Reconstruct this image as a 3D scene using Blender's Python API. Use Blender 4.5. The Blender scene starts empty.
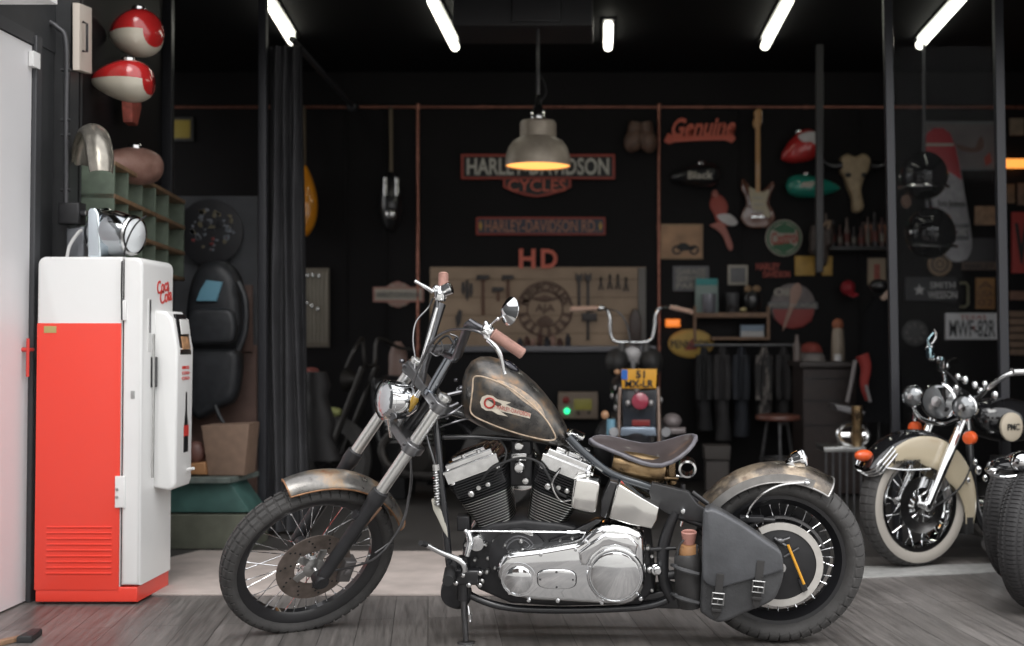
import bpy, math, random
from mathutils import Vector, Matrix
from math import sin, cos, pi, radians, tan, atan2, sqrt
random.seed(7)
SC = bpy.context.scene
COL = SC.collection
# ------------------------------------------------------------------ camera
F = 1270.0; CX = 608.0; HZ = 340.0; PITCH = radians(1.5)
CY = HZ - F*tan(PITCH)
CAM = Vector((0, 0, 1.173))
def V3(*a): return Vector(a)
def ray(px, py):
    a = (px-CX)/F; b = (CY-py)/F
    return Vector((a, cos(PITCH)-b*sin(PITCH), sin(PITCH)+b*cos(PITCH)))
cam_d = bpy.data.cameras.new('camera'); cam = bpy.data.objects.new('camera', cam_d); COL.objects.link(cam)
cam.location = CAM; cam.rotation_euler = (pi/2+PITCH, 0, 0)
cam_d.sensor_width = 36; cam_d.lens = F*36/1024
cam_d.shift_x = (512-CX)/1024; cam_d.shift_y = (CY-323)/1024
cam_d.clip_end = 200
cam_d.dof.use_dof = True; cam_d.dof.focus_distance = 4.9; cam_d.dof.aperture_fstop = 1.7
SC.camera = cam

class Fr:
    """a plane of the place: o origin, U right, V up, N out of it"""
    def __init__(s, o, U, V, N): s.o, s.U, s.V, s.N = Vector(o), Vector(U).normalized(), Vector(V).normalized(), Vector(N).normalized()
    def at(s, px, py, w=0.0):
        d = ray(px, py)
        t = ((s.o + s.N*w) - CAM).dot(s.N)/d.dot(s.N)
        return CAM + d*t
def wallY(Y): return Fr((0, Y, 0), (1, 0, 0), (0, 0, 1), (0, -1, 0))
def P(px, py, Y): return wallY(Y).at(px, py)

# ------------------------------------------------------------------ materials
def nd(nt, t, **k):
    n = nt.nodes.new(t)
    for a, b in k.items(): setattr(n, a, b)
    return n
MATS = {}
def mat(name, col, rough=.5, metal=0., var=0., vs=20, bump=0., bs=60, emit=0, ecol=None, trans=0, coat=0, alpha=1, spec=None):
    if name in MATS: return MATS[name]
    m = bpy.data.materials.new(name); m.use_nodes = True; nt = m.node_tree
    b = nt.nodes['Principled BSDF']
    b.inputs['Base Color'].default_value = (*col, 1); b.inputs['Roughness'].default_value = rough
    b.inputs['Metallic'].default_value = metal
    if coat: b.inputs['Coat Weight'].default_value = coat
    if trans: b.inputs['Transmission Weight'].default_value = trans
    if spec is not None: b.inputs['Specular IOR Level'].default_value = spec
    if emit:
        b.inputs['Emission Color'].default_value = (*(ecol or col), 1); b.inputs['Emission Strength'].default_value = emit
    if var or bump:
        tc = nd(nt, 'ShaderNodeTexCoord')
    if var:
        n = nd(nt, 'ShaderNodeTexNoise'); n.inputs['Scale'].default_value = vs; n.inputs['Detail'].default_value = 6
        nt.links.new(tc.outputs['Object'], n.inputs['Vector'])
        r = nd(nt, 'ShaderNodeValToRGB')
        r.color_ramp.elements[0].position = .3; r.color_ramp.elements[1].position = .7
        r.color_ramp.elements[0].color = (*[c*(1-var) for c in col], 1); r.color_ramp.elements[1].color = (*[min(1, c*(1+var)) for c in col], 1)
        nt.links.new(n.outputs['Fac'], r.inputs['Fac']); nt.links.new(r.outputs['Color'], b.inputs['Base Color'])
        mr = nd(nt, 'ShaderNodeMapRange'); mr.inputs[3].default_value = max(.02, rough*(1-var*.5)); mr.inputs[4].default_value = min(1, rough*(1+var*.5))
        nt.links.new(n.outputs['Fac'], mr.inputs[0]); nt.links.new(mr.outputs[0], b.inputs['Roughness'])
    if bump:
        n2 = nd(nt, 'ShaderNodeTexNoise'); n2.inputs['Scale'].default_value = bs; n2.inputs['Detail'].default_value = 4
        nt.links.new(tc.outputs['Object'], n2.inputs['Vector'])
        bp = nd(nt, 'ShaderNodeBump'); bp.inputs['Strength'].default_value = bump; bp.inputs['Distance'].default_value = .004
        nt.links.new(n2.outputs['Fac'], bp.inputs['Height']); nt.links.new(bp.outputs['Normal'], b.inputs['Normal'])
    MATS[name] = m
    return m
def patina(name, cols, pos, scale, rough=.35, metal=.7, stretch=(1, 1, 1), coat=.3):
    """worn bare metal with rust: its own stains, colours ramped over noise"""
    m = bpy.data.materials.new(name); m.use_nodes = True; nt = m.node_tree; b = nt.nodes['Principled BSDF']
    tc = nd(nt, 'ShaderNodeTexCoord'); mp = nd(nt, 'ShaderNodeMapping'); mp.inputs['Scale'].default_value = stretch
    nt.links.new(tc.outputs['Object'], mp.inputs['Vector'])
    n = nd(nt, 'ShaderNodeTexNoise'); n.inputs['Scale'].default_value = scale; n.inputs['Detail'].default_value = 9; n.inputs['Roughness'].default_value = .62
    nt.links.new(mp.outputs[0], n.inputs['Vector'])
    r = nd(nt, 'ShaderNodeValToRGB'); el = r.color_ramp.elements
    el[0].position = pos[0]; el[0].color = (*cols[0], 1); el[1].position = pos[-1]; el[1].color = (*cols[-1], 1)
    for p_, c_ in list(zip(pos, cols))[1:-1]:
        e = el.new(p_); e.color = (*c_, 1)
    nt.links.new(n.outputs['Fac'], r.inputs['Fac']); nt.links.new(r.outputs[0], b.inputs['Base Color'])
    b.inputs['Metallic'].default_value = metal; b.inputs['Coat Weight'].default_value = coat; b.inputs['Coat Roughness'].default_value = .15
    mr = nd(nt, 'ShaderNodeMapRange'); mr.inputs[1].default_value = .3; mr.inputs[2].default_value = .7
    mr.inputs[3].default_value = rough*.7; mr.inputs[4].default_value = rough*1.6
    nt.links.new(n.outputs['Fac'], mr.inputs[0]); nt.links.new(mr.outputs[0], b.inputs['Roughness'])
    MATS[name] = m
    return m
CHROME = mat('chrome', (.78, .79, .80), .07, 1.)
CHROME2 = mat('worn_chrome', (.68, .68, .68), .15, 1., var=.15, vs=30)
ALU = mat('aluminium', (.55, .55, .54), .35, 1., var=.1)
STEEL = mat('dark_steel', (.16, .16, .165), .38, .9, var=.2)
BLK = mat('black_paint', (.014, .014, .016), .28, 0., coat=.5)
BLKS = mat('black_satin', (.02, .02, .022), .45, 0., var=.2)
ENG = mat('black_engine', (.022, .022, .024), .5, .2, var=.3)
RUB = mat('tyre_rubber', (.058, .056, .055), .75, 0., var=.22, vs=14, bump=.3, bs=120)
RUBB = mat('black_rubber', (.02, .02, .021), .6)
LEATH = mat('grey_leather', (.060, .061, .064), .5, 0., var=.3, vs=9, bump=.35, bs=90)
LEATHD = mat('dark_leather', (.032, .031, .031), .55, 0., var=.3, vs=12, bump=.3)
SEATB = mat('brown_leather', (.060, .048, .048), .42, 0., var=.35, vs=8, bump=.15, coat=.15)
SEATE = mat('seat_edge', (.13, .125, .14), .4, 0., var=.2, vs=30)
GRIP = mat('pink_grip', (.40, .23, .19), .7, 0., var=.12, vs=60)
RUST = patina('rusty_patina', [(.035, .032, .03), (.11, .095, .08), (.26, .15, .08), (.42, .27, .16)], [.3, .47, .6, .74], 9)
FEND = patina('fender_patina', [(.09, .085, .08), (.26, .25, .235), (.40, .30, .21), (.30, .15, .08)], [.32, .5, .6, .72], 8, rough=.3)
TANKM = patina('tank_patina', [(.05, .048, .047), (.11, .103, .095), (.18, .14, .105), (.34, .20, .11)], [.36, .50, .60, .72], 13, rough=.3, metal=.75)
CREAM = mat('cream_paint', (.66, .60, .50), .5, 0., var=.15, vs=40)
PINS = mat('worn_cream_line', (.55, .43, .32), .5, 0., var=.3, vs=40)
REDP = mat('red_paint', (.42, .04, .03), .4)
BRASS = patina('brass_patina', [(.12, .08, .045), (.30, .20, .10), (.42, .31, .18)], [.35, .5, .7], 7, rough=.3, metal=.9)
GLASSM = mat('lamp_glass', (.75, .78, .8), .08, .0, coat=1)
MIRR = mat('mirror_glass', (.55, .6, .66), .04, 1.)

# ------------------------------------------------------------------ mesh builder
def crm(pts, n=6, closed=False):
    pts = [Vector(p) for p in pts]; out = []; N = len(pts)
    if N < 3: return pts
    rng = N if closed else N-1
    for i in range(rng):
        if closed: a, b, c, d = pts[i-1], pts[i], pts[(i+1) % N], pts[(i+2) % N]
        else: a, b, c, d = pts[max(i-1, 0)], pts[i], pts[i+1], pts[min(i+2, N-1)]
        for k in range(n):
            t = k/n
            out.append(.5*((2*b)+(c-a)*t+(2*a-5*b+4*c-d)*t*t+(-a+3*b-3*c+d)*t**3))
    if not closed: out.append(pts[-1])
    return out
def orth(n):
    n = Vector(n).normalized()
    a = Vector((0, 0, 1)) if abs(n.z) < .9 else Vector((1, 0, 0))
    u = a.cross(n).normalized(); return u, n.cross(u).normalized()
class MB:
    def __init__(s): s.v = []; s.f = []; s.mi = []; s.m = 0; s.st = []
    def add(s, vs, fs):
        o = len(s.v); s.st.append((o, len(s.f))); s.v += [Vector(p) for p in vs]; s.f += [tuple(i+o for i in f) for f in fs]; s.mi += [s.m]*len(fs); return s
    def loft(s, rings, closed=True, caps=True, wrap=False):
        n = len(rings[0]); vs = [p for r in rings for p in r]; fs = []
        R = len(rings)
        for i in range(R if wrap else R-1):
            j = (i+1) % R
            for k in range(n if closed else n-1):
                l = (k+1) % n
                fs.append((i*n+k, i*n+l, j*n+l, j*n+k))
        if caps and closed and not wrap:
            fs.append(tuple(reversed(range(n)))); fs.append(tuple((R-1)*n+k for k in range(n)))
        return s.add(vs, fs)
    def tube(s, pts, r, seg=12, smooth=0, closed=False, caps=True):
        if smooth:
            if not isinstance(r, (int, float)):
                m = len(pts); rr = []
                for i in range(m-1):
                    for k in range(smooth): rr.append(r[i]+(r[i+1]-r[i])*k/smooth)
                rr.append(r[-1]); r = rr
            pts = crm(pts, smooth, closed)
        pts = [Vector(p) for p in pts]; n = len(pts); rings = []
        u = None
        for i in range(n):
            if closed: t = (pts[(i+1) % n]-pts[i-1])
            else: t = pts[min(i+1, n-1)]-pts[max(i-1, 0)]
            if t.length < 1e-9: t = Vector((0, 0, 1))
            t.normalize()
            if u is None: u, w = orth(t)
            else:
                u = (u - t*u.dot(t))
                if u.length < 1e-6: u, w = orth(t)
                u.normalize(); w = t.cross(u)
            rad = r if isinstance(r, (int, float)) else r[i]
            rings.append([pts[i]+(u*cos(2*pi*k/seg)+w*sin(2*pi*k/seg))*rad for k in range(seg)])
        return s.loft(rings, True, caps, closed)
    def lathe(s, o, ax, prof, seg=32, caps=True, a0=0, a1=2*pi, ref=None):
        ax = Vector(ax).normalized(); o = Vector(o)
        if ref is not None:
            u = Vector(ref); u = (u-ax*u.dot(ax)).normalized(); w = ax.cross(u)
        else: u, w = orth(ax)
        full = abs(a1-a0-2*pi) < 1e-6
        rings = []
        for r, h in prof:
            r = max(r, 1e-5)
            rings.append([o+ax*h+(u*cos(a0+(a1-a0)*k/seg)+w*sin(a0+(a1-a0)*k/seg))*r for k in range(seg if full else seg+1)])
        return s.loft(rings, full, caps and full)
    def ellip(s, o, a, b, c, seg=20, rings=12):
        a, b, c, o = Vector(a), Vector(b), Vector(c), Vector(o); rs = []
        for i in range(rings+1):
            t = pi*i/rings; st = max(sin(t), 1e-4)
            rs.append([o+c*cos(t)+(a*cos(2*pi*k/seg)+b*sin(2*pi*k/seg))*st for k in range(seg)])
        return s.loft(rs, True, True)
    def slab(s, near, N, depth, bev=0., back_bev=False, dome=0.):
        """near outline (world), extruded back along -N, edge rounded by bev"""
        N = Vector(N).normalized(); near = [Vector(p) for p in near]; n = len(near)
        c = sum(near, Vector())/n
        # orientation
        ar = Vector()
        for i in range(n): ar += (near[i]-c).cross(near[(i+1) % n]-c)
        if ar.dot(N) < 0: near.reverse()
        def inset(d):
            out = []
            for i in range(n):
                a, b, e = near[i-1], near[i], near[(i+1) % n]
                t1 = (b-a); t2 = (e-b)
                if t1.length < 1e-9: t1 = t2
                if t2.length < 1e-9: t2 = t1
                n1 = N.cross(t1.normalized()); n2 = N.cross(t2.normalized())
                m = n1+n2
                if m.length < 1e-4: m = n1
                m.normalize(); k = max(m.dot(n1), .5)
                out.append(b+m*(d/k))
            return out
        rings = []
        if back_bev and bev:
            for q in (1, .3, 0): rings.append([p-N*(depth-bev*(q if q else 1)*0-(0)) + N*0 for p in inset(bev*q)] if q == 1 else [p-N*(depth-bev*(1-q)*1) for p in inset(bev*q)])
        else: rings.append([p-N*depth for p in near])
        if bev:
            for a in (0, 30, 60, 90):
                q = radians(a); rings.append([p-N*bev*(1-sin(q)) for p in inset(bev*(1-cos(q)))])
        else: rings.append(near)
        if dome:
            c2 = sum(rings[-1], Vector())/n
            for k in (.85, .65, .4, .15): rings.append([c2+(p-c2)*k+N*dome*(1-k*k) for p in rings[-1-0] ] if False else [c2+(p-c2)*k+N*dome*(1-k*k) for p in near])
        return s.loft(rings, True, True)
    def box(s, o, U, V, N, su, sv, sn, bev=0., bb=False):
        """o = centre of the near face"""
        U, V, N, o = Vector(U).normalized(), Vector(V).normalized(), Vector(N).normalized(), Vector(o)
        return s.slab([o-U*su/2-V*sv/2, o+U*su/2-V*sv/2, o+U*su/2+V*sv/2, o-U*su/2+V*sv/2], N, sn, bev, bb)
    def aabb(s, x0, x1, y0, y1, z0, z1, bev=0.):
        return s.box(((x0+x1)/2, y0, (z0+z1)/2), (1, 0, 0), (0, 0, 1), (0, -1, 0), x1-x0, z1-z0, y1-y0, bev)
    def pieces(s):
        """groups of shapes that touch one another"""
        n = len(s.st); bb = []
        for i, (a, fa) in enumerate(s.st):
            b = s.st[i+1][0] if i+1 < n else len(s.v); v = s.v[a:b]
            bb.append(([min(p[k] for p in v)-.0015 for k in range(3)], [max(p[k] for p in v)+.0015 for k in range(3)]))
        par = list(range(n))
        def fi(i):
            while par[i] != i: i = par[i]
            return i
        for i in range(n):
            for j in range(i):
                if all(bb[i][0][k] <= bb[j][1][k] and bb[j][0][k] <= bb[i][1][k] for k in range(3)): par[fi(i)] = fi(j)
        g = {}
        for i in range(n): g.setdefault(fi(i), []).append(i)
        if len(g) < 2: return [s]
        out = []
        for ids in g.values():
            m = MB()
            for i in ids:
                a, fa = s.st[i]; b, fb = s.st[i+1] if i+1 < n else (len(s.v), len(s.f))
                m.st.append((len(m.v), len(m.f))); d = len(m.v)-a
                m.v += s.v[a:b]; m.f += [tuple(q+d for q in f) for f in s.f[fa:fb]]; m.mi += s.mi[fa:fb]
            out.append(m)
        return out
    def done(s, name, mats, parent=None, sharp=38):
        if parent is not None and name not in ('lettering', 'front_rim', 'rear_rim'):
            ps = s.pieces()
            if len(ps) > 1:
                os_ = [q.done1(name, mats, parent, sharp) for q in ps]; return os_[0]
        return s.done1(name, mats, parent, sharp)
    def done1(s, name, mats, parent=None, sharp=38):
        me = bpy.data.meshes.new(name)
        if parent is not None:
            r = parent
            while r.parent: r = r.parent
            inv = r.matrix_basis.inverted(); vs = [inv @ p for p in s.v]
        else: vs = s.v
        me.from_pydata([tuple(p) for p in vs], [], s.f)
        if not isinstance(mats, (list, tuple)): mats = [mats]
        for m in mats: me.materials.append(m)
        for p, i in zip(me.polygons, s.mi): p.material_index = i; p.use_smooth = True
        me.validate(); me.update()
        me.set_sharp_from_angle(angle=radians(sharp))
        o = bpy.data.objects.new(name, me); COL.objects.link(o)
        if parent is not None: o.parent = parent
        return o
def tag(o, label=None, cat=None, group=None, kind=None):
    if label: o['label'] = label
    if cat: o['category'] = cat
    if group: o['group'] = group
    if kind: o['kind'] = kind
    return o
def solo(mb, name, mats, loc, label=None, cat=None, group=None, kind=None, sharp=38):
    """one-mesh top-level thing with its origin at loc"""
    loc = Vector(loc); mb.v = [p-loc for p in mb.v]
    o = mb.done(name, mats, None, sharp); o.location = loc
    return tag(o, label, cat, group, kind)
def thing(name, loc, label, cat, group=None, rot=None):
    o = bpy.data.objects.new(name, None); COL.objects.link(o); o.location = loc; o.empty_display_size = .1
    if rot: o.rotation_euler = rot
    bpy.context.view_layer.update()
    return tag(o, label, cat, group)
_tc = {}
def text_geo(s, off=0.):
    if (s, off) in _tc: return _tc[(s, off)]
    c = bpy.data.curves.new('t', 'FONT'); c.body = s; c.resolution_u = 3; c.offset = off
    o = bpy.data.objects.new('t', c); me = o.to_mesh()
    vs = [v.co.copy() for v in me.vertices]; fs = [tuple(p.vertices) for p in me.polygons]
    o.to_mesh_clear(); bpy.data.objects.remove(o); bpy.data.curves.remove(c)
    x0 = min(v.x for v in vs); x1 = max(v.x for v in vs); y0 = min(v.y for v in vs); y1 = max(v.y for v in vs)
    vs = [((v.x-(x0+x1)/2)/(x1-x0), (v.y-(y0+y1)/2)/(y1-y0)) for v in vs]
    _tc[(s, off)] = (vs, fs); return vs, fs
def text(mb, s, o, U, V, N, w, h, d=.002, off=.0, fn=None):
    """lettering w wide, h high centred on o, raised d"""
    vs, fs = text_geo(s, off); o, U, V, N = Vector(o), Vector(U).normalized(), Vector(V).normalized(), Vector(N).normalized()
    g = fn or (lambda x, y: o+U*x*w+V*y*h)
    top = [g(x, y)+N*d for x, y in vs]; bot = [g(x, y) for x, y in vs]; n = len(vs)
    from collections import Counter
    ec = Counter(); 
    for f in fs:
        for i in range(len(f)): ec[(f[i], f[(i+1) % len(f)])] += 1
    allf = list(fs)
    for (a, b) in ec:
        if (b, a) not in ec: allf.append((b, a, a+n, b+n))
    mb.add(top+bot, allf)
    return mb
def dup(root, loc=None, rot=None, label=None, name=None):
    r = root.copy(); COL.objects.link(r)
    if loc is not None: r.location = loc
    if rot is not None: r.rotation_euler = rot
    if label: r['label'] = label
    def rec(a, b):
        for ch in list(a.children):
            c = ch.copy(); COL.objects.link(c); c.parent = b; rec(ch, c)
    rec(root, r); return r
def tyre(mb, o, ax, ref, R, hw, hs, nb=60, groove=.006, rows=((-.8, -.45), (-.38, -.03), (.03, .38), (.45, .8)), gfrac=.18, tmax=.82, seg_c=64):
    """tyre with cut tread blocks; R outer radius, hw half width, hs section height"""
    ax = Vector(ax).normalized(); u = Vector(ref); u = (u-ax*u.dot(ax)).normalized(); w = ax.cross(u)
    # cross-section as list of (q, r, tread) q in -1..1 across
    sec = []
    rc = R-hs/2
    for k in range(seg_c+1):
        t = -2.5+5.0*k/seg_c
        y = hw*sin(t) if abs(t) < pi/2 else hw*sin(t)
        x = hs/2*cos(t)
        # flatten crown
        sec.append((t/1.57, rc+x, y))
    rings = []
    ang = []
    for b in range(nb):
        a = 2*pi*b/nb; st = 2*pi/nb
        ang += [(a, 1), (a+st*gfrac, 1), (a+st*(gfrac+.04), 0), (a+st*.96, 0)]
    for a, g in ang:
        ring = []
        for q, r, y in sec:
            rr = r; tr = abs(q) < tmax
            if tr:
                inrow = any(p0 <= q <= p1 for p0, p1 in rows)
                if not inrow: rr -= groove*.9
                elif g: rr -= groove
            ring.append(o+ax*y+(u*cos(a)+w*sin(a))*rr)
        rings.append(ring)
    mb.loft(rings, False, False, True)
    return mb
DCH = mat('smoked_chrome', (.16, .16, .17), .28, 1.)
# ================================================================== THE MOTORCYCLE
LEAN = radians(8); YB = 4.99
YAW = radians(-3.2); RB = Matrix.Rotation(YAW, 3, 'Z') @ Matrix.Rotation(LEAN, 3, 'X')
BU = RB @ Vector((1, 0, 0)); BW = RB @ Vector((0, -1, 0)); BV = RB @ Vector((0, 0, 1))
BF = Fr((.67, YB, 0), BU, BV, BW)
L = BF.at
bike = thing('motorcycle', (-.25, YB-(.67+.25)*tan(YAW)*1, 0), 'large worn grey and rust chopper motorcycle with pink grips parked in front of the garage', 'motorcycle', rot=(LEAN, 0, YAW))
def prt(mb, name, m, par=None, label=None, sharp=38):
    o = mb.done(name, m, par or bike, sharp)
    if label: o['label'] = label
    return o
# ---- steering geometry
RK = radians(35); AL = radians(40)
def wl(x, y, z): return BU*x - BW*y + BV*z          # bike axes (x right, y away, z up) -> world
s_l = Vector((sin(RK), 0, cos(RK)))
Rs = Matrix.Rotation(AL, 3, s_l)
n_l = Rs @ Vector((0, -1, 0)); f_l = Rs @ Vector((-cos(RK), 0, sin(RK)))
SA = wl(*s_l); NN = wl(*n_l); FF = wl(*f_l)          # steering axis, near axle direction, forward (perp to axis)
FR = .350; 
FC = L(309, 561, .0)
zmin = min((FC.z + (SA.z*cos(t)+FF.z*sin(t))*(FR)) for t in [i*.05 for i in range(126)])
FC.z -= zmin-.002; FC.x += 0
print('front centre', FC, 'zmin', zmin)
RC = L(778, 560.5, 0); RR = .333; RC.z = RR*cos(LEAN)+.004
# ---- wheels
def wheel(par, c, ax, ref, R, hw, hs, name, nb, rows, nspoke, hub_r, hub_w, phase=0., tmax=.82, gfrac=.18, groove=.006, rimw=.02, spm=CHROME):
    m = MB(); tyre(m, c, ax, ref, R, hw, hs, nb, groove, rows, gfrac, tmax); t = prt(m, name+'_tyre', RUB, par)
    rr = R-hs
    m = MB(); m.lathe(c, ax, [(rr-.004, -hw*.62), (rr+.014, -hw*.66), (rr+.016, -hw*.58), (rr-.004, -hw*.45), (rr-.022, -hw*.2), (rr-.022, hw*.2), (rr-.004, hw*.45), (rr+.016, hw*.58), (rr+.014, hw*.66), (rr-.004, hw*.62), (rr-.030, hw*.22), (rr-.030, -hw*.22), (rr-.004, -hw*.62)], 72, caps=False, ref=ref)
    rim = prt(m, name+'_rim', BLK, par)
    m = MB(); m.lathe(c, ax, [(.01, -hub_w-.02), (hub_r, -hub_w), (hub_r, -hub_w+.008), (hub_r*.6, -hub_w+.02), (hub_r*.6, hub_w-.02), (hub_r, hub_w-.008), (hub_r, hub_w), (.01, hub_w+.02)], 32, ref=ref)
    hub = prt(m, name+'_hub', CHROME2, par)
    ax = Vector(ax).normalized(); u = Vector(ref); u = (u-ax*u.dot(ax)).normalized(); w = ax.cross(u)
    dr = lambda a: u*cos(a)+w*sin(a)
    for k in range(nspoke):
        a = 2*pi*k/nspoke+phase; side = 1 if k % 2 else -1; da = radians(38)*(1 if (k//2) % 2 else -1)
        p0 = c+ax*side*(hub_w-.004)+dr(a+da)*hub_r*.92; p1 = c+dr(a)*(rr-.024)+ax*side*.004
        m = MB(); m.tube([p0, p0+(p1-p0)*.93], .0019, 6); m.tube([p0+(p1-p0)*.92, p1], .0036, 6)
        prt(m, 'spoke', spm, rim)
    return rim, hub
wheel(bike, FC, NN, SA, FR, .052, .064, 'front', 52, ((-.95, -.60), (-.51, -.22), (-.13, .13), (.22, .51), (.60, .95)), 36, .038, .045, groove=.009, gfrac=.16, tmax=.95)
wheel(bike, RC, BW, BV, RR, .072, .088, 'rear', 46, ((-1.1, -.34), (-.24, .24), (.34, 1.1)), 36, .045, .05, gfrac=.12, groove=.008, tmax=1.05)
m = MB(); m.lathe(RC, BW, [(.01, -.03), (.205, -.03), (.205, -.04), (.01, -.06)], 48); prt(m, 'wheel_backing', BLK)

def ring(c, ax, r0, r1, h, t, seg=56, ref=None, a0=0, a1=2*pi):
    m = MB(); m.lathe(c, ax, [(r0, h-t), (r1, h-t), (r1, h), (r0, h), (r0, h-t)], seg, False, a0, a1, ref); return m
# front brake disc with drilled slots
DISC = mat('brown_disc', (.20, .165, .145), .45, .6, var=.25, vs=25)
m = ring(FC, NN, .078, .150, .062, .005, ref=SA); d = prt(m, 'brake_disc', DISC, label='brown front brake disc')
m = MB()
for k in range(10):
    a = 2*pi*k/10
    for rr_, q in ((.098, -.09), (.118, 0), (.134, .09)):
        dd = SA*cos(a+q)+FF*sin(a+q); m.lathe(FC+dd*rr_, NN, [(.0045, .0615), (.0045, .0626)], 10)
prt(m, 'drilling', BLK, d)
m = MB(); 
for k in range(5):
    a = 2*pi*k/5
    def dd(a_): return SA*cos(a_)+FF*sin(a_)
    m.slab([FC+NN*.067+dd(a-.42)*.036, FC+NN*.067+dd(a+.42)*.036, FC+NN*.067+dd(a+.30)*.086, FC+NN*.067+dd(a-.02)*.09, FC+NN*.067+dd(a-.12)*.08], NN, .007, .002)
m.lathe(FC, NN, [(.045, .045), (.045, .066), (.03, .072), (.012, .08)], 28)
prt(m, 'disc_carrier', ALU, d)
# axle nut
m = MB(); m.lathe(FC, NN, [(.012, -.14), (.012, .125), (.019, .126), (.019, .140), (.011, .141), (.011, .156), (.002, .158)], 14)
prt(m, 'front_axle', CHROME2)
# ---- forks
FS = .142
def fk(side, d, off=.0): return FC+NN*side*FS+SA*d+FF*off
TOPD = None
for side in (1, -1):
    top = .872
    m = MB(); m.tube([fk(side, .40), fk(side, top)], .0235, 24); m.lathe(fk(side, top), SA, [(.0235, 0), (.027, .001), (.027, .012), (.018, .017), (.004, .018)], 20)
    prt(m, 'fork_tube', mat('fork_chrome', (.80, .80, .78), .34, 1.), label='chrome fork tube')
    m = MB(); m.tube([fk(side, -.035), fk(side, -.02), fk(side, .03), fk(side, .12), fk(side, .34), fk(side, .37), fk(side, .385), fk(side, .395), fk(side, .43), fk(side, .435)], [.016, .024, .026, .0265, .0275, .030, .034, .034, .0325, .027], 24)
    m.lathe(FC+NN*side*(FS-.03), NN, [(.027, 0), (.030, .004), (.030, .05), (.024, .056)], 20)
    if side == 1:
        m.box(fk(1, .21, -.03)+NN*.0, FF, SA, NN, .03, .05, .03, .006); m.box(fk(1, .30, .02)+NN*.005, FF, SA, NN, .03, .03, .03, .006)
    prt(m, 'fork_leg', BLKS)
for d_, nm in ((.84, 'upper_triple_clamp'), (.645, 'lower_triple_clamp')):
    m = MB(); c = FC+SA*d_
    out = []
    for k in range(24):
        a = 2*pi*k/24; x = cos(a); y = sin(a)
        ext = FS if x > 0 else -FS
        out.append(c+NN*(ext+x*.036)+FF*(y*.034-(.03*(1-abs(x)) if y < 0 else 0)))
    m.slab([p+SA*.017 for p in out], SA, .034, .007)
    for side in (1, -1):
        m.tube([c+NN*side*(FS+.0)+FF*.030-SA*0, c+NN*side*FS+FF*.046], .007, 8)
        m.tube([fk(side, d_-.026), fk(side, d_+.026)], .031, 24)
    prt(m, nm, mat('clamp_steel', (.20, .20, .205), .35, .9))
HEAD = [FC+SA*.62-FF*.045, FC+SA*.82-FF*.045]
m = MB(); m.tube([HEAD[0]-SA*.01, HEAD[1]+SA*.0], .03, 20); m.tube([HEAD[1]+SA*.0, HEAD[1]+SA*.035], [.02, .016], 12)
prt(m, 'steering_head', BLK)
# ---- headlight (faces the way the wheel points)
hd = (FF*.92 - SA*.30).normalized(); hc = L(391.5, 400, .06)
m = MB(); m.lathe(hc-hd*.03, hd, [(.004, -.085), (.028, -.080), (.052, -.062), (.068, -.030), (.074, .01), (.074, .045), (.078, .048), (.078, .062), (.070, .068)], 36, False)
hl = prt(m, 'headlight', CHROME)
m = MB(); m.lathe(hc-hd*.03, hd, [(.07, .062), (.06, .070), (.04, .077), (.015, .081), (.001, .082)], 36, False); prt(m, 'headlight_lens', mat('headlight_glass', (.62, .64, .66), .10, .85, bump=.5, bs=40), hl, 'clear glass lens')
m = MB(); m.lathe(hc-hd*.03, hd, [(.066, .058), (.03, .03), (.001, .02)], 36, False); prt(m, 'reflector', CHROME, hl)
m = MB(); m.tube([hc-hd*.07, FC+SA*.64-FF*.0], .012, 10); m.tube([hc-hd*.03-SA*.07, FC+SA*.60+FF*.0], .010, 10); prt(m, 'headlight_bracket', CHROME2, hl)
# amber indicator beside the headlight
m = MB(); ic = L(412, 403, .07); m.lathe(ic-SA*.035, SA, [(.001, 0), (.014, .0), (.018, .01), (.018, .055), (.012, .065), (.001, .066)], 16)
m2 = prt(m, 'amber_lamp', mat('amber', (.40, .24, .03), .25, coat=.5, trans=.2), label='amber lamp beside the headlight')
m = MB(); m.tube([ic+SA*.03, ic+SA*.06], .010, 10); prt(m, 'lamp_stalk', CHROME, m2)
# ---- front fender
def fender(c, ax, e0, e1, r, hw, a0, a1, n=30, drop=.05, th=.004, taper=True, flare=0):
    """e0 = direction of angle 0, e1 = direction of +90 deg"""
    rings = []
    for i in range(n+1):
        t = i/n; a = a0+(a1-a0)*t
        tp = 1-.16*(abs(2*t-1)**6) if taper else 1
        d = e0*cos(a)+e1*sin(a); ringo = []; ringi = []
        for k in range(17):
            q = -1+2*k/16
            ww = hw*tp*sin(q*1.35)/sin(1.35); dr_ = -drop*(1-cos(q*1.35))/(1-cos(1.35))
            ringo.append(c+d*(r+dr_)+ax*ww); ringi.append(c+d*(r+dr_-th)+ax*ww*.965)
        rings.append(ringo+list(reversed(ringi)))
    return rings
fr = fender(FC, NN, SA, FF, .402, .064, radians(47), radians(-45), drop=.035)
m = MB(); m.loft(fr, True, True); ff_ = prt(m, 'front_fender', FEND, sharp=60)
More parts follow.
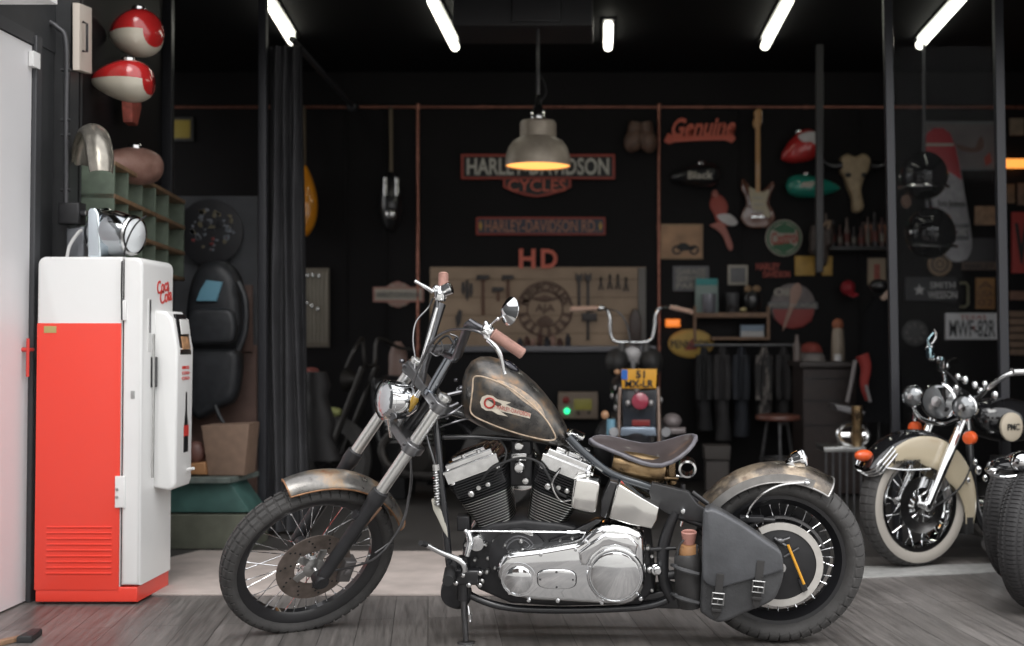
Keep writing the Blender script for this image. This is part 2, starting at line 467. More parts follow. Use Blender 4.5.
# rolled edge bead, cleaner metal
m = MB(); m.tube([r[0] for r in fr], .0035, 8); m.tube([r[16] for r in fr], .0035, 8); m.tube([fr[0][k] for k in range(17)], .0035, 8); m.tube([fr[-1][k] for k in range(17)], .0035, 8)
prt(m, 'rolled_edge', mat('rust_edge', (.32, .17, .09), .5, .5, var=.4, vs=30), ff_, 'rust brown rolled edge')
m = MB()
for side in (1, -1):
    for a in (-8, -16):
        q = radians(a); m.tube([FC+(SA*cos(q)+FF*sin(q))*.352+NN*side*.074, FC+(SA*cos(q)+FF*sin(q))*.30+NN*side*.084, fk(side, .235, -.02-.0*a)], .006, 8)
    m.slab([FC+NN*side*.082+(SA*cos(q_)+FF*sin(q_))*r_ for q_, r_ in ((radians(-2), .352), (radians(-9), .352), (radians(-17), .262), (radians(-12), .25))], NN*side, .004)
prt(m, 'fender_stay', mat('rust_stay', (.25, .15, .10), .5, .6, var=.35, vs=25), ff_, 'rust brown stay')
# brake caliper on the far rear side of the disc, seen through
m = MB(); cc = FC+NN*.062+(SA*cos(radians(-75))+FF*sin(radians(-75)))*.135
e1 = (SA*cos(radians(-75))+FF*sin(radians(-75))); e2 = NN.cross(e1)
m.box(cc+NN*.03, e2, e1, NN, .10, .05, .055, .01); m.lathe(cc+NN*.03, NN, [(.017, 0), (.017, .006), (.012, .009)], 16)
prt(m, 'brake_caliper', mat('caliper_grey', (.22, .21, .21), .4, .7))
# speedometer cable: axle -> up behind the fork
m = MB(); m.tube([FC+NN*.07-SA*.005-FF*.05, L(372, 560, .05), L(398, 530, .02), L(408, 500, 0), L(411, 470, 0), L(409, 440, -.01), L(418, 415, -.02)], .0045, 10, smooth=8)
prt(m, 'speedometer_cable', STEEL)
# ---- risers and handlebar
m = MB(); m.tube([L(414, 388, -.06), L(437, 308, -.16)], .008, 16); m.lathe(L(414, 388, -.06), SA, [(.02, -.004), (.02, .012), (.014, .016)], 16); prt(m, 'riser', CHROME2)
m = MB(); m.tube([L(429, 396, .06), L(434, 385, .06), L(458, 344, .05)], .0205, 20); m.lathe(L(430, 394, .06), SA, [(.027, -.006), (.027, .012), (.02, .016)], 16)
m.lathe(L(458, 344, .05), (L(458, 344, .05)-L(434, 385, .06)), [(.0205, 0), (.023, .001), (.023, .016), (.016, .021), (.002, .022)], 20)
prt(m, 'riser', mat('blue_grey_chrome', (.30, .32, .35), .2, 1.))

hb = [L(432, 336, -.24), L(429, 345, -.14), L(437, 350, -.02), L(447, 355, .06), L(455, 358.5, .10), L(457.5, 355, .11), L(468.5, 325, .19), L(471, 323, .205), L(476, 326, .22), L(488, 331.5, .25), L(500, 339, .25)]
m = MB(); m.tube(hb, [.012, .012, .012, .013, .017, .018, .017, .017, .015, .0125, .012], 16)
hbo = prt(m, 'handlebar', DCH)
m = MB(); m.tube([L(430, 350, -.03), L(458, 349, .05)], .02, 14); prt(m, 'bar_clamp', STEEL)
# flat gauge bracket of dark steel on the near bar
# far riser-tall tube that carries the far grip
m = MB(); m.tube([L(440, 304, -.28), L(432, 332, -.22), L(424, 362, -.12), L(416, 386, -.07)], [.024, .021, .016, .012], 14, smooth=4); prt(m, 'handlebar_upright', mat('dull_bar', (.10, .10, .105), .3, .9))
# grips
m = MB()
g0, g1 = L(493, 333.5, .25), L(523.5, 354.5, .235)
gd = (g1-g0).normalized(); Lg = (g1-g0).length
prof = [(.012, -.004), (.021, 0), (.0215, .004)]
for k in range(22):
    h = .006+(Lg-.02)*k/22; prof += [(.0195, h), (.0212, h+.002), (.0212, h+.0038), (.0195, h+.005)]
prof += [(.0215, Lg-.012), (.021, Lg-.004), (.015, Lg), (.002, Lg+.001)]
m.lathe(g0, gd, prof, 24); prt(m, 'grip', GRIP, label='pink ribbed grip')
m = MB(); g0, g1 = L(443, 292, -.30), L(443.5, 274, -.36); gd2 = (g1-g0).normalized(); l2 = (g1-g0).length
prof = [(.012, -.004), (.021, 0)]
for k in range(16):
    h = .004+(l2-.014)*k/16; prof += [(.019, h), (.0208, h+.002), (.0208, h+.003), (.019, h+.004)]
prof += [(.0215, l2-.01), (.020, l2-.003), (.012, l2), (.001, l2+.001)]
m.lathe(g0, gd2, prof, 24); prt(m, 'grip', GRIP, label='pink grip')
# switch housings, levers
m = MB(); c = L(487.5, 331, .25); m.lathe(c-gd*.012, gd, [(.014, -.012), (.022, -.008), (.025, .0), (.025, .022), (.021, .028)], 20)
m.box(c-BV*.018+BW*.02, gd, BV, BW, .032, .03, .03, .006); m.ellip(c+BV*.02, gd*.016, BW*.014, BV*.016); m.ellip(c+BW*.02-BV*.004, gd*.012, BW*.008, BV*.01)
prt(m, 'switch_housing', CHROME)
m = MB(); m.tube([L(488, 340, .27), L(494, 345, .285), L(499, 352, .29), L(502, 361, .285), L(504, 371, .28), L(505, 374, .28)], [.009, .010, .0095, .008, .0065, .008], 12, smooth=5); prt(m, 'clutch_lever', CHROME)
m = MB(); c = L(440.5, 293, -.28); m.lathe(c, gd2, [(.016, -.024), (.026, -.02), (.027, .0), (.022, .02), (.016, .024)], 20); m.box(c+BW*.03-BV*.01, BU, BV, BW, .04, .045, .035, .008); m.ellip(c+BV*.02-BU*.015, BU*.018, BW*.02, BV*.014)
prt(m, 'switch_housing', CHROME)
m = MB(); m.lathe(L(448, 289, -.27), BU*.7+BV*.3, [(.024, -.02), (.026, 0), (.026, .014), (.02, .018), (.001, .019)], 18); prt(m, 'brake_reservoir', CHROME)
m = MB(); m.tube([L(433, 292, -.26), L(427, 288, -.25), L(420, 284, -.24), L(415, 281, -.24)], [.009, .009, .007, .008], 12, smooth=4); prt(m, 'brake_lever', CHROME)
# mirror
mc = L(509, 311, .27); mn = (BU*-.62-BW*.50+BV*.45).normalized(); mn = (Vector((.52, .80, -.12))).normalized()
mn = (BU*.70+BV*-.22+BW*-.60).normalized()
m = MB(); m.lathe(mc, mn, [(.004, -.030), (.012, -.027), (.026, -.018), (.044, -.004), (.053, .003), (.052, .007), (.049, .006)], 32, False)
mo = prt(m, 'mirror', CHROME)
m = MB(); m.lathe(mc, mn, [(.050, .004), (.001, .005)], 32, False); prt(m, 'mirror_glass', MIRR, mo)
m = MB(); m.tube([L(489, 327, .25), L(496, 320, .26), L(504, 315, .268), mc-mn*.022], .0042, 10, smooth=4); m.ellip(L(498, 319, .262), BU*.008, BV*.008, BW*.008); prt(m, 'mirror_stem', CHROME, mo)
# cables
def cable(pts, r=.0035, name='cable', m_=None):
    m = MB(); m.tube([L(*p) for p in pts], r, 8, smooth=6); return prt(m, name, m_ or STEEL)
cable([(487, 336, .26), (476, 331, .26), (462, 329, .2), (447, 331, .12), (434, 340, .08), (424, 356, .05), (414, 380, .03), (409, 400, .02)], .0052)
cable([(433, 298, -.25), (428, 308, -.25), (416, 322, -.2), (413, 340, -.15), (415, 358, -.1), (414, 372, -.06)], .004)
cable([(437, 300, -.25), (436, 318, -.2), (430, 345, -.1), (424, 372, -.03), (420, 400, 0)], .004)
cable([(456, 350, .1), (448, 336, .06), (436, 345, .05), (428, 365, .04), (424, 384, .03)], .0042, m_=RUBB)
cable([(441, 341, .1), (443, 350, .1), (437, 356, .1), (430, 352, .1)], .003)
cable([(450, 334, .1), (458, 338, .1), (452, 348, .1)], .003)
# triple tree clutter: chrome bolts / ignition
m = MB()
for (x, y, w, r) in ((446, 403, .10, .012), (452, 409, .05, .01), (461, 388, .04, .014), (456, 380, .0, .009), (447, 418, .05, .008), (402, 361, -.13, .013), (456, 421, .03, .008)):
    m.ellip(L(x, y, w), BU*r, BV*r*.8, BW*r)
m.tube([L(436, 402, .1), L(448, 407, .1), L(458, 403, .08)], .007, 8, smooth=3); m.tube([L(438, 418, .1), L(452, 413, .09), L(462, 406, .06)], .006, 8, smooth=3)
m.tube([L(440, 427, .08), L(455, 422, .08), L(470, 418, .05)], .004, 8, smooth=3); m.tube([L(447, 395, .06), L(464, 391, .04)], .008, 8)
prt(m, 'neck_fitting', mat('smoked_chrome', (1, 1, 1)))
# ---- frame
FRM = mat('frame_black', (.022, .023, .026), .25, .0, coat=.6)
m = MB()
hx = L(440, 410, 0)
m.tube([L(444, 409, 0), L(500, 425, 0), L(560, 445, 0), L(590, 452, 0)], .016, 14, smooth=4)          # backbone
for w_ in (.075, -.075):
    m.tube([L(436, 420, w_*.4), L(440, 470, w_), L(446, 530, w_), L(451, 572, w_), L(462, 590, w_), L(500, 606, w_), L(560, 610, w_), L(640, 607, w_), L(668, 600, w_)], .0145, 14, smooth=6)
m.tube([L(443, 437, .03), L(480, 437, .03), L(545, 441, .02)], .009, 12)
prt(m, 'frame', FRM)
m = MB()
for w_, x in ((.085, 0), (-.085, 0)):
    m.tube([L(568, 437, w_), L(586, 455, w_), L(612, 474, w_), L(650, 487, w_), L(690, 503, w_)], .0165, 14, smooth=6)
prt(m, 'seat_rail', mat('blue_black', (.035, .042, .05), .18, .3, coat=.8))
# big dark side plates / swingarm behind the engine
m = MB(); m.slab([L(x, y, .115) for x, y in ((652, 483), (688, 492), (698, 505), (716, 516), (712, 524), (682, 520), (672, 516), (664, 512), (652, 504), (649, 492))], BW, .03, .004)
m.slab([L(x, y, -.09) for x, y in ((652, 483), (688, 492), (716, 516), (712, 524), (664, 512))], BW, .03, .004)
prt(m, 'frame_side_plate', mat('plate_black', (.04, .04, .042), .4, .2, var=.2))
m = MB()
for w_ in (.105, -.105):
    m.tube([L(676, 512, w_), L(668, 530, w_), L(663, 552, w_), L(664, 580, w_), L(672, 600, w_)], [.017, .022, .024, .022, .018], 14, smooth=5)
m.tube([L(668, 575, .1), L(720, 572, .1), L(776, 562, .1)], .018, 12); m.tube([L(668, 575, -.1), L(776, 562, -.1)], .018, 12)
m.tube([L(676, 515, .1), L(710, 528, .1), L(776, 556, .1)], .013, 12)
prt(m, 'swingarm', BLKS)
m = MB(); m.slab([L(x, y, .06) for x, y in ((636, 596), (668, 590), (700, 600), (696, 610), (640, 608))], BW, .12, .006); prt(m, 'lower_rail', BLK)
# ---- engine
m = MB()
m.slab([L(x, y, .10) for x, y in ((462, 545), (474, 532), (492, 524), (524, 520), (560, 524), (590, 530), (632, 528), (650, 545), (655, 590), (640, 605), (560, 607), (510, 604), (478, 590), (464, 572))], BW, .20, .015)
m.lathe(L(519, 556, .10), BW, [(.115, 0), (.115, .02), (.09, .028)], 32)
prt(m, 'crankcase', ENG)
m = MB()
for x, y, r in ((499, 551, .009), (480, 547, .006), (492, 561, .008), (482, 581, .010), (481, 572, .010), (488, 558, .008), (520, 540, .008), (470, 584, .009), (494, 541, .007), (462, 572, .008), (652, 556, .008), (652, 590, .008)):
    m.lathe(L(x, y, .11), BW, [(r, 0), (r, .006), (r*.7, .009), (.001, .010)], 12)
prt(m, 'case_bolt', ALU)
FB = mat('fin_edge', (.62, .62, .60), .3, 1.)
def cylinder(base, top, w0, w1, nf, wd, name):
    b = L(*base, 0); t = L(*top, 0); ax = (t-b); H_ = ax.length; ax.normalize(); tr = ax.cross(BW).normalized()
    m = MB()
    m.tube([b-ax*.01, t], [.048, .066], 20)
    m2 = MB(); m3 = MB()
    for k in range(nf):
        q = k/(nf-1); c = b+ax*(H_*q); hw = (w0+(w1-w0)*min(1, q*1.05))/2
        out = []
        for j in range(28):
            a = 2*pi*j/28; x = cos(a); y = sin(a); ex = .5
            out.append(c+tr*hw*math.copysign(abs(x)**ex, x)+BW*(wd+(.012*q))*math.copysign(abs(y)**ex, y))
        tgt = m2 if q < .66 else m
        thick = .0020
        if q < .66:
            m.slab([p+ax*thick*.5 for p in out], ax, thick*.9)
            # bright machined rim around the fin
            for sgn in (1,):
                rr_ = [[c+(p-c)*s_+ax*h_ for p in out] for s_, h_ in ((.985, .0012), (1.006, .0012), (1.006, -.0010), (.985, -.0010))]
                m2.loft(rr_, True, False, True)
        else: m.slab([p+ax*thick for p in out], ax, thick*1.6)
    o = prt(m, name, ENG); prt(m2, 'cooling_fin', FB, o, 'bright machined fin edges'); return b, t, ax, tr, o
CY1 = cylinder((502, 528), (479, 471), .120, .245, 25, .085, 'front_cylinder')
CY2 = cylinder((542, 528), (565, 471), .120, .240, 25, .085, 'rear_cylinder')
for (b, t, ax, tr, o), nm, hwid in ((CY1, 'front_rocker_cover', .215), (CY2, 'rear_rocker_cover', .20)):
    m = MB()
    for h0, th, wd_, dp in ((.008, .05, hwid, .19), (.050, .010, hwid*1.03, .20), (.060, .022, hwid*.88, .17), (.078, .016, hwid*.62, .12)):
        c = t+ax*(h0+th)
        rings_ = [c-tr*wd_/2-BW*dp/2, c+tr*wd_/2-BW*dp/2, c+tr*wd_/2+BW*dp/2, c-tr*wd_/2+BW*dp/2]
        m.slab(rings_, ax, th, min(.006, th*.4))
    for sx in (-1, 1):
        for sy in (1,): m.lathe(t+tr*sx*hwid*.43+BW*.083, ax, [(.012, .0), (.012, .056), (.008, .062), (.001, .063)], 12)
    m.lathe(t+tr*hwid*.2+BW*.07, ax, [(.009, .05), (.009, .09), (.001, .092)], 12); m.lathe(t-tr*hwid*.1+BW*.06, ax, [(.009, .05), (.009, .092), (.001, .094)], 12)
    prt(m, nm, CHROME2)
    m = MB()    # spark plug and boot
    sp = t-ax*.045+BW*.09; m.tube([sp-BW*.02, sp+BW*.02+ax*.003], .009, 10); m.lathe(sp+tr*.035, BW, [(.01, -.02), (.01, .008), (.006, .012)], 10); m.lathe(sp-tr*.04-ax*.012, BW, [(.012, -.02), (.012, .006), (.007, .01)], 10)
    prt(m, 'spark_plug', ALU)
# head blocks between cover and fins (dark)
for (b, t, ax, tr, o), hwid in ((CY1, .2), (CY2, .19)):
    m = MB(); c = t+ax*.01; m.slab([c-tr*hwid/2-BW*.075, c+tr*hwid/2-BW*.075, c+tr*hwid/2+BW*.075, c-tr*hwid/2+BW*.075], ax, .07, .006); prt(m, 'cylinder_head', ENG)
# intake / carburettor stack between the cylinders
m = MB(); m.lathe(L(519, 446, .06), BW, [(.018, -.06), (.018, .01), (.014, .014), (.006, .015)], 16); m.lathe(L(519, 468, .07), BW, [(.022, -.06), (.022, .0), (.016, .006), (.008, .007)], 16)
m.lathe(L(526, 480, .05), BW, [(.012, -.03), (.012, .02), (.004, .022)], 12); m.box(L(519, 457, .05), BU, BV, BW, .06, .03, .06, .006)
prt(m, 'carburettor', CHROME2)
m = MB(); m.box(L(521, 470, .03), BU, BV, BW, .09, .13, .08, .01); m.box(L(521, 448, .045), BU, BV, BW, .075, .055, .08, .008); prt(m, 'intake_manifold', ENG)
cable([(482, 480, .1), (490, 470, .12), (505, 462, .12), (522, 458, .12), (538, 462, .12), (548, 475, .12), (556, 490, .12), (566, 497, .11)], .0052, 'ignition_lead', RUBB)
cable([(500, 440, .05), (506, 450, .08), (504, 462, .1), (494, 476, .1)], .004, 'ignition_lead', RUBB)
cable([(560, 470, .12), (552, 484, .13), (560, 500, .12), (572, 500, .1)], .004, 'ignition_lead', CHROME2)
# pushrod-side / front plumbing: oil filter, coils
m = MB(); m.lathe(L(478, 541, .10), BW, [(.030, -.05), (.034, -.01), (.034, .03), (.028, .040), (.001, .042)], 24); prt(m, 'oil_filter', CHROME)
m = MB()
for k, (x, y, r) in enumerate(((519, 552, .062), (519, 552, .050))):
    m.tube([L(x, y, .125)+(BU*cos(a)+BV*sin(a))*r for a in [radians(15+150*j/16) for j in range(17)]], .0045, 8)
prt(m, 'case_rib', mat('rib_grey', (.10, .10, .105), .35, .6))
m = MB(); m.slab([L(x, y, .125) for x, y in ((511, 531), (533, 531), (533, 536), (511, 536))], BW, .01, .002); prt(m, 'number_pad', ALU)
for x, y, r in ((521, 541, .010), (487, 572, .009), (495, 568, .007), (505, 545, .006), (560, 541, .006), (572, 538, .006), (650, 570, .012), (648, 548, .009), (466, 545, .007), (475, 560, .007), (486, 545, .006)):
    m = MB(); m.lathe(L(x, y, .13), BW, [(r, -.02), (r, .004), (r*.6, .009), (.001, .010)], 12); prt(m, 'engine_bolt', ALU)
m = MB(); m.slab([L(x, y, .118) for x, y in ((560, 546), (580, 536), (604, 527), (607, 521), (596, 519), (570, 532), (548, 541))], BW, .03, .006); prt(m, 'belt_guard', BLK)
m = MB(); m.box(L(463, 524, .07), BU, BV, BW, .05, .06, .05, .008); m.tube([L(466, 556, .08), L(480, 553, .08), L(492, 553, .08)], .012, 10); m.tube([L(476, 565, .09), L(478, 575, .09)], .015, 10); m.box(L(474, 577, .09), BU, BV, BW, .07, .07, .04, .01)
prt(m, 'engine_mount', ENG)
# ---- primary cover
PW = .205
out = [(496.5, 573), (498, 564), (503, 557), (510, 553), (524, 551.5), (540.6, 549.5), (558, 546.5), (575.8, 543.5), (581, 541), (587.5, 535), (594, 529.5), (602, 526.4), (614, 526), (628.5, 529), (639, 533), (643.5, 539), (644.6, 558.6), (645.5, 576), (644, 588), (640, 596.7), (633, 603), (622.7, 606), (602, 605), (580, 603.8), (558, 602.5), (540, 602), (526, 600.5), (514, 597), (506, 592.5), (499.5, 584.5)]
PCH = mat('primary_chrome', (.84, .85, .86), .05, 1., bump=.05, bs=9)
m = MB(); m.slab([L(x, y, PW) for x, y in out], BW, .11, .022)
pc = prt(m, 'primary_cover', PCH)
m = MB(); m.lathe(L(615.4, 574.7, PW), BW, [(.108, -.03), (.108, .004), (.103, .010), (.098, .011), (.096, .005), (.093, .005), (.091, .011), (.084, .014), (.001, .016)], 56)
for k in range(5):
    a = 2*pi*k/5+.3; m.lathe(L(615.4, 574.7, PW)+(BU*cos(a)+BV*sin(a))*.100, BW, [(.004, .008), (.004, .013), (.001, .0135)], 8)
prt(m, 'derby_cover', CHROME, pc)
m = MB(); c = L(518.7, 579.5, PW); m.lathe(c, BW, [(.072, -.06), (.072, -.012), (.066, .001), (.062, .001), (.059, -.004), (.053, -.004), (.051, .010), (.047, .013), (.001, .0135)], 44); prt(m, 'front_boss', CHROME, pc)
m = MB(); c = L(556.8, 578.8, PW); ov = []
for k in range(32):
    a = 2*pi*k/32; ov.append(c+BU*.072*math.copysign(abs(cos(a))**.6, cos(a))+BV*.037*math.copysign(abs(sin(a))**.6, sin(a))+BW*.008)
mg = MB(); mg.slab([c+(p-c-BW*.008)*1.05+BW*.0015 for p in ov], BW, .006, .001); prt(mg, 'cover_gasket', BLK, pc)
m.slab(ov, BW, .016, .003); io = prt(m, 'inspection_cover', PCH, pc)
m = MB()
for sx, sy in ((1, 0), (-1, 0), (0, 1), (0, -1)): m.lathe(c+BU*sx*.062+BV*sy*.029, BW, [(.0045, .008), (.0045, .0105), (.001, .011)], 8)
prt(m, 'screw', STEEL, io)
m = MB()
for x, y in ((509, 557), (541, 554), (576, 549), (604, 531), (638, 537), (641, 598), (602, 602), (558, 600), (529, 599.5), (510, 592), (586, 541)):
    m.lathe(L(x, y, PW-.012), BW, [(.0085, -.02), (.0085, .010), (.006, .013), (.001, .0135)], 12)
prt(m, 'cover_bolt', CHROME, pc)
# raised ridge from the front boss to the derby housing
m = MB(); m.slab([L(x, y, PW+.01) for x, y in ((578, 552), (590, 543), (604, 534), (630, 536), (638, 545), (636, 556), (628, 549), (615, 545.5), (602, 548), (592, 556), (587, 566), (580, 566))], BW, .03, .012); prt(m, 'housing_ridge', PCH, pc)
# chrome lower cover edge (black belt guard underneath)
# ---- shift linkage
m = MB(); m.tube([L(466, 531, .13), L(560, 532, .13), L(590, 533, .13)], .0038, 8); m.tube([L(567, 532, .13), L(580, 532, .13)], .007, 8); m.ellip(L(466, 531, .13), BU*.009, BV*.009, BW*.009)
prt(m, 'shift_rod', CHROME)
m = MB(); m.tube([L(468, 532, .14), L(470, 541, .15), L(467, 556, .16)], [.012, .013, .012], 12, smooth=4); prt(m, 'shift_arm', CHROME)
m = MB(); m.tube([L(427, 545, .24), L(440, 552, .21), L(456, 559, .18), L(463, 564, .17), L(464.5, 571, .165)], [.009, .0105, .0125, .0145, .014], 14, smooth=5); sh = prt(m, 'shift_lever', CHROME)
m = MB(); m.tube([L(428, 545, .22), L(420.5, 543, .27)], .0105, 12); prt(m, 'shift_peg', RUBB, sh)
# forward controls cluster: peg, horn-like can
m = MB(); m.tube([L(455, 565, .08), L(450, 580, .17)], .018, 14); m.tube([L(450, 570, .14), L(448, 581, .24)], .021, 14); prt(m, 'foot_peg', RUBB)
m = MB(); m.lathe(L(457, 592, .06), BW+BU*-.35, [(.030, -.03), (.062, -.01), (.066, .01), (.05, .04), (.001, .045)], 24); prt(m, 'horn', BLKS)
m = MB(); m.tube([L(464, 556, .10), L(463, 600, .11)], .022, 14); m.box(L(466, 578, .14), BU, BV, BW, .10, .06, .05, .012); prt(m, 'control_bracket', BLK)
m = MB()
for x, y in ((463, 575), (456, 583), (469, 585), (480, 573), (480, 585)): m.lathe(L(x, y, .145), BW, [(.009, -.01), (.009, .006), (.005, .009), (.001, .0095)], 12)
prt(m, 'bolt', CHROME2)
# ---- kickstand: reaches the floor on the near side
foot = CAM+ray(466, 640.5)*((CAM.z-.012)/-ray(466, 640.5).z)
m = MB(); top = L(463, 592, .11); m.tube([top, top+(foot-top)*.35, top+(foot-top)*.95, foot], [.014, .0125, .011, .011], 14)
m.slab([foot+Vector((cos(2*pi*k/16)*.034, sin(2*pi*k/16)*.022, -.004)) for k in range(16)], (0, 0, 1), .008)
ks = prt(m, 'kickstand', STEEL)
m = MB(); m.tube([L(468, 606, .12), L(469, 614, .13), L(470, 622, .14)], .005, 8); m.lathe(L(470, 619, .14), BV, [(.008, 0), (.008, .02)], 10); prt(m, 'stand_spring', CHROME2, ks)
# springy cable / shock at the front downtube
m = MB(); 
p0, p1 = L(435.5, 468, .10), L(437.5, 506, .10); ax = (p1-p0).normalized(); ln = (p1-p0).length; u, w = orth(ax)
m.tube([p0+ax*ln*t/120+(u*cos(t*.75)+w*sin(t*.75))*.010 for t in range(121)], .0026, 6)
m.tube([p0, p1], .006, 8); prt(m, 'cable_spring', CHROME2)
cable([(424, 425, .06), (429, 445, .09), (433, 458, .10), (436, 470, .10)], .0045)
m = MB(); m.slab([L(x, y, .09) for x, y in ((431, 500), (434, 499), (437, 506), (443, 512), (447, 528), (448, 538), (444, 533), (438, 520), (433, 510))], BW, .02, .004); prt(m, 'bracket_strip', mat('cream_plastic', (.5, .48, .42), .4))
cable([(411, 455, -.02), (412, 480, -.02), (409, 500, -.02), (404, 520, 0), (392, 540, .02), (375, 553, .05)], .0035)
m = MB(); m.lathe(L(436, 467, .1), ax, [(.014, -.012), (.014, .012)], 12); prt(m, 'cable_clamp', CHROME2)
# ---- chrome coil cover, oil tank
m = MB(); m.slab([L(x, y, .19) for x, y in ((574, 480), (577, 478.5), (588, 479.5), (598, 482.5), (599.5, 485), (598, 500), (596, 512), (592, 513.5), (580, 511), (571.5, 508.5), (570.5, 505))], BW, .10, .010); prt(m, 'coil_cover', mat('clean_chrome', (.80, .79, .76), .13, 1., bump=.1, bs=9))
m = MB(); m.tube([L(588, 480, .15), L(587, 472, .12), L(590, 466, .1)], .006, 8); m.ellip(L(588, 473, .14), BU*.012, BV*.01, BW*.012); prt(m, 'cover_bracket', CHROME)
m = MB(); m.slab([L(x, y, .175) for x, y in ((617, 486), (620, 484.5), (640, 497), (659, 508), (657, 520), (652, 529), (630, 525), (609, 518.5), (612, 505))], BW, .12, .006); prt(m, 'oil_tank', mat('clean_chrome', (1, 1, 1)))
m = MB(); m.slab([L(x, y, .16) for x, y in ((610, 481), (618, 483), (611, 505), (606, 519), (600, 516), (601, 500))], BW, .12, .008); prt(m, 'battery_box', BLK)
m = MB(); m.tube([L(621, 481, .13), L(626, 487, .14), L(640, 497, .12)], .0025, 6); prt(m, 'red_wire', REDP)
m = MB(); m.tube([L(640, 550, .12), L(676, 548, .12)], .008, 10); prt(m, 'brake_rod', BLKS)
m = MB(); m.lathe(L(656, 570, .14), BW, [(.022, -.02), (.022, .0), (.016, .006), (.001, .007)], 18)
m.lathe(L(658, 570.5, .17), BW, [(.016, -.02), (.016, .004), (.012, .008), (.001, .009)], 18); prt(m, 'pivot_bolt', CHROME)
m = MB(); m.lathe(L(683, 511, .13), BW, [(.011, -.02), (.011, .004), (.008, .008), (.001, .009)], 16); m.tube([L(682, 521, .13), L(681, 526, .13)], .006, 8); prt(m, 'chrome_bolt', CHROME)
# brass roll under the saddle
m = MB(); a_, b_ = L(612, 462, .03), L(666, 472, .03); axx = (b_-a_).normalized(); ln = (b_-a_).length
m.lathe(a_, axx, [(.001, 0), (.040, .004), (.050, .03), (.054, ln*.5), (.052, ln-.02), (.046, ln-.004), (.030, ln), (.001, ln+.001)], 28); prt(m, 'seat_post_housing', BRASS, label='brass brown housing under the saddle')
m = MB(); m.tube([L(668, 468, .03), L(672, 484, .03)], .02, 12); m.tube([L(664, 478, .05), L(678, 478, .04)], .012, 10); m.box(L(672, 470, .06), BU, BV, BW, .03, .06, .06, .006); prt(m, 'seat_bracket', BRASS)
m = MB(); c = L(687.5, 467.5, .05); m.lathe(c, BW, [(.034, -.04), (.034, .03), (.026, .032), (.026, -.04)], 28, False); m.tube([L(668, 476, .05), L(684, 476, .05)], .006, 8); prt(m, 'chrome_ring', CHROME2)
m = MB()
for x0, y0, x1, y1 in ((683, 484, 684, 512), (692, 492, 708, 504)): m.tube([L(x0, y0, .08), L(x1, y1, .08)], .010, 10)
prt(m, 'seat_strut', BLK)
# ---- saddle
st = [(590.5, 440, 439, .028), (594, 443.5, 436, .040), (600, 446.5, 434.7, .05), (610, 450.5, 435.5, .062), (620, 454.5, 437.8, .075), (630, 459, 440.5, .092), (642, 463.3, 442.8, .108), (652, 465.6, 443, .118), (662, 465.8, 441, .122), (672, 462.5, 438.3, .122), (681, 457, 435.5, .115), (688, 451, 433.9, .10), (693, 445, 433.6, .075), (695.7, 439, 434.6, .04)]
topr = []; botr = []
for x, yn, yf, h in st:
    pn = L(x, yn-2.5, h); pf = L(x, yf, -h); rr_ = []
    for k in range(15):
        q = -1+2*k/14; c_ = pn.lerp(pf, (q+1)/2); sag = -.010*(1-q*q)+(.006*abs(q)**8 if abs(q) < 1 else .0)
        rr_.append(c_+BV*sag)
    topr.append(rr_); botr.append([p-BV*(.017+.004*(1-((k-7)/7)**2)) for k, p in enumerate(rr_)])
m = MB(); m.loft([t_+list(reversed(b_)) for t_, b_ in zip(topr, botr)], True, True)
sd = prt(m, 'saddle', SEATB, sharp=50)
m = MB(); edge = [t_[0]-BV*.008 for t_ in topr]+[topr[-1][k]-BV*.008 for k in range(1, 14)]+[t_[-1]-BV*.008 for t_ in reversed(topr)]+[topr[0][k]-BV*.008 for k in range(13, 0, -1)]
m.tube(edge, .0085, 10, closed=True); prt(m, 'saddle_edge', SEATE, sd, 'pale grey rolled leather edge')
# ---- tank
tk = [(462.5, 386, 406, .035), (464, 377, 413, .055), (467, 368, 417.5, .075), (472, 361, 420.5, .095), (480, 357, 424.5, .115), (490, 357, 428, .128), (502, 360.5, 431.5, .136), (515, 367, 435, .138), (525, 374.5, 437.5, .132), (535, 383.5, 440, .122), (545, 394.5, 442.5, .106), (554, 406, 444.8, .088), (561, 417, 446.2, .066), (566, 426, 446.5, .045), (569.5, 435.5, 444.5, .022)]
rings = []; TKS = []
for x, yt, yb, h in tk:
    pt = L(x, yt, 0); pb = L(x, yb, 0); c = (pt+pb)/2; vh = (pt-pb).dot(BV)/2; rg = []
    TKS.append((c.dot(BU), c.dot(BV), vh, h))
    for k in range(36):
        a = 2*pi*k/36; y = sin(a); xx = cos(a)
        vv = math.copysign(abs(y)**.8, y)*vh; ww = math.copysign(abs(xx)**.75, xx)*h*(1-.22*max(0, y)**1.5)
        rg.append(c+BV*vv+BW*ww)
    rings.append(rg)
m = MB(); m.loft(rings, True, True); tank = prt(m, 'fuel_tank', TANKM, sharp=60)
def tank_pt(px, py, off=.0015):
    p = L(px, py, .12)
    for _ in range(4):
        x = p.dot(BU); v = p.dot(BV); i = 0
        while i < len(TKS)-2 and TKS[i+1][0] < x: i += 1
        a, b = TKS[i], TKS[i+1]; t = max(0, min(1, (x-a[0])/(b[0]-a[0]))); c, vh, h = [a[j]+(b[j]-a[j])*t for j in (1, 2, 3)]
        yv = max(-.98, min(.98, (v-c)/vh)); y = math.copysign(abs(yv)**(1/.8), yv); xx = sqrt(max(0, 1-y*y))
        w = abs(xx)**.75*h*(1-.22*max(0, y)**1.5)
        p = L(px, py, w+off)
    return p
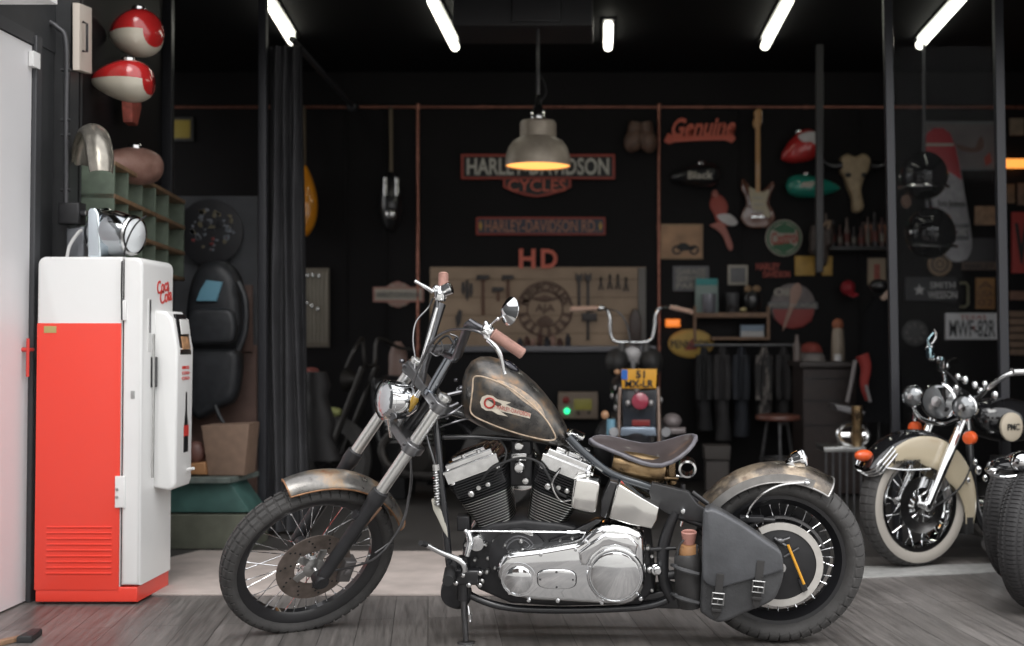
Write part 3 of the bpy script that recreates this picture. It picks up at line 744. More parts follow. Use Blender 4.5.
pl = [(473.5, 378), (479, 376.2), (487, 378), (500, 383), (513, 390), (525, 399), (537, 409.5), (547, 421), (553, 431), (555.5, 438), (551, 440.3), (540, 439), (520, 434), (500, 427.5), (485, 421.5), (475, 416.5), (470.5, 411), (471, 402), (472.5, 390)]
pls = crm([Vector((x, y, 0)) for x, y in pl], 5, True)
m = MB(); m.tube([tank_pt(p.x, p.y, .0005) for p in pls], .0032, 6, closed=True); prt(m, 'pinstripe', PINS, tank, 'worn cream outline')
# bare / rusty broad rub along the upper knee line
def tband(pts, hw_, name, m_, par, n=4):
    m = MB(); pp = crm([Vector((x, y, 0)) for x, y in pts], n); rows_ = []
    for i, p in enumerate(pp):
        t = pp[min(i+1, len(pp)-1)]-pp[max(i-1, 0)]; t.normalize(); nrm = Vector((-t.y, t.x, 0)); h = hw_*sin(pi*(i+.6)/(len(pp)+.2))
        rows_.append([tank_pt((p+nrm*h*q).x, (p+nrm*h*q).y, .0009) for q in (-1, -.5, 0, .5, 1)])
    m.loft(rows_, False, False); return prt(m, name, m_, par)
tband([(497, 380), (512, 388), (526, 398), (538, 408), (545, 417)], 4.2, 'rubbed_paint', patina('rub_patina', [(.16, .15, .14), (.35, .27, .2), (.50, .33, .2)], [.35, .5, .65], 30, rough=.35, metal=.6), tank)
# winged emblem
ew = [(480, 402), (482, 397), (487, 394.8), (493, 396), (497, 399.2), (511, 402.7), (506, 404.5), (513, 408), (531, 413.5), (530, 418.5), (512, 414), (500, 411), (508, 416.5), (498, 414.5), (492, 411), (486, 410.5), (481.5, 407.5)]
def tpoly(pts, off, name, m_, par):
    m = MB(); vs = [tank_pt(x, y, off) for x, y in pts]; c = sum(pts[i][0] for i in range(len(pts)))/len(pts)
    m.add(vs, [tuple(range(len(vs)))]); m.add([v-BW*.001 for v in vs], [tuple(reversed(range(len(vs))))]); return prt(m, name, m_, par)
em = tpoly(ew, .003, 'tank_emblem', CREAM, tank)
ring_pts = [tank_pt(489.6+4.9*cos(a), 403.0+4.9*sin(a), .0045) for a in [2*pi*k/24 for k in range(24)]]
m = MB(); m.tube(ring_pts, .0034, 6, closed=True); prt(m, 'emblem_ring', REDP, em)
m = MB()
def temap(x, y):
    px = 513.5+x*33; py = 410.8+x*8.2-y*4.2
    return tank_pt(px, py, .0038)
text(m, 'HARLEY-DAVIDSON', (0, 0, 0), BU, BV, BW, 1, 1, .0006, .0, temap); prt(m, 'emblem_lettering', REDP, em)
m = MB(); c = L(510.5, 366, .02); m.ellip(c, BU*.032-BV*.020, BW*.03, BV*.014+BU*.006); m.ellip(L(505, 363, .02), BU*.016-BV*.008, BW*.02, BV*.014); prt(m, 'fuel_cap', mat('cap_black', (.02, .02, .03), .15, .4, coat=.8), tank)
m = MB(); m.ellip(L(459, 390, .03), BU*.012, BV*.015, BW*.012); m.tube([L(456, 392, .03), L(464, 386, .03)], .006, 8); prt(m, 'tank_mount', CHROME)
m = MB(); m.slab([L(x, y, .05) for x, y in ((566, 433), (573, 433), (584, 438), (583, 441), (570, 440))], BW, .08, .004); m.ellip(L(577, 435, .05), BU*.006, BV*.006, BW*.006); prt(m, 'tank_tail_mount', CHROME2)
# ---- rear fender
a0, a1 = radians(-63), radians(34)
rf = fender(RC, BW, BV, BU, .375, .098, a0, a1, n=40, drop=.055, taper=False)
m = MB(); m.loft(rf, True, True); rfo = prt(m, 'rear_fender', patina('fender_rust', [(.05, .045, .04), (.17, .145, .12), (.42, .34, .25), (.13, .085, .06)], [.34, .48, .58, .70], 7, rough=.28), sharp=60)
m = MB(); m.tube([r[0] for r in rf], .004, 8); m.tube([r[16] for r in rf], .004, 8); m.tube([rf[-1][k] for k in range(17)], .004, 8)
# the flat light strut along the near edge
stp = []
for i in range(6, 36):
    a = a0+(a1-a0)*i/40; d_ = BV*cos(a)+BU*sin(a)
    stp.append((RC+d_*(.352-.0)+BW*.103, RC+d_*.318+BW*.101))
m.loft([[a_, b_, b_-BW*.004, a_-BW*.004] for a_, b_ in stp], True, True)
prt(m, 'fender_strut', mat('pale_strut', (.42, .41, .40), .35, .8, var=.15), rfo, 'pale grey strut')
# tail light
tc_ = L(801, 459, 0)
m = MB(); dn = (BU*.92+BV*.28).normalized(); m.lathe(tc_-dn*.02, dn, [(.004, -.034), (.020, -.028), (.033, -.008), (.037, .012), (.040, .016), (.040, .028), (.034, .032)], 28, False); m.slab([L(x, y, .03) for x, y in ((786, 464), (794, 459), (800, 466), (806, 470), (804, 473))], BW, .06, .006)
tl = prt(m, 'tail_light', CHROME)
m = MB(); m.lathe(tc_-dn*.02, dn, [(.038, .026), (.030, .038), (.001, .044)], 28, False); prt(m, 'tail_lens', GLASSM, tl, 'clear lens')
cable([(746, 517, .12), (752, 505, .12), (764, 493, .12), (782, 485, .11), (806, 482.5, .105)], .0042, 'fender_stay', CHROME2)
m = MB(); m.ellip(L(807, 483, .11), BU*.012, BV*.009, BW*.008); m.ellip(L(747, 517, .12), BU*.008, BV*.008, BW*.008); prt(m, 'stay_bolt', CHROME)
# ---- rear sprocket cover with the pale ring and yellow rod
m = MB(); m.lathe(RC, BW, [(.09, .055), (.158, .060), (.158, .095), (.150, .099), (.06, .099), (.04, .105), (.001, .106)], 56); prt(m, 'sprocket_cover', BLKS)
m = ring(RC, BW, .134, .163, .104, .006, ref=BV, a0=radians(-168)+pi*2, a1=radians(42)+pi*2)
def arc(r0, r1, a0, a1, h0, h1, n=50):
    q = []
    for i in range(n+1):
        a = a0+(a1-a0)*i/n; d_ = BV*cos(a)+BU*sin(a); q.append([RC+d_*r0+BW*h0, RC+d_*r1+BW*h0, RC+d_*r1+BW*h1, RC+d_*r0+BW*h1])
    m = MB(); m.loft(q, True, True); return m
m = arc(.137, .163, radians(-30), radians(215), .095, .104)
prt(m, 'pale_ring', mat('pale_grey_paint', (.52, .50, .47), .5, 0, var=.08))
m = arc(.172, .182, radians(-75), radians(70), .06, .075); prt(m, 'guard_hoop', STEEL)
m = MB(); m.tube([L(788, 545, .125), L(804, 584, .125)], .0055, 8); yr = prt(m, 'yellow_rod', mat('yellow_paint', (.75, .36, .03), .4, coat=.3), label='yellow rod across the rear hub')
m = MB(); m.slab([L(x, y, .118) for x, y in ((798, 580), (803, 578), (808, 590), (803, 593))], BW, .012, .003); prt(m, 'rod_clip', BLK, yr)
m = MB(); m.tube([L(778, 542, .11), L(790, 538, .11)], .006, 8); m.tube([L(784, 557, .11), L(799, 548, .11)], .0045, 8); m.tube([L(774, 538, .11), L(786, 546, .11)], .007, 8); m.ellip(L(780, 541, .11), BU*.018, BV*.012, BW*.01); prt(m, 'axle_fitting', STEEL)
# chain/belt guard line
m = MB(); m.tube([L(700, 528, .08), L(745, 520, .09), L(775, 520, .09)], .009, 8, smooth=4)
m.box(L(752, 520, .11), BU, BV, BW, .09, .022, .03, .004); prt(m, 'fender_rail', BLKS)
# ---- saddlebag
def closed_px(pts, w, n=4): return [L(p.x, p.y, w) for p in crm([Vector((x, y, 0)) for x, y in pts], n, True)]
bagp = [(704, 520), (708, 512), (716, 512), (740, 526), (768, 545), (781, 556), (784, 574), (779, 592), (771, 603), (745, 614), (727, 622), (716, 623), (704, 616), (700, 608), (702, 570)]
m = MB(); m.slab(closed_px(bagp, .245), BW, .115, .018, True); bag = prt(m, 'saddlebag', LEATH, label='grey leather saddlebag on the rear wheel', sharp=50)
flp = [(703, 516), (708, 510.5), (716, 511), (740, 524), (768, 543.5), (781, 553), (783, 566), (781, 572), (760, 578), (735, 584.5), (722, 588), (713, 587.5), (704, 582), (702, 570)]
m = MB(); m.slab(closed_px(flp, .262), BW, .03, .010); prt(m, 'bag_flap', mat('flap_leather', (.080, .083, .090), .42, 0., var=.28, vs=9, bump=.3, bs=80), bag, 'smooth blue grey flap', sharp=50)
for (x0, y0, x1, y1) in ((720.5, 574, 715.5, 620), (761, 561, 755.5, 609)):
    m = MB(); a_, b_ = L(x0, y0, .268), L(x1, y1, .268); d_ = (b_-a_).normalized(); t_ = d_.cross(BW).normalized(); l_ = (b_-a_).length
    m.slab([a_-t_*.014, a_+t_*.014, b_-d_*.02+t_*.015, b_+t_*.002, b_-t_*.002, b_-d_*.02-t_*.015], BW, .008, .002)
    sp_ = prt(m, 'bag_strap', LEATHD, bag)
    m = MB(); c = a_+d_*l_*.53+BW*.006
    m.tube([c-t_*.021-d_*.022, c+t_*.021-d_*.022, c+t_*.021+d_*.02, c-t_*.021+d_*.02], .0042, 8, closed=True); m.tube([c-t_*.02, c+t_*.02], .003, 6); m.tube([c, c+d_*.02], .0025, 6); prt(m, 'buckle', mat('buckle_steel', (.30, .30, .30), .35, .9), sp_)
    m = MB(); m.box(c+d_*.045+BW*.001, t_, d_, BW, .036, .012, .01, .002); prt(m, 'strap_loop', LEATHD, sp_)
# ---- bottle carrier next to the bag
m = MB(); m.lathe(L(690, 607, .17), BV-BU*.05, [(.03, 0), (.046, .004), (.052, .05), (.052, .17), (.048, .205), (.042, .212), (.042, .18)], 24); bc = prt(m, 'bottle_carrier', LEATHD, label='dark leather bottle carrier')
for y in (569, 598):
    m = MB(); m.tube([L(673, y-3, .20), L(680, y, .235), L(690, y+3, .24), L(699, y+5, .235)], [.004, .009, .009, .006], 8, smooth=3); m.tube([L(672, y-4, .15), L(676, y-3, .21)], .007, 8); prt(m, 'carrier_strap', LEATH, bc)
m = MB(); m.lathe(L(689, 549, .17), BV, [(.036, -.03), (.036, 0), (.030, .015), (.02, .02)], 24); prt(m, 'bottle_neck', mat('amber_leather', (.38, .20, .09), .45, var=.2), bc, 'orange brown bottle shoulder')
m = MB(); m.lathe(L(689, 541, .17), BV, [(.022, -.01), (.024, .0), (.028, .02), (.03, .034), (.026, .038), (.021, .034), (.018, .0)], 24); prt(m, 'bottle_cap', mat('pink_cap', (.45, .22, .18), .5), bc, 'pink cap')
m = MB(); m.tube([L(676, 560, .19), L(680, 545, .2), L(684, 540, .2)], .004, 8, smooth=3); m.tube([L(697, 560, .19), L(697, 545, .2)], .004, 8); prt(m, 'carrier_rim', LEATH, bc)
m = MB(); m.lathe(RC, BW, [(.014, -.13), (.014, .125), (.02, .126), (.02, .14), (.003, .142)], 14); prt(m, 'rear_axle', CHROME2)
# far side: exhaust pipe and air cleaner (hidden side of the machine)
m = MB(); m.tube([L(500, 500, -.16), L(480, 520, -.2), L(470, 560, -.2), L(520, 590, -.2), L(640, 596, -.2), L(700, 592, -.2)], .024, 16, smooth=5); prt(m, 'exhaust_pipe', CHROME2)
m = MB(); m.lathe(L(521, 470, -.10), -BW, [(.08, 0), (.085, .01), (.085, .05), (.07, .062), (.001, .064)], 32); prt(m, 'air_cleaner', CHROME2)
# ================================================================== THE PLACE
X_, Y_, Z_ = Vector((1, 0, 0)), Vector((0, 1, 0)), Vector((0, 0, 1))
TW = Vector((0, -1, 0))
YW = 10.6
BW_ = wallY(YW-.0)
def struct(m, name, mt, sharp=38): return solo(m, name, mt, (0, 0, 0), kind='structure', sharp=sharp)
# ---- plank floor material
def planks(name, c0, c1, w, ln, rough, grain=.5):
    m = bpy.data.materials.new(name); m.use_nodes = True; nt = m.node_tree; b = nt.nodes['Principled BSDF']; lk = nt.links.new
    tc = nd(nt, 'ShaderNodeTexCoord'); mp = nd(nt, 'ShaderNodeMapping'); mp.inputs['Rotation'].default_value = (0, 0, pi/2-.14)
    lk(tc.outputs['Object'], mp.inputs['Vector'])
    br = nd(nt, 'ShaderNodeTexBrick'); br.offset = .37; br.inputs['Scale'].default_value = 1; br.inputs['Brick Width'].default_value = ln; br.inputs['Row Height'].default_value = w
    br.inputs['Mortar Size'].default_value = .0022; br.inputs['Mortar Smooth'].default_value = .4; br.inputs['Bias'].default_value = 0
    br.inputs['Color1'].default_value = (*c0, 1); br.inputs['Color2'].default_value = (*c1, 1); br.inputs['Mortar'].default_value = (*[c*.45 for c in c0], 1)
    lk(mp.outputs[0], br.inputs['Vector'])
    m2 = nd(nt, 'ShaderNodeMapping'); m2.inputs['Scale'].default_value = (1.6, 26, 1); lk(mp.outputs[0], m2.inputs['Vector'])
    n = nd(nt, 'ShaderNodeTexNoise'); n.inputs['Scale'].default_value = 1.6; n.inputs['Detail'].default_value = 8; n.inputs['Roughness'].default_value = .65; n.inputs['Distortion'].default_value = .6; lk(m2.outputs[0], n.inputs['Vector'])
    n3 = nd(nt, 'ShaderNodeTexNoise'); n3.inputs['Scale'].default_value = 2.2; n3.inputs['Detail'].default_value = 5; lk(tc.outputs['Object'], n3.inputs['Vector'])
    r = nd(nt, 'ShaderNodeMapRange'); r.inputs[1].default_value = .3; r.inputs[2].default_value = .7; r.inputs[3].default_value = 1-grain; r.inputs[4].default_value = 1+grain*.7; lk(n.outputs['Fac'], r.inputs[0])
    r3 = nd(nt, 'ShaderNodeMapRange'); r3.inputs[1].default_value = .3; r3.inputs[2].default_value = .7; r3.inputs[3].default_value = .8; r3.inputs[4].default_value = 1.25; lk(n3.outputs['Fac'], r3.inputs[0])
    mm = nd(nt, 'ShaderNodeMath', operation='MULTIPLY'); lk(r.outputs[0], mm.inputs[0]); lk(r3.outputs[0], mm.inputs[1])
    vm = nd(nt, 'ShaderNodeVectorMath', operation='SCALE'); lk(br.outputs['Color'], vm.inputs[0]); lk(mm.outputs[0], vm.inputs['Scale']); lk(vm.outputs[0], b.inputs['Base Color'])
    rr = nd(nt, 'ShaderNodeMapRange'); rr.inputs[3].default_value = rough*.7; rr.inputs[4].default_value = rough*1.3; lk(n.outputs['Fac'], rr.inputs[0]); lk(rr.outputs[0], b.inputs['Roughness'])
    bp = nd(nt, 'ShaderNodeBump'); bp.inputs['Strength'].default_value = .35; bp.inputs['Distance'].default_value = .003
    sb = nd(nt, 'ShaderNodeMath', operation='SUBTRACT'); lk(n.outputs['Fac'], sb.inputs[0]); lk(br.outputs['Fac'], sb.inputs[1]); lk(sb.outputs[0], bp.inputs['Height']); lk(bp.outputs[0], b.inputs['Normal'])
    MATS[name] = m; return m
WALLB = mat('wall_black', (.0080, .0072, .0080), .55, var=.15, vs=3, spec=.15)
m = MB(); m.aabb(-30, 30, -40, 3.6, -.12, -.02); struct(m, 'ground', mat('pale_paving', (.42, .41, .39), .8, var=.12, vs=2))
m = MB(); m.aabb(-9, 9, 3.6, 6.9, -.1, 0); struct(m, 'floor', planks('weathered_planks', (.120, .111, .105), (.170, .158, .150), .142, 2.3, .42))
m = MB(); m.aabb(-9, 9, 6.9, 11, -.1, -.002); struct(m, 'floor_garage', mat('dark_concrete', (.05, .047, .045), .5, var=.25, vs=4))
m = MB(); m.slab([Vector(((px-608)/1270*Y, Y, .006)) for px, Y in ((850, 6.28), (1060, 6.50), (1060, 6.72), (850, 6.58))], Z_, .006, .002); struct(m, 'trim_1', mat('threshold_stone', (.36, .36, .35), .5, var=.15))
m = MB(); m.aabb(-4.8, 3.7, YW, YW+.2, 0, 3.6); struct(m, 'wall_back', WALLB)
m = MB(); m.aabb(-4.8, 3.7, 6.45, YW, 3.42, 3.6); struct(m, 'ceiling', mat('ceiling_black', (.007, .007, .008), .7, spec=.1))
m = MB(); m.aabb(-4.8, 4.2, 6.25, 6.45, 3.08, 4.6); struct(m, 'wall_shade_header', WALLB)  # unseen header above the opening, added to shade the garage
m = MB(); m.aabb(3.55, 3.7, 6.3, YW, 0, 3.5); struct(m, 'wall_right', WALLB)
WL = Fr((-2.545, 6.1, 0), (-.14, 1, 0), (0, 0, 1), (1, .14, 0))
LU, LN = WL.U, WL.N
m = MB(); c = WL.o+LU*.93-LN*.0+Z_*1.7; m.box(c, LU, Z_, LN, 1.9, 3.5, .1); struct(m, 'wall_left', mat('wall_black', (0, 0, 0)))
m = MB(); m.aabb(-4.8, -2.9, 8.3, 8.4, 0, 3.5); struct(m, 'wall_left_return', WALLB)
PNL = mat('panel_charcoal', (.035, .036, .038), .5, var=.1)
m = MB(); m.aabb(-3.4, -2.545, 5.98, 6.12, 0, 4.2); struct(m, 'wall_entrance', PNL)
m = MB(); m.aabb(-2.9, -2.615, 0.5, 5.98, 2.53, 4.2); m.aabb(-2.9, -2.62, 5.765, 5.975, 0, 2.54); m.aabb(-2.9, -2.62, 0.5, 3.6, 0, 2.54); struct(m, 'wall_facade', PNL)
m = MB(); m.aabb(-2.66, -2.58, 5.705, 5.76, 0, 2.55, .006); m.aabb(-2.66, -2.59, 3.6, 5.70, 2.505, 2.56, .006); struct(m, 'trim_2', mat('jamb', (.045, .046, .05), .45))
# black panels joints on the back wall
m = MB()
for px in (345, 385, 740, 860): m.box(BW_.at(px, 225, .012), X_, Z_, TW, .03, 2.0, .012, .002)
struct(m, 'trim_3', WALLB)
m = MB(); m.aabb(-1.0, -.10, 8.1, 8.6, 3.19, 3.42, .01); m.aabb(-.62, -.3, 8.08, 8.1, 3.21, 3.40, .01); struct(m, 'trim_4', mat('duct_black', (.018, .018, .02), .5))
# ---- door
d1 = thing('door_1', (-2.6, 5.6, 0), None, None); d1['kind'] = 'structure'
m = MB(); m.aabb(-2.66, -2.60, 3.62, 5.70, .01, 2.50, .004); m.done('door_leaf', mat('white_door', (.74, .73, .74), .35, var=.03, vs=1), d1)
m = MB(); m.aabb(-2.598, -2.575, 5.66, 5.73, 2.40, 2.47, .004); m.done('hinge', mat('white_enamel', (.80, .80, .79), .35), d1)
hp = Vector((-2.575, 5.64, 1.13)); RDH = mat('red_plastic', (.62, .05, .04), .4)
m = MB(); m.tube([hp+Z_*.05, hp-Z_*.12], .007, 10); m.tube([hp, hp+Y_*.05], .008, 8); m.tube([hp, hp-X_*.05], .010, 8); m.done('door_handle', RDH, d1)
# green exit sign above the door
es = thing('exit_sign', (-2.45, 5.15, 2.6), 'green emergency exit sign box above the white door', 'sign')
m = MB(); m.aabb(-2.6, -2.27, 5.12, 5.20, 2.555, 2.74, .01); m.done('housing', mat('white_enamel', (1, 1, 1)), es)
m = MB(); m.aabb(-2.59, -2.28, 5.113, 5.121, 2.575, 2.73, .002); m.done('sign_face', mat('exit_green', (.02, .35, .13), .4, emit=.25, ecol=(.02, .5, .2)), es)
# conduit and socket
m = MB(); wf = wallY(5.95); m.tube([wf.at(0, 4, .03), wf.at(40, 18, .03), wf.at(58, 28, .03), wf.at(66, 44, .03), wf.at(66, 120, .03), wf.at(66, 206, .03)], .012, 10, smooth=5)
cd = solo(m, 'conduit', mat('conduit_grey', (.07, .07, .075), .35, .3), wf.at(66, 120, .03), 'dark metal conduit pipe running down the wall right of the white door', 'pipe')
m = MB()
for y in (70, 120, 135, 190): m.tube([wf.at(61, y, .03), wf.at(71, y, .03)], .008, 8)
m.done('pipe_clip', PNL, cd)
sk = thing('socket_box', wf.at(68, 213, .0), 'black electrical socket box at the lower end of the conduit', 'socket')
m = MB(); m.box(wf.at(68, 213, .08), X_, Z_, TW, .10, .10, .08, .01); m.done('box', BLKS, sk)
m = MB(); m.tube([wf.at(76, 213, .05), wf.at(86, 213, .05)], .016, 12); m.done('plug', BLK, sk)
m = MB(); m.tube([wf.at(82, 213, .05), wf.at(87, 213, .05)], .013, 10); m.done('plug_end', ALU, sk)
# ---- mat and scattered things on the deck
m = MB(); m.slab([Vector(p) for p in ((-2.35, 5.86, .012), (.1, 5.84, .012), (.16, 7.0, .012), (-2.26, 7.05, .012), (-2.42, 6.6, .012))], Z_, .010, .003)
solo(m, 'floor_mat', mat('beige_mat', (.46, .40, .37), .85, var=.18, vs=5, bump=.4, bs=120), (-1.1, 6.4, 0), 'large worn beige mat on the floor behind the big motorcycle', 'mat')
# brush on deck bottom left
def gp(px, py, z=0):
    d = ray(px, py); return CAM+d*((z-CAM.z)/d.z)
br = thing('hand_brush', gp(18, 636), 'wooden hand brush with dark bristles on the deck near the white door', 'brush')
m = MB(); a_, b_ = gp(-4, 641, .02), gp(26, 634, .02); t_ = (b_-a_).normalized(); n_ = Vector((-t_.y, t_.x, 0)); m.slab([a_-n_*.02, b_-n_*.012, b_+n_*.012, a_+n_*.02], Z_, .018, .005); m.done('brush_handle', mat('wood_brown', (.25, .15, .09), .5, var=.3), br)
m = MB(); a_, b_ = gp(24, 636, .028), gp(37, 628, .028); t_ = (b_-a_).normalized(); n_ = Vector((-t_.y, t_.x, 0)); m.slab([a_-n_*.028, b_-n_*.02, b_+n_*.02, a_+n_*.028], Z_, .026, .008); m.done('bristles', RUBB, br)

# ================================================================== VENDING COOLER
WHT = mat('white_enamel_paint', (.80, .80, .79), .28, coat=.4, var=.03, vs=2); CRED = mat('cooler_red', (.86, .060, .036), .33, coat=.3); 
vx0, vx1, vy0, vy1, vz = -2.545, -2.075, 5.66, 6.06, 1.545
vc = thing('drinks_cooler', (-2.31, 5.86, 0), 'tall white and red vintage soft drink vending cooler by the white door', 'vending machine')
def rbox(x0, x1, y0, y1, z0, z1, r, ax='y', bev=.0, n=6, corners=(1, 1, 1, 1)):
    """box along y with rounded x-z corners (corner order: ll, lr, ur, ul)"""
    pts = []
    cs = [(x0, z0, 180, corners[0]), (x1, z0, 270, corners[1]), (x1, z1, 0, corners[2]), (x0, z1, 90, corners[3])]
    for cx_, cz_, a, on in cs:
        if not on: pts.append(Vector((cx_, y0, cz_))); continue
        ox = r if cx_ == x0 else -r; oz = r if cz_ == z0 else -r
        for k in range(n+1):
            q = radians(a+90*k/n); pts.append(Vector((cx_+ox+r*cos(q), y0, cz_+oz+r*sin(q))))
    m = MB(); m.slab(pts, TW, y1-y0, bev, True); return m
xg = -2.163   # gap between the body and the door
m = rbox(vx0, xg-.003, vy0, vy1, .07, vz, .035, bev=.012, corners=(0, 0, 0, 1)); m.done('cabinet', WHT, vc)
m = MB(); m.aabb(vx0+.002, xg-.006, vy0-.004, vy0+.01, .065, 1.248, .003); red = m.done('side_panel', CRED, vc); red['label'] = 'red side panel'
m = MB(); m.aabb(xg-.008, xg+.006, vy0+.012, vy1-.012, .08, vz-.012, .0); m.done('door_seal', RUBB, vc)
for k in range(9):
    m = MB(); z = .135+.0255*k; m.box((vx0+.20-.0, vy0-.006, z), X_, (Z_+TW*.55).normalized(), (TW-Z_*.5).normalized(), .29, .014, .01, .003); m.done('louvre', CRED, red)
m = MB(); m.box(P(50, 329.5, vy0-.006), X_, Z_, TW, .055, .030, .003, .001); lb = m.done('rating_plate', mat('gold_label', (.45, .38, .15), .4), red)
m = rbox(xg+.003, vx1, vy0-.004, vy1+.004, .085, vz-.003, .035, bev=.015, corners=(0, 0, 1, 0)); dr = m.done('cooler_door', WHT, vc)
m = MB(); m.aabb(vx0+.006, vx1-.012, vy0+.0, vy1-.0, .012, .078, .006); m.done('base', CRED, vc)
m = MB(); m.aabb(vx0+.03, vx1-.05, vy0+.03, vy1-.03, 0, .014); m.done('foot', BLK, vc)
for z in (.50, 1.3):
    m = MB(); m.aabb(xg-.022, xg+.022, vy0-.016, vy0-.002, z-.07, z+.07, .004) if z < 1 else m.aabb(xg-.004, xg+.020, vy0-.014, vy0-.002, z-.04, z+.05, .004); hg = m.done('hinge', WHT, vc)
m = MB()
for z in (.478, .512): m.lathe((xg-.012, vy0-.016, z), TW, [(.007, 0), (.007, .004), (.001, .005)], 10)
m.done('hinge_screw', ALU, vc)
# coin mechanism bump on the door front
bx1 = -1.975; by0, by1 = 5.82, 6.045
pts = [(vx1-.01, .50), (bx1-.03, .485), (bx1-.008, .495), (bx1, .52), (bx1+.004, 1.13), (bx1-.02, 1.27), (bx1-.05, 1.305), (vx1-.01, 1.31)]
m = MB(); m.slab([Vector((x, by0, z)) for x, z in pts], TW, by1-by0, .014, True); cb = m.done('coin_unit', WHT, vc)
m = MB(); m.box((bx1-.006, 5.93, 1.20), Y_, (Z_+X_*-.14).normalized(), (X_+Z_*.14).normalized(), .15, .19, .01, .003); wn = m.done('price_window', BLK, cb)
m = MB(); m.box((bx1+.002, 5.93, 1.235), Y_, (Z_+X_*-.14).normalized(), (X_+Z_*.14).normalized(), .12, .07, .004, .002); m.done('window_card', mat('card_white', (.7, .7, .68), .5), wn)
m = MB(); m.box((bx1+.006, 5.93, 1.16), Y_, (Z_+X_*-.14).normalized(), (X_+Z_*.14).normalized(), .10, .06, .004, .002); m.done('window_picture', mat('tan_print', (.45, .25, .13), .5, var=.5, vs=30), wn)
m = MB()
for z in (1.045, 1.02, .995): text(m, 'DRINK ICE' if z > 1.03 else 'COLD', (bx1+.0045, 5.93, z), Y_, Z_, X_, .10, .014, .002)
m.done('lettering', RDH, cb)
m = MB(); bp_ = Vector((bx1+.003, 5.95, .78)); sil = [(0, -.13), (.030, -.13), (.032, -.02), (.012, .06), (.012, .15), (-.012, .15), (-.012, .06), (-.032, -.02), (-.030, -.13)]
m.slab([bp_+Y_*a+Z_*b for a, b in sil], X_, .004, .001); bt = m.done('bottle_picture', BLK, cb)
m = MB(); m.box(bp_+X_*.002-Z_*.03-Y_*.0, Y_, Z_, X_, .062, .05, .002, .0); m.done('bottle_label', RDH, bt)
m = MB(); m.tube([Vector((bx1-.005, 5.98, .565)), Vector((bx1+.035, 5.97, .572))], .007, 8); m.done('coin_return_lever', WHT, cb)
m = MB(); m.box((vx1-.002+.005, 5.745, 1.24), Y_, Z_, X_, .045, .24, .01, .004); m.done('door_handle_plate', WHT, dr)
m = MB(); m.box((vx1+.006, 5.745, 1.28), Y_, Z_, X_, .016, .15, .006, .001); m.done('handle_slot', STEEL, dr)
m = MB(); m.tube([(vx1+.012, 5.77, 1.20), (vx1+.014, 5.77, .95), (vx1+.012, 5.77, .55)], .006, 8); m.done('trim_rod', ALU, dr)
m = MB(); m.box((vx1+.016, 5.79, 1.027), Y_, Z_, X_, .045, .137, .016, .003); m.done('lock_plate', BLKS, dr)
m = MB(); m.box((xg+.05, vy0-.007, .93), X_, Z_, TW, .018, .035, .003, .001); m.done('lock', ALU, dr)
m = MB(); lo = Vector((vx1+.001, 5.935, 1.40))
for dz, s_, dy in ((.025, 'Coca', -.02), (-.02, 'Cola', .02)): text(m, s_, lo+Z_*dz+Y_*dy, (Y_+Z_*.18).normalized(), Z_-Y_*.12, X_, .16, .062, .002, .014)
m.done('lettering', RDH, dr)
# ---- things on top of the cooler
hl2 = thing('chrome_headlamp', (-2.27, 5.9, 1.55), 'large chrome headlamp shell lying on top of the white cooler', 'headlamp')
a_ = P(101, 232, 5.88); ax = Vector((1, -.25, -.12)).normalized()
m = MB(); m.lathe(a_+Z_*.0, ax, [(.012, -.01), (.108, -.008), (.114, .0), (.114, .02), (.106, .03), (.108, .06), (.104, .10), (.092, .14), (.082, .165)], 40, False); m.done('shell', mat('dark_chrome', (.42, .44, .46), .08, 1.), hl2)
m = MB(); m.lathe(a_, ax, [(.090, .160), (.094, .172), (.090, .182), (.08, .184)], 40, False); m.done('rim', CHROME2, hl2)
m = MB(); m.lathe(a_, ax, [(.084, .178), (.06, .195), (.001, .205)], 32, False); m.done('lens', GLASSM, hl2)
m = MB(); m.tube([P(124, 258, 5.77), P(126, 245, 5.74), P(131, 232, 5.72), P(138, 222, 5.74), P(146, 216, 5.8)], .004, 8, smooth=4); m.tube([P(124, 258, 5.77), P(122, 262, 5.65), P(121.5, 290, 5.646), P(122, 320, 5.648)], .004, 8); m.done('cord', RUBB, hl2)
bx = P(93.5, 257, 5.80); m = MB(); m.slab([P(x, y, 5.76) for x, y in ((87.5, 257), (87, 211), (90, 207.5), (96, 208), (98.5, 214), (101, 257))], TW, .12, .008, True); solo(m, 'chrome_plate', mat('blue_chrome', (.75, .83, .88), .15, 1.), bx, 'upright chrome plate standing beside the headlamp on the cooler', 'metal plate')
m = MB(); m.tube([P(67, 257, 5.85), P(70, 245, 5.85), P(78, 233, 5.85), P(82, 230, 5.85)], .008, 8, smooth=4); solo(m, 'cable_loop', WHT, P(67, 257, 5.85), 'white cable loop rising behind the left edge of the cooler top', 'cable')
m = MB(); m.slab([P(x, y, 5.9) for x, y in ((66, 258), (66, 228), (84, 226), (84, 258))], TW, .1, .01, True); solo(m, 'grey_canister', mat('canister_grey', (.22, .23, .25), .4, .5), P(75, 258, 5.9), 'grey metal canister behind the chrome plate on the cooler', 'canister')

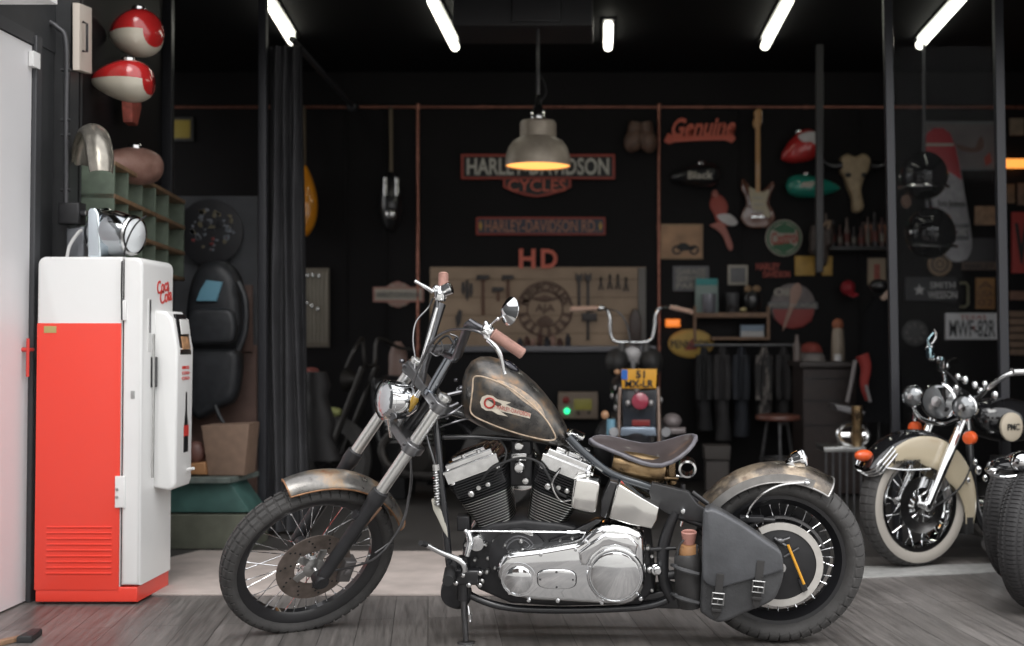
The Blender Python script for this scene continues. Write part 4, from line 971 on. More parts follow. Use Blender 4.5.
# ================================================================== LEFT WALL
def ellipsoid_tank(name, fr, c, U, V, N, L_, H_, W_, mt, label, cat='fuel tank', group=None, mt2=None, tip=.25):
    """motorcycle tank: teardrop along U (blunt at -U), returns root"""
    t = thing(name, c, label, cat, group); rings = []; U, V, N = [Vector(q).normalized() for q in (U, V, N)]
    for i in range(21):
        q = i/20; x = -L_/2+L_*q; k = (sin(pi*min(1, q*1.0)**.62))**.62 if 0 < q < 1 else .03
        rings.append([c+U*x+V*(H_/2*k*math.copysign(abs(sin(a))**.85, sin(a)) + H_*.10*(1-q))+N*(W_/2*k*cos(a)) for a in [2*pi*j/28 for j in range(28)]])
    m = MB(); m.loft(rings, True, True); m.done('tank_body', mt, t, 60)
    if mt2:
        m = MB(); rr_ = [[c+(p-c)*1.012 for p in r if (p-c).dot(V) < .02*H_+0] for r in rings[1:-1]]
        n = min(len(r) for r in rr_)
        lo = []
        for i in range(1, 20):
            q = i/20; x = -L_/2+L_*q; k = (sin(pi*q**.62))**.62*1.012
            lo.append([c+U*x+V*(H_/2*k*math.copysign(abs(sin(a))**.85, sin(a))+H_*.10*(1-q))+N*(W_/2*k*cos(a)) for a in [pi+pi*j/14 for j in range(15)]])
        m.loft(lo, False, False); m.done('lower_panel', mt2, t, 60)
    m = MB(); p = c-U*L_*.12+V*H_*.58; m.lathe(p, V, [(.035, -.02), (.035, .004), (.028, .012), (.001, .014)], 16); m.done('filler_cap', CHROME2, t)
    return t
TR = mat('tank_red', (.40, .018, .018), .2, coat=.9); TC = mat('tank_cream', (.50, .46, .38), .3, coat=.5)
def wlp(px, py, w): return WL.at(px, py, w)
tA = ellipsoid_tank('fuel_tank', None, wlp(133, 36, .14), -LN*.85+LU*.5+Z_*.10, Z_, LU*.85+LN*.5, .30, .25, .24, TR, 'red and white motorcycle tank, the upper of two on the left wall', group='red and white tanks on the left wall', mt2=TC)
tB = ellipsoid_tank('fuel_tank', None, wlp(121, 83, .14), -LN*.95+LU*.2+Z_*.10, Z_, LU*.95+LN*.2, .32, .21, .24, TR, 'red and white motorcycle tank, the lower of two on the left wall', group='red and white tanks on the left wall', mt2=TC)
tC = ellipsoid_tank('fuel_tank', None, wlp(127, 167, .10), LN*-.5-LU*.8, Z_, LU*.5-LN*.8, .46, .20, .18, patina('copper_worn', [(.16, .09, .07), (.26, .14, .11), (.34, .21, .17)], [.3, .5, .7], 9, rough=.45, metal=.3), 'bare copper brown tank lying on the green parts cabinet', group=None)
m = MB(); fr_ = fender(wlp(91, 178, .12)-Z_*.05, LU*.4+LN*.9, Z_, (LU*.9-LN*.4), .30, .06, radians(-80), radians(62), n=20, drop=.04); m.loft(fr_, True, True); solo(m, 'mudguard', mat('grey_primer', (.30, .28, .24), .25, .7, var=.25), wlp(91, 178, .12), 'bare curved mudguard standing on the green parts cabinet', 'mudguard', sharp=60)
m = MB(); m.slab([wlp(x, y, .03) for x, y in ((79.5, 3), (92, 8), (92, 74), (79.5, 70))], LN, .03, .004); wb = solo(m, 'white_board', mat('board_cream', (.62, .55, .48), .5), wlp(86, 40, .03), 'narrow cream board hanging high on the left wall', 'board')
m = MB(); m.tube([wlp(83, 22, .04), wlp(87, 24, .05), wlp(87, 52, .05), wlp(83, 51, .04)], .006, 8); m.done('board_handle', BLK, wb)
m = MB(); m.slab([wlp(x, y, .10) for x, y in ((131, 92), (140, 90), (142, 108), (138, 126), (133, 122))], LN, .05, .01); solo(m, 'red_tag', mat('dull_red', (.30, .07, .05), .5, var=.4, vs=30), wlp(136, 108, .1), 'small dull red bracket hanging below the lower red tank', 'bracket')
# parts cabinet
pcab = thing('parts_cabinet', wlp(118, 215, .1), 'green pigeonhole parts cabinet on the left wall above the cooler', 'cabinet')
GRN = mat('cabinet_green', (.10, .13, .095), .6, var=.2); OAK = mat('cabinet_wood', (.18, .11, .06), .55, var=.3, vs=15)
def wseg(a, b, z0, z1, w0, w1, mt, name, bev=.003):
    """board on the left wall between distances a..b along it, heights z0..z1, depth w0..w1"""
    c = WL.o+LU*(a+b)/2+LN*w1+Z_*(z0+z1)/2; m = MB(); m.box(c, LU, Z_, LN, b-a, z1-z0, w1-w0, bev); return m.done(name, mt, pcab)
for z in (2.02, 1.86, 1.70, 1.54): wseg(.02, 1.80, z, z+.022, .0, .16, OAK, 'shelf_board')
for a in (.02, .30, .62, .95, 1.30, 1.78): wseg(a, a+.02, 1.55, 2.03, .0, .155, GRN, 'divider')
wseg(.02, 1.80, 1.55, 2.03, .0, .01, GRN, 'back_board')
k = 0
for a in (.08, .14, .20, .36, .42, .70, .76, 1.05, 1.11, 1.4):
    for z in (1.882, 1.722):
        k += 1
        if k in (3, 8, 13, 16): continue
        m = MB(); c = WL.o+LU*a+LN*.09+Z_*z; m.lathe(c, Z_, [(.022, 0), (.024, .004), (.024, .055), (.014, .07), (.014, .085), (.001, .086)], 12)
        solo(m, 'small_jar', mat('jar_olive', (.24, .26, .14), .3) if k % 3 else mat('jar_pale', (.5, .5, .44), .3), c, 'small olive jar in the pigeonholes of the green cabinet' if k % 3 else 'small pale jar in the pigeonholes of the green cabinet', 'jar', 'small jars in the green cabinet' if k % 3 else 'pale jars in the green cabinet')

# ================================================================== GLAZED LEFT BAY: posts, banner, bench, bags
POST = mat('post_grey', (.030, .031, .036), .4, .2)
def post(px, Y, z0, z1, w, label, frx=None):
    x = P(px, 340, Y).x; m = MB(); m.aabb(x-w/2, x+w/2, Y, Y+.06, z0, z1, .004); return solo(m, 'steel_post', POST, (x, Y, z0), label, 'post')
def vpost(x0, y0, x1, y1, Y, w, label, mt=None, d=.05):
    a, b = P(x0, y0, Y), P(x1, y1, Y); m = MB(); m.slab([a-X_*w/2, a+X_*w/2, b+X_*w/2, b-X_*w/2], TW, d, .004); return solo(m, 'steel_post', mt or POST, b, label, 'post')
vpost(166, -60, 166, 470, 7.95, .07, 'dark steel post at the far end of the left wall')
vpost(262, -60, 262, 538, 7.55, .048, 'slim grey steel post left of the black curtain')
vpost(887, -60, 898.5, 546, 7.2, .048, 'slim grey steel post right of the dark work table')
vpost(998, -60, 1008, 546, 7.2, .052, 'slim grey steel post beside the white licence plate')
vpost(820, 24, 820, 272, 9.6, .055, 'short grey pole hanging down behind the teal tank', mat('pole_grey', (.05, .05, .052), .4, .4))
ban = thing('dark_banner', P(210, 470, 8.0), 'dark grey banner with a round skull print behind the black backpack', 'banner')
m = MB(); m.slab([P(x, y, 8.06) for x, y in ((172, 196), (257, 196), (257, 524), (172, 524))], TW, .02, .004); m.done('cloth', mat('banner_grey', (.075, .078, .086), .7, var=.15, vs=6), ban)
def circ_px(cx, cy, r, Y, n=32, ry=None): return [P(cx+r*cos(2*pi*k/n), cy+(ry or r)*sin(2*pi*k/n), Y) for k in range(n)]
m = MB(); m.slab(circ_px(210, 232, 33, 7.975), TW, .01, .002); sp = m.done('round_print', mat('print_black', (.022, .022, .026), .5), ban)
random.seed(3)
for k in range(46):
    a = random.uniform(0, 2*pi); r = 28*sqrt(random.random()); x, y = 212+r*.85*cos(a), 230+r*.75*sin(a); s_ = random.uniform(.008, .022)
    cl = [(.16, .17, .19), (.20, .22, .25), (.17, .15, .10), (.25, .05, .05)][3 if (y > 236 and abs(x-214) < 26 and k % 2) else k % 3]
    m = MB(); c = P(x, y, 7.968); m.slab([c+(X_*cos(q)+Z_*sin(q))*s_*random.uniform(.5, 1.3) for q in [2*pi*j/7 for j in range(7)]], TW, .006, .001); m.done('print_patch', mat('print%d' % (int(cl[0]*100)), cl, .6), sp)
m = MB()
for sx in (-7, 7): m.slab(circ_px(213+sx, 224, 4, 7.966), TW, .004, .001)
m.slab([P(x, y, 7.966) for x, y in ((210, 232), (213, 228), (216, 232))], TW, .004); m.done('print_patch', mat('print_black', (0, 0, 0)), sp)
m = MB(); m.slab([P(x, y, 7.99) for x, y in ((183, 345), (256, 345), (256, 524), (183, 524))], TW, .03, .004); m.slab([P(x, y, 7.97) for x, y in ((228, 285), (252, 285), (252, 352), (228, 352))], TW, .02, .004)
solo(m, 'brown_board', mat('board_brown', (.14, .085, .07), .6, var=.3, vs=6), P(220, 482, 7.99), 'reddish brown board standing behind the backpack', 'board')
bp = thing('backpack', P(213, 345, 7.7), 'large black backpack with a blue patch hanging beside the cooler', 'backpack')
BPM = mat('black_nylon', (.024, .026, .030), .45, bump=.5, bs=20, var=.2)
def puff(pts, Y, th, name, mt, par, bev=.05, n=4):
    m = MB(); o = [P(p.x, p.y, Y) for p in crm([Vector((x, y, 0)) for x, y in pts], n, True)]; m.slab(o, TW, th, bev, True); return m.done(name, mt, par, 50)
puff([(187, 285), (196, 266), (212, 260), (226, 264), (236, 280), (240, 310), (236, 344), (212, 350), (186, 345), (183, 315)], 7.7, .22, 'main_bag', BPM, bp, .07)
puff([(188, 312), (212, 308), (232, 312), (233, 340), (212, 344), (188, 342)], 7.64, .08, 'front_pocket', BPM, bp, .03)
puff([(186, 350), (212, 346), (236, 350), (238, 375), (232, 400), (215, 410), (196, 420), (184, 400)], 7.72, .16, 'lower_bag', BPM, bp, .05)
m = MB(); m.slab([P(x, y, 7.675) for x, y in ((200, 290), (206, 280), (222, 282), (216, 301), (196, 301))], TW, .02, .003); m.done('blue_patch', mat('patch_blue', (.14, .32, .42), .5), bp)
m = MB(); m.tube([P(238, 282, 7.66), P(245, 300, 7.66), P(245, 330, 7.66), P(238, 350, 7.66)], .02, 8, smooth=4); m.tube([P(215, 405, 7.66), P(219, 415, 7.66), P(224, 424, 7.66)], .012, 8); m.done('strap', BPM, bp)
# bench / deck steps
gb = thing('green_bench', P(205, 545, 7.25), 'low weathered green wooden bench below the backpack', 'bench')
m = MB(); o = [(-2.64, 7.15, .40), (-2.12, 7.15, .40), (-2.06, 7.52, .40), (-2.70, 7.52, .40)]; m.slab([Vector(p) for p in o], Z_, .03, .006); m.done('bench_top', mat('bench_top', (.10, .12, .11), .6, var=.3), gb)
m = MB(); m.slab([Vector(p) for p in ((-2.64, 7.2, .20), (-2.02, 7.2, .20), (-2.14, 7.2, .372), (-2.64, 7.2, .372))], TW, .3, .004); m.done('green_front', mat('teal_paint', (.045, .105, .095), .5, var=.3, vs=8), gb)
m = MB(); m.slab([Vector(p) for p in ((-2.64, 7.16, .0), (-2.0, 7.16, .0), (-2.0, 7.16, .19), (-2.64, 7.16, .19))], TW, .34, .004); m.done('lower_front', mat('olive_wood', (.10, .105, .08), .6, var=.25, vs=8), gb)
m = MB(); bxp = [P(x, y, 7.24) for x, y in ((208, 478), (201, 426), (249, 424), (244, 478))]; dz = .402-bxp[0].z; bxp[0].z += dz; bxp[3].z = bxp[0].z; m.slab(bxp, TW, .22, .006); solo(m, 'cardboard_box', mat('cardboard', (.19, .125, .09), .7, var=.12), P(225, 478, 7.45), 'tapered brown cardboard box standing on the green bench', 'box')
m = MB(); m.slab([P(x, y, 7.22) for x, y in ((187, 475), (187, 464), (205, 462), (206, 475))], TW, .12, .01); solo(m, 'small_carton', mat('carton_orange', (.32, .16, .07), .6), P(196, 480, 7.4), 'small orange brown carton on the green bench by the cooler', 'box')
m = MB(); m.ellip(P(196, 453, 7.3), X_*.06, Y_*.05, Z_*.07); solo(m, 'brown_pouch', mat('pouch_brown', (.12, .055, .045), .5), P(196, 470, 7.5), 'dark red brown pouch behind the small carton', 'pouch')
# curtain
cur = []; cx0, cx1 = P(267, 300, 7.65).x, P(308, 300, 7.65).x
for i in range(26):
    z = 2.96-i*(2.94/25); row = []; q = i/25; wd = .6+.4*q if q < .25 else (.72+.28*q)
    for j in range(61):
        t = j/60; x = cx0+(cx1-cx0)*t*(.80+.28*q)-.0; yo = .030*sin(t*2*pi*3.6+1.1*sin(q*4))+.016*sin(t*13+q*6)+.01*sin(t*31-q*9)
        row.append(Vector((x, 7.68+yo, z)))
    cur.append(row)
m = MB(); m.loft(cur, False, False); n0 = len(m.v); m.loft([[p+Y_*.006 for p in r] for r in cur], False, False)
solo(m, 'curtain', mat('curtain_black', (.040, .040, .044), .75, var=.25, vs=5), (cx0, 7.68, 0), 'long black pleated curtain hanging in the left part of the garage', 'curtain', sharp=70)
m = MB(); a_, b_ = Vector((-2.13, 8.5, 3.2)), Vector((-2.13, 10.58, 3.12)); m.tube([a_, b_], .022, 10); m.ellip(b_+TW*.04, X_*.05, Y_*.05, Z_*.05); solo(m, 'curtain_rail', POST, a_, 'dark sloping rail running back from the curtain under the ceiling', 'rail')

# ================================================================== LIGHTS
tubem = mat('tube_white', (1, 1, .93), .5, emit=3.2, ecol=(1, .98, .84))
for i, (xa, ya, xb, yb, lab) in enumerate(((268, 1, 292, 41, 'tilted glowing strip light, leftmost of the five on the ceiling'), (432, 1, 455, 47, 'glowing strip light, second from the left on the ceiling'), (608.5, 25, 608, 47, 'short glowing strip light in the middle of the ceiling'), (789, 0, 765, 46, 'glowing strip light between the middle one and the rightmost'), (962, -2, 920, 45, 'glowing strip light, rightmost of the five on the ceiling'))):
    hz = 3.372
    def cp(x, y):
        d = ray(x, y); return CAM+d*((hz-CAM.z)/d.z)
    a_, b_ = cp(xa, ya), cp(xb, yb); t = thing('strip_light', (a_+b_)/2+Z_*.06, lab, 'light', 'strip lights on the ceiling')
    m = MB(); m.tube([a_, b_], .032, 12); m.done('tube', tubem, t)
    d = (b_-a_).normalized(); s_ = Vector((-d.y, d.x, 0)); m = MB(); m.slab([a_-s_*.05+Z_*.03-d*.03, a_+s_*.05+Z_*.03-d*.03, b_+s_*.05+Z_*.03+d*.03, b_-s_*.05+Z_*.03+d*.03], -Z_, .03, .004); m.done('housing', BLK, t)
# pendant lamp
YL = 8.2; pc_ = P(538, 165, YL); pl_ = thing('pendant_lamp', P(538, 24, YL), 'grey industrial pendant lamp glowing orange inside, hanging in front of the big sign', 'lamp')
sh_ = mat('zinc_grey', (.36, .31, .25), .45, .25, var=.12)
m = MB(); m.lathe(pc_, Z_, [(.212, -.01), (.214, .0), (.208, .06), (.190, .115), (.160, .155), (.125, .175), (.118, .18), (.118, .27), (.108, .285), (.03, .288)], 44, False); m.lathe(pc_, Z_, [(.208, -.008), (.203, .06), (.185, .112), (.155, .15), (.12, .17), (.001, .172)], 44, False); m.done('shade', sh_, pl_, 30)
m = MB(); m.lathe(pc_, Z_, [(.03, .285), (.048, .30), (.05, .34), (.034, .37), (.02, .40), (.02, .44), (.008, .46)], 20); m.done('lamp_neck', CHROME2, pl_)
m = MB(); m.tube([pc_+Z_*.44, P(538, 24, YL)], .010, 8); m.done('suspension_rod', STEEL, pl_)
m = MB(); m.tube([pc_+Z_*.40, pc_+Z_*.46+X_*.05, pc_+Z_*.54+X_*.04, pc_+Z_*.60], .005, 6, smooth=4); m.done('cord', RUBB, pl_)
m = MB(); m.ellip(pc_+Z_*.10, X_*.05, Y_*.05, Z_*.06); m.done('bulb', mat('warm_bulb', (1, .5, .15), .4, emit=14, ecol=(1, .42, .12)), pl_)
m = MB(); m.lathe(pc_, Z_, [(.207, .0), (.001, .001)], 40, False); m.done('diffuser', mat('warm_diffuser', (1, .6, .25), .4, emit=1.1, ecol=(1, .42, .10)), pl_)

# ================================================================== BACK WALL
COPP = mat('copper', (.34, .15, .11), .35, .8, var=.3)
def pipe(a, b, label, r=.013, Y=YW-.025):
    m = MB(); m.tube([P(*a, Y), P(*b, Y)], r, 12)
    d = (P(*b, Y)-P(*a, Y)); n = max(2, int(d.length/.9))
    for k in range(n+1):
        c = P(*a, Y)+d*k/n; dd = d.normalized(); m.tube([c-dd*.025, c+dd*.025], r*1.35, 12)
    return solo(m, 'copper_pipe', COPP, P(*a, Y), label, 'pipe', 'copper pipes on the back wall')
pipe((160, 107), (1022, 107), 'long horizontal copper pipe along the top of the back wall')
pipe((418, 107), (418, 470), 'vertical copper pipe left of the wooden tool board'); pipe((659, 107), (659, 470), 'vertical copper pipe right of the wooden tool board')
BK = wallY(YW)
def rect(x0, y0, x1, y1, w, mt, name, label=None, cat='sign', d=.02, par=None, bev=.004, group=None, Y=YW):
    fr = wallY(Y); m = MB(); m.slab([fr.at(x0, y0, w), fr.at(x1, y0, w), fr.at(x1, y1, w), fr.at(x0, y1, w)], TW, d, bev)
    if par is not None: return m.done(name, mt, par)
    return solo(m, name, mt, fr.at((x0+x1)/2, y1, w), label, cat, group)
def poly(pts, w, mt, name, par=None, label=None, cat='sign', d=.02, bev=.003, sm=0, Y=YW, group=None):
    fr = wallY(Y)
    if sm: pts = [(p.x, p.y) for p in crm([Vector((x, y, 0)) for x, y in pts], sm, True)]
    m = MB(); m.slab([fr.at(x, y, w) for x, y in pts], TW, d, bev)
    if par is not None: return m.done(name, mt, par)
    c = sum((p for p in m.v), Vector())/len(m.v); return solo(m, name, mt, c, label, cat, group)
def txt(s, x0, y0, x1, y1, w, mt, par, off=.0, slant=0, Y=YW, name='lettering', shear=0):
    fr = wallY(Y); a, b = fr.at(x0, y1, w), fr.at(x1, y0, w); m = MB(); U = Vector((1, 0, slant))
    c = (a+b)/2
    text(m, s, c, U, Vector((shear, 0, 1)), TW, b.x-a.x, b.z-a.z, .006, off); return m.done(name, mt, par)
CRM = mat('sign_cream', (.42, .39, .33), .5); SRED = mat('sign_red', (.36, .06, .04), .5); SBLK = mat('sign_black', (.014, .014, .015), .5); CORAL = mat('sign_coral', (.62, .13, .08), .45)
TAN = mat('sign_tan', (.38, .25, .15), .55, var=.15, vs=12); SGRY = mat('sign_grey', (.15, .15, .16), .5, var=.15); SWHT = mat('sign_white', (.55, .53, .53), .5, var=.1)
YEL = mat('sign_yellow', (.50, .30, .06), .5, var=.15, vs=14); SGRN = mat('sign_green', (.03, .13, .06), .5); COP2 = mat('sign_copper', (.42, .19, .12), .45, .2, var=.15)
def sthing(name, px, py, label, cat='sign', group=None, Y=YW): return thing(name, P(px, py, Y), label, cat, group)
# big bar and shield
s = sthing('bar_sign', 538, 180, 'large black bar sign with cream and red lettering behind the pendant lamp')
rect(461, 154, 615, 179, .05, SRED, 'border', par=s, d=.045); rect(463.5, 156.5, 612.5, 176.8, .056, SBLK, 'panel', par=s)
txt('HARLEY-DAVIDSON', 467, 158, 609, 175, .058, mat('bar_cream', (.52, .50, .44), .5), s, .02)
sh2 = [(503, 178), (571, 178), (571, 187), (560, 192), (548, 195.5), (537, 197), (526, 195.5), (514, 192), (503, 187)]
poly(sh2, .04, SRED, 'shield_border', s, d=.035); poly([(505.5, 179), (568.5, 179), (568.5, 186), (558, 190.5), (537, 195), (516, 190.5), (505.5, 186)], .046, SBLK, 'shield_panel', s)
txt('CYCLES', 508, 179.5, 566, 191.5, .05, CORAL, s, .01)
s = sthing('street_sign', 541, 235, 'narrow street name sign with red lettering below the shield sign')
rect(476, 217, 605.5, 235, .03, SRED, 'border', par=s); rect(478, 218.8, 603.5, 233.3, .036, mat('street_blue', (.045, .05, .075), .5), 'panel', par=s); txt('HARLEY-DAVIDSON RD.', 485, 220, 597, 232, .038, COP2, s)
for x in (480.5, 600.5): poly([(x-1.8, 226), (x, 220.5), (x+1.8, 226), (x, 231.5)], .038, YEL, 'ornament', s, d=.006, bev=.001)
s = sthing('letter_sign', 538, 268, 'two free standing coral capital letters on top of the tool board')
txt('H', 519, 249, 535.5, 268.4, .10, CORAL, s, .03); txt('D', 541, 249, 557.5, 268.4, .10, CORAL, s, .03)
# tool board
WOODB = mat('tool_board_wood', (.37, .27, .19), .6, var=.2, vs=3)
tb = sthing('tool_board', 538, 346, 'wide wooden tool board above the workbench', 'tool board')
rect(430, 267, 646, 347, .04, WOODB, 'board', par=tb, d=.04)
rect(638, 268, 646, 347, .06, mat('board_edge', (.16, .15, .14), .5), 'side_edge', par=tb, d=.02)
for k in range(4):
    rect(432, 279+k*18, 638, 279.7+k*18, .0425, mat('groove', (.16, .11, .07), .7), 'board_joint', par=tb, d=.004, bev=0)
TD = mat('tool_dark', (.05, .045, .045), .45, .4); TH = mat('tool_handle', (.13, .06, .035), .5)
# round carved emblem
em2 = sthing('round_wood_sign', 545, 338, 'round carved wooden wheel sign in the middle of the tool board', 'sign')
def ringp(cx, cy, r0, r1, w, mt, name, par, d=.02, n=40):
    m = MB(); fr = wallY(YW-w); vs = []; rg = []
    for k in range(n):
        a = 2*pi*k/n; rg.append([P(cx+r0*cos(a), cy+r0*sin(a), YW-w), P(cx+r1*cos(a), cy+r1*sin(a), YW-w), P(cx+r1*cos(a), cy+r1*sin(a), YW-w)+Y_*d, P(cx+r0*cos(a), cy+r0*sin(a), YW-w)+Y_*d])
    m.loft(rg, True, False, True); return m.done(name, mt, par)
CARV = mat('carved_brown', (.115, .065, .045), .55, var=.2)
CX_, CYY = 545, 309
rg_ = ringp(CX_, CYY, 26, 28, .055, CARV, 'outer_ring', em2); ringp(CX_, CYY, 17, 18.5, .055, CARV, 'inner_ring', em2)
for i, ch in enumerate('MOTORCYCLES'):
    a = radians(200+14*i); c = P(CX_+22.2*cos(a), CYY+22.2*sin(a), YW-.05); rd = (c-P(CX_, CYY, YW-.05)).normalized(); tg = Vector((rd.z, 0, -rd.x)); m = MB(); text(m, ch, c, tg, rd, TW, .055, .07, .012, .02); m.done('carved_letter', CARV, em2)
txt('AJA', CX_-10, CYY-5, CX_+10, CYY+5, .055, CARV, em2, .02)
for i in range(8):
    a = radians(15+i*21.5); poly([(CX_+18*cos(a-.07), CYY+18*sin(a-.07)), (CX_+27*cos(a-.10), CYY+27*sin(a-.10)), (CX_+27*cos(a+.10), CYY+27*sin(a+.10)), (CX_+18*cos(a+.07), CYY+18*sin(a+.07))], .055, CARV, 'spoke_block', em2, d=.015, bev=0)
poly([(536, 322), (540, 317), (545, 315.5), (550, 317), (554, 322), (550, 326), (540, 326)], .055, CARV, 'wing', em2, d=.015)
poly([(530, 299), (545, 295), (560, 299), (545, 302)], .055, CARV, 'wing', em2, d=.015)
# hammers, spanners, pliers
def hammer(x, y0, y1, hw_, label):
    t = sthing('hammer', x, y0, label, 'hammer', 'hammers on the tool board'); rect(x-1.6, y0+2, x+1.6, y1, .07, TH, 'handle', par=t, d=.02)
    poly([(x-hw_, y0-1), (x+hw_*.8, y0-1), (x+hw_, y0+1.5), (x+hw_*.5, y0+3.5), (x-hw_*.6, y0+3.5), (x-hw_, y0+4.5)], .085, TD, 'head', t, d=.04)
hammer(483, 276, 315, 6.5, 'long hammer hanging left of the others on the tool board'); hammer(508, 276, 300, 6, 'hammer hanging on the tool board nearest the round sign'); hammer(498, 288, 301, 6, 'short hammer hanging below and between the two others')
for i, x in enumerate((579, 588)):
    t = sthing('spanner', x, 276, 'long dark spanner right of the round carved sign', 'spanner', 'long spanners on the tool board'); rect(x-1.4, 278, x+1.4, 340 if i else 306, .06, TD, 'shaft', par=t, d=.015); poly([(x-3.4, 272), (x-1, 275), (x+1, 275), (x+3.4, 272), (x+3.4, 279), (x+1.5, 282), (x-1.5, 282), (x-3.4, 279)], .065, TD, 'jaw', t, d=.02)
for i, (x, y, h) in enumerate(((601, 279, 11), (610, 276, 13), (618, 276, 13), (626, 279, 12))):
    t = sthing('pliers', x, y, 'small dark pliers in the row near the right end of the tool board', 'pliers', 'pliers on the tool board')
    for s_ in (-1, 1): poly([(x, y-3), (x+s_*1.5, y), (x+s_*.8, y+4), (x+s_*2.8, y+h), (x+s_*1.2, y+h), (x-s_*.4, y+4), (x-s_*.8, y)], .06, TD, 'arm', t, d=.012, bev=.001)
t = sthing('file_set', 467, 285, 'cluster of dark hand tools left of the hammers', 'tool'); 
for x, y0, y1 in ((463, 282, 296), (467, 280, 302), (471, 283, 298)): poly([(x-1.3, y0), (x+1.3, y0), (x+1.8, y1-6), (x, y1), (x-1.8, y1-6)], .06, TD, 'blade', t, d=.012)
poly([(455, 318), (459, 309), (462, 311), (461, 322), (457, 330)], .06, TD, 'hook', None, 'dark hook tool low on the left of the tool board', 'tool')
rect(582, 313, 597, 321, .08, TD, 'dark_box', 'small dark box hanging below the long spanners', 'box', d=.06)
poly([(629, 346), (629, 318), (633, 309), (637, 309), (641, 318), (641, 346)], .09, mat('bottle_dark', (.045, .025, .02), .35), 'dark_bottle', None, 'dark brown bottle at the right end of the workbench', 'bottle', d=.1, bev=.01, Y=YW-.05)
# workbench
wbk = sthing('workbench', 530, 420, 'long dark workbench with a pale grey edge under the tool board', 'workbench', Y=10.2)
m = MB(); a_, b_ = P(425, 346, 10.1), P(656, 352, 10.1); m.aabb(a_.x, b_.x, 10.06, YW-.01, b_.z, a_.z, .006); m.done('worktop', mat('bench_edge', (.15, .15, .165), .4, .3), wbk)
m = MB(); m.aabb(a_.x+.02, b_.x-.02, 10.11, YW-.02, .02, b_.z, .004); m.done('cupboard', mat('cupboard_black', (.007, .007, .008), .5, spec=.15), wbk)
for i, (x, h, mt_) in enumerate(((527, 10, 'a'), (533, 7, 'b'), (540, 12, 'a'), (547, 9, 'c'), (553, 11, 'b'), (560, 8, 'a'), (568, 12, 'c'), (520, 8, 'c'))):
    c = P(x, 346, 10.3); c.z = a_.z; h_ = h/123; m = MB(); m.lathe(c, Z_, [(.022, 0), (.024, .004), (.024, h_*.7), (.012, h_*.85), (.012, h_), (.001, h_+.001)], 12)
    solo(m, 'spray_can', mat('can_'+mt_, {'a': (.10, .05, .04), 'b': (.35, .22, .18), 'c': (.04, .04, .05)}[mt_], .35, .3), c, 'small can standing on the workbench in front of the round wooden sign', 'can', 'small cans on the workbench')
cbx = sthing('control_box', 577, 419, 'beige control box with a green light and yellow display under the bench', 'control box', Y=10.1)
rect(558, 392, 598, 419, .10, mat('box_beige', (.22, .17, .13), .5), 'case', par=cbx, d=.09, Y=10.1, bev=.01); rect(574, 399, 592, 410, .105, mat('display_yellow', (.22, .20, .04), .4, emit=.1), 'display', par=cbx, Y=10.1, d=.01)
for x, y, mt_, r in ((566, 400, mat('lamp_red', (.25, .02, .02), .3), 3.4), (567, 411, mat('lamp_green', (.03, .8, .3), .3, emit=1.2, ecol=(.03, .8, .3)), 3.0), (578, 412.5, TD, 1.6), (589, 412.5, TD, 1.6)):
    m = MB(); c = wallY(10.1).at(x, y, .10); m.lathe(c, TW, [(r/126, 0), (r/126, .012), (r/190, .02), (.001, .022)], 16); m.done('button', mt_, cbx)
# ---- left part of back wall
s = sthing('shield_sign', 398, 295, 'pink and cream shield bar sign on the back wall left of the workbench')
poly([(373, 287), (386, 287), (391, 283.5), (398, 281), (405, 283.5), (410, 287), (423.5, 287), (423.5, 302), (410, 302), (405, 305.5), (398, 308), (391, 305.5), (386, 302), (373, 302)], .03, mat('sign_pink', (.38, .20, .17), .5), 'panel', s); rect(375, 289, 421.5, 300, .034, CRM, 'bar', par=s); txt('HARLEY-DAVIDSON', 377, 291.5, 419.5, 297.5, .036, SGRY, s)
txt('MOTOR', 390, 284, 406, 287.5, .034, CRM, s); txt('CYCLES', 390, 302.5, 406, 306, .034, CRM, s)
s = sthing('slatted_rack', 317, 345, 'pale slatted metal panel with hooks right of the curtain', 'panel')
rect(298, 268, 329, 347, .03, mat('slat_beige', (.22, .19, .155), .5, .2), 'frame', par=s)
for k in range(7): rect(300+k*4.1, 272, 302.6+k*4.1, 343, .045, mat('slat_pale', (.34, .31, .26), .4, .4), 'slat', par=s, d=.015)
for x, y in ((303, 275), (308, 275.5), (313, 275), (319, 276), (304, 297), (307, 303), (312, 306), (318, 309)): m = MB(); m.ellip(P(x, y, YW-.06), X_*.012, Y_*.01, Z_*.022); m.done('hook', CHROME2, s)
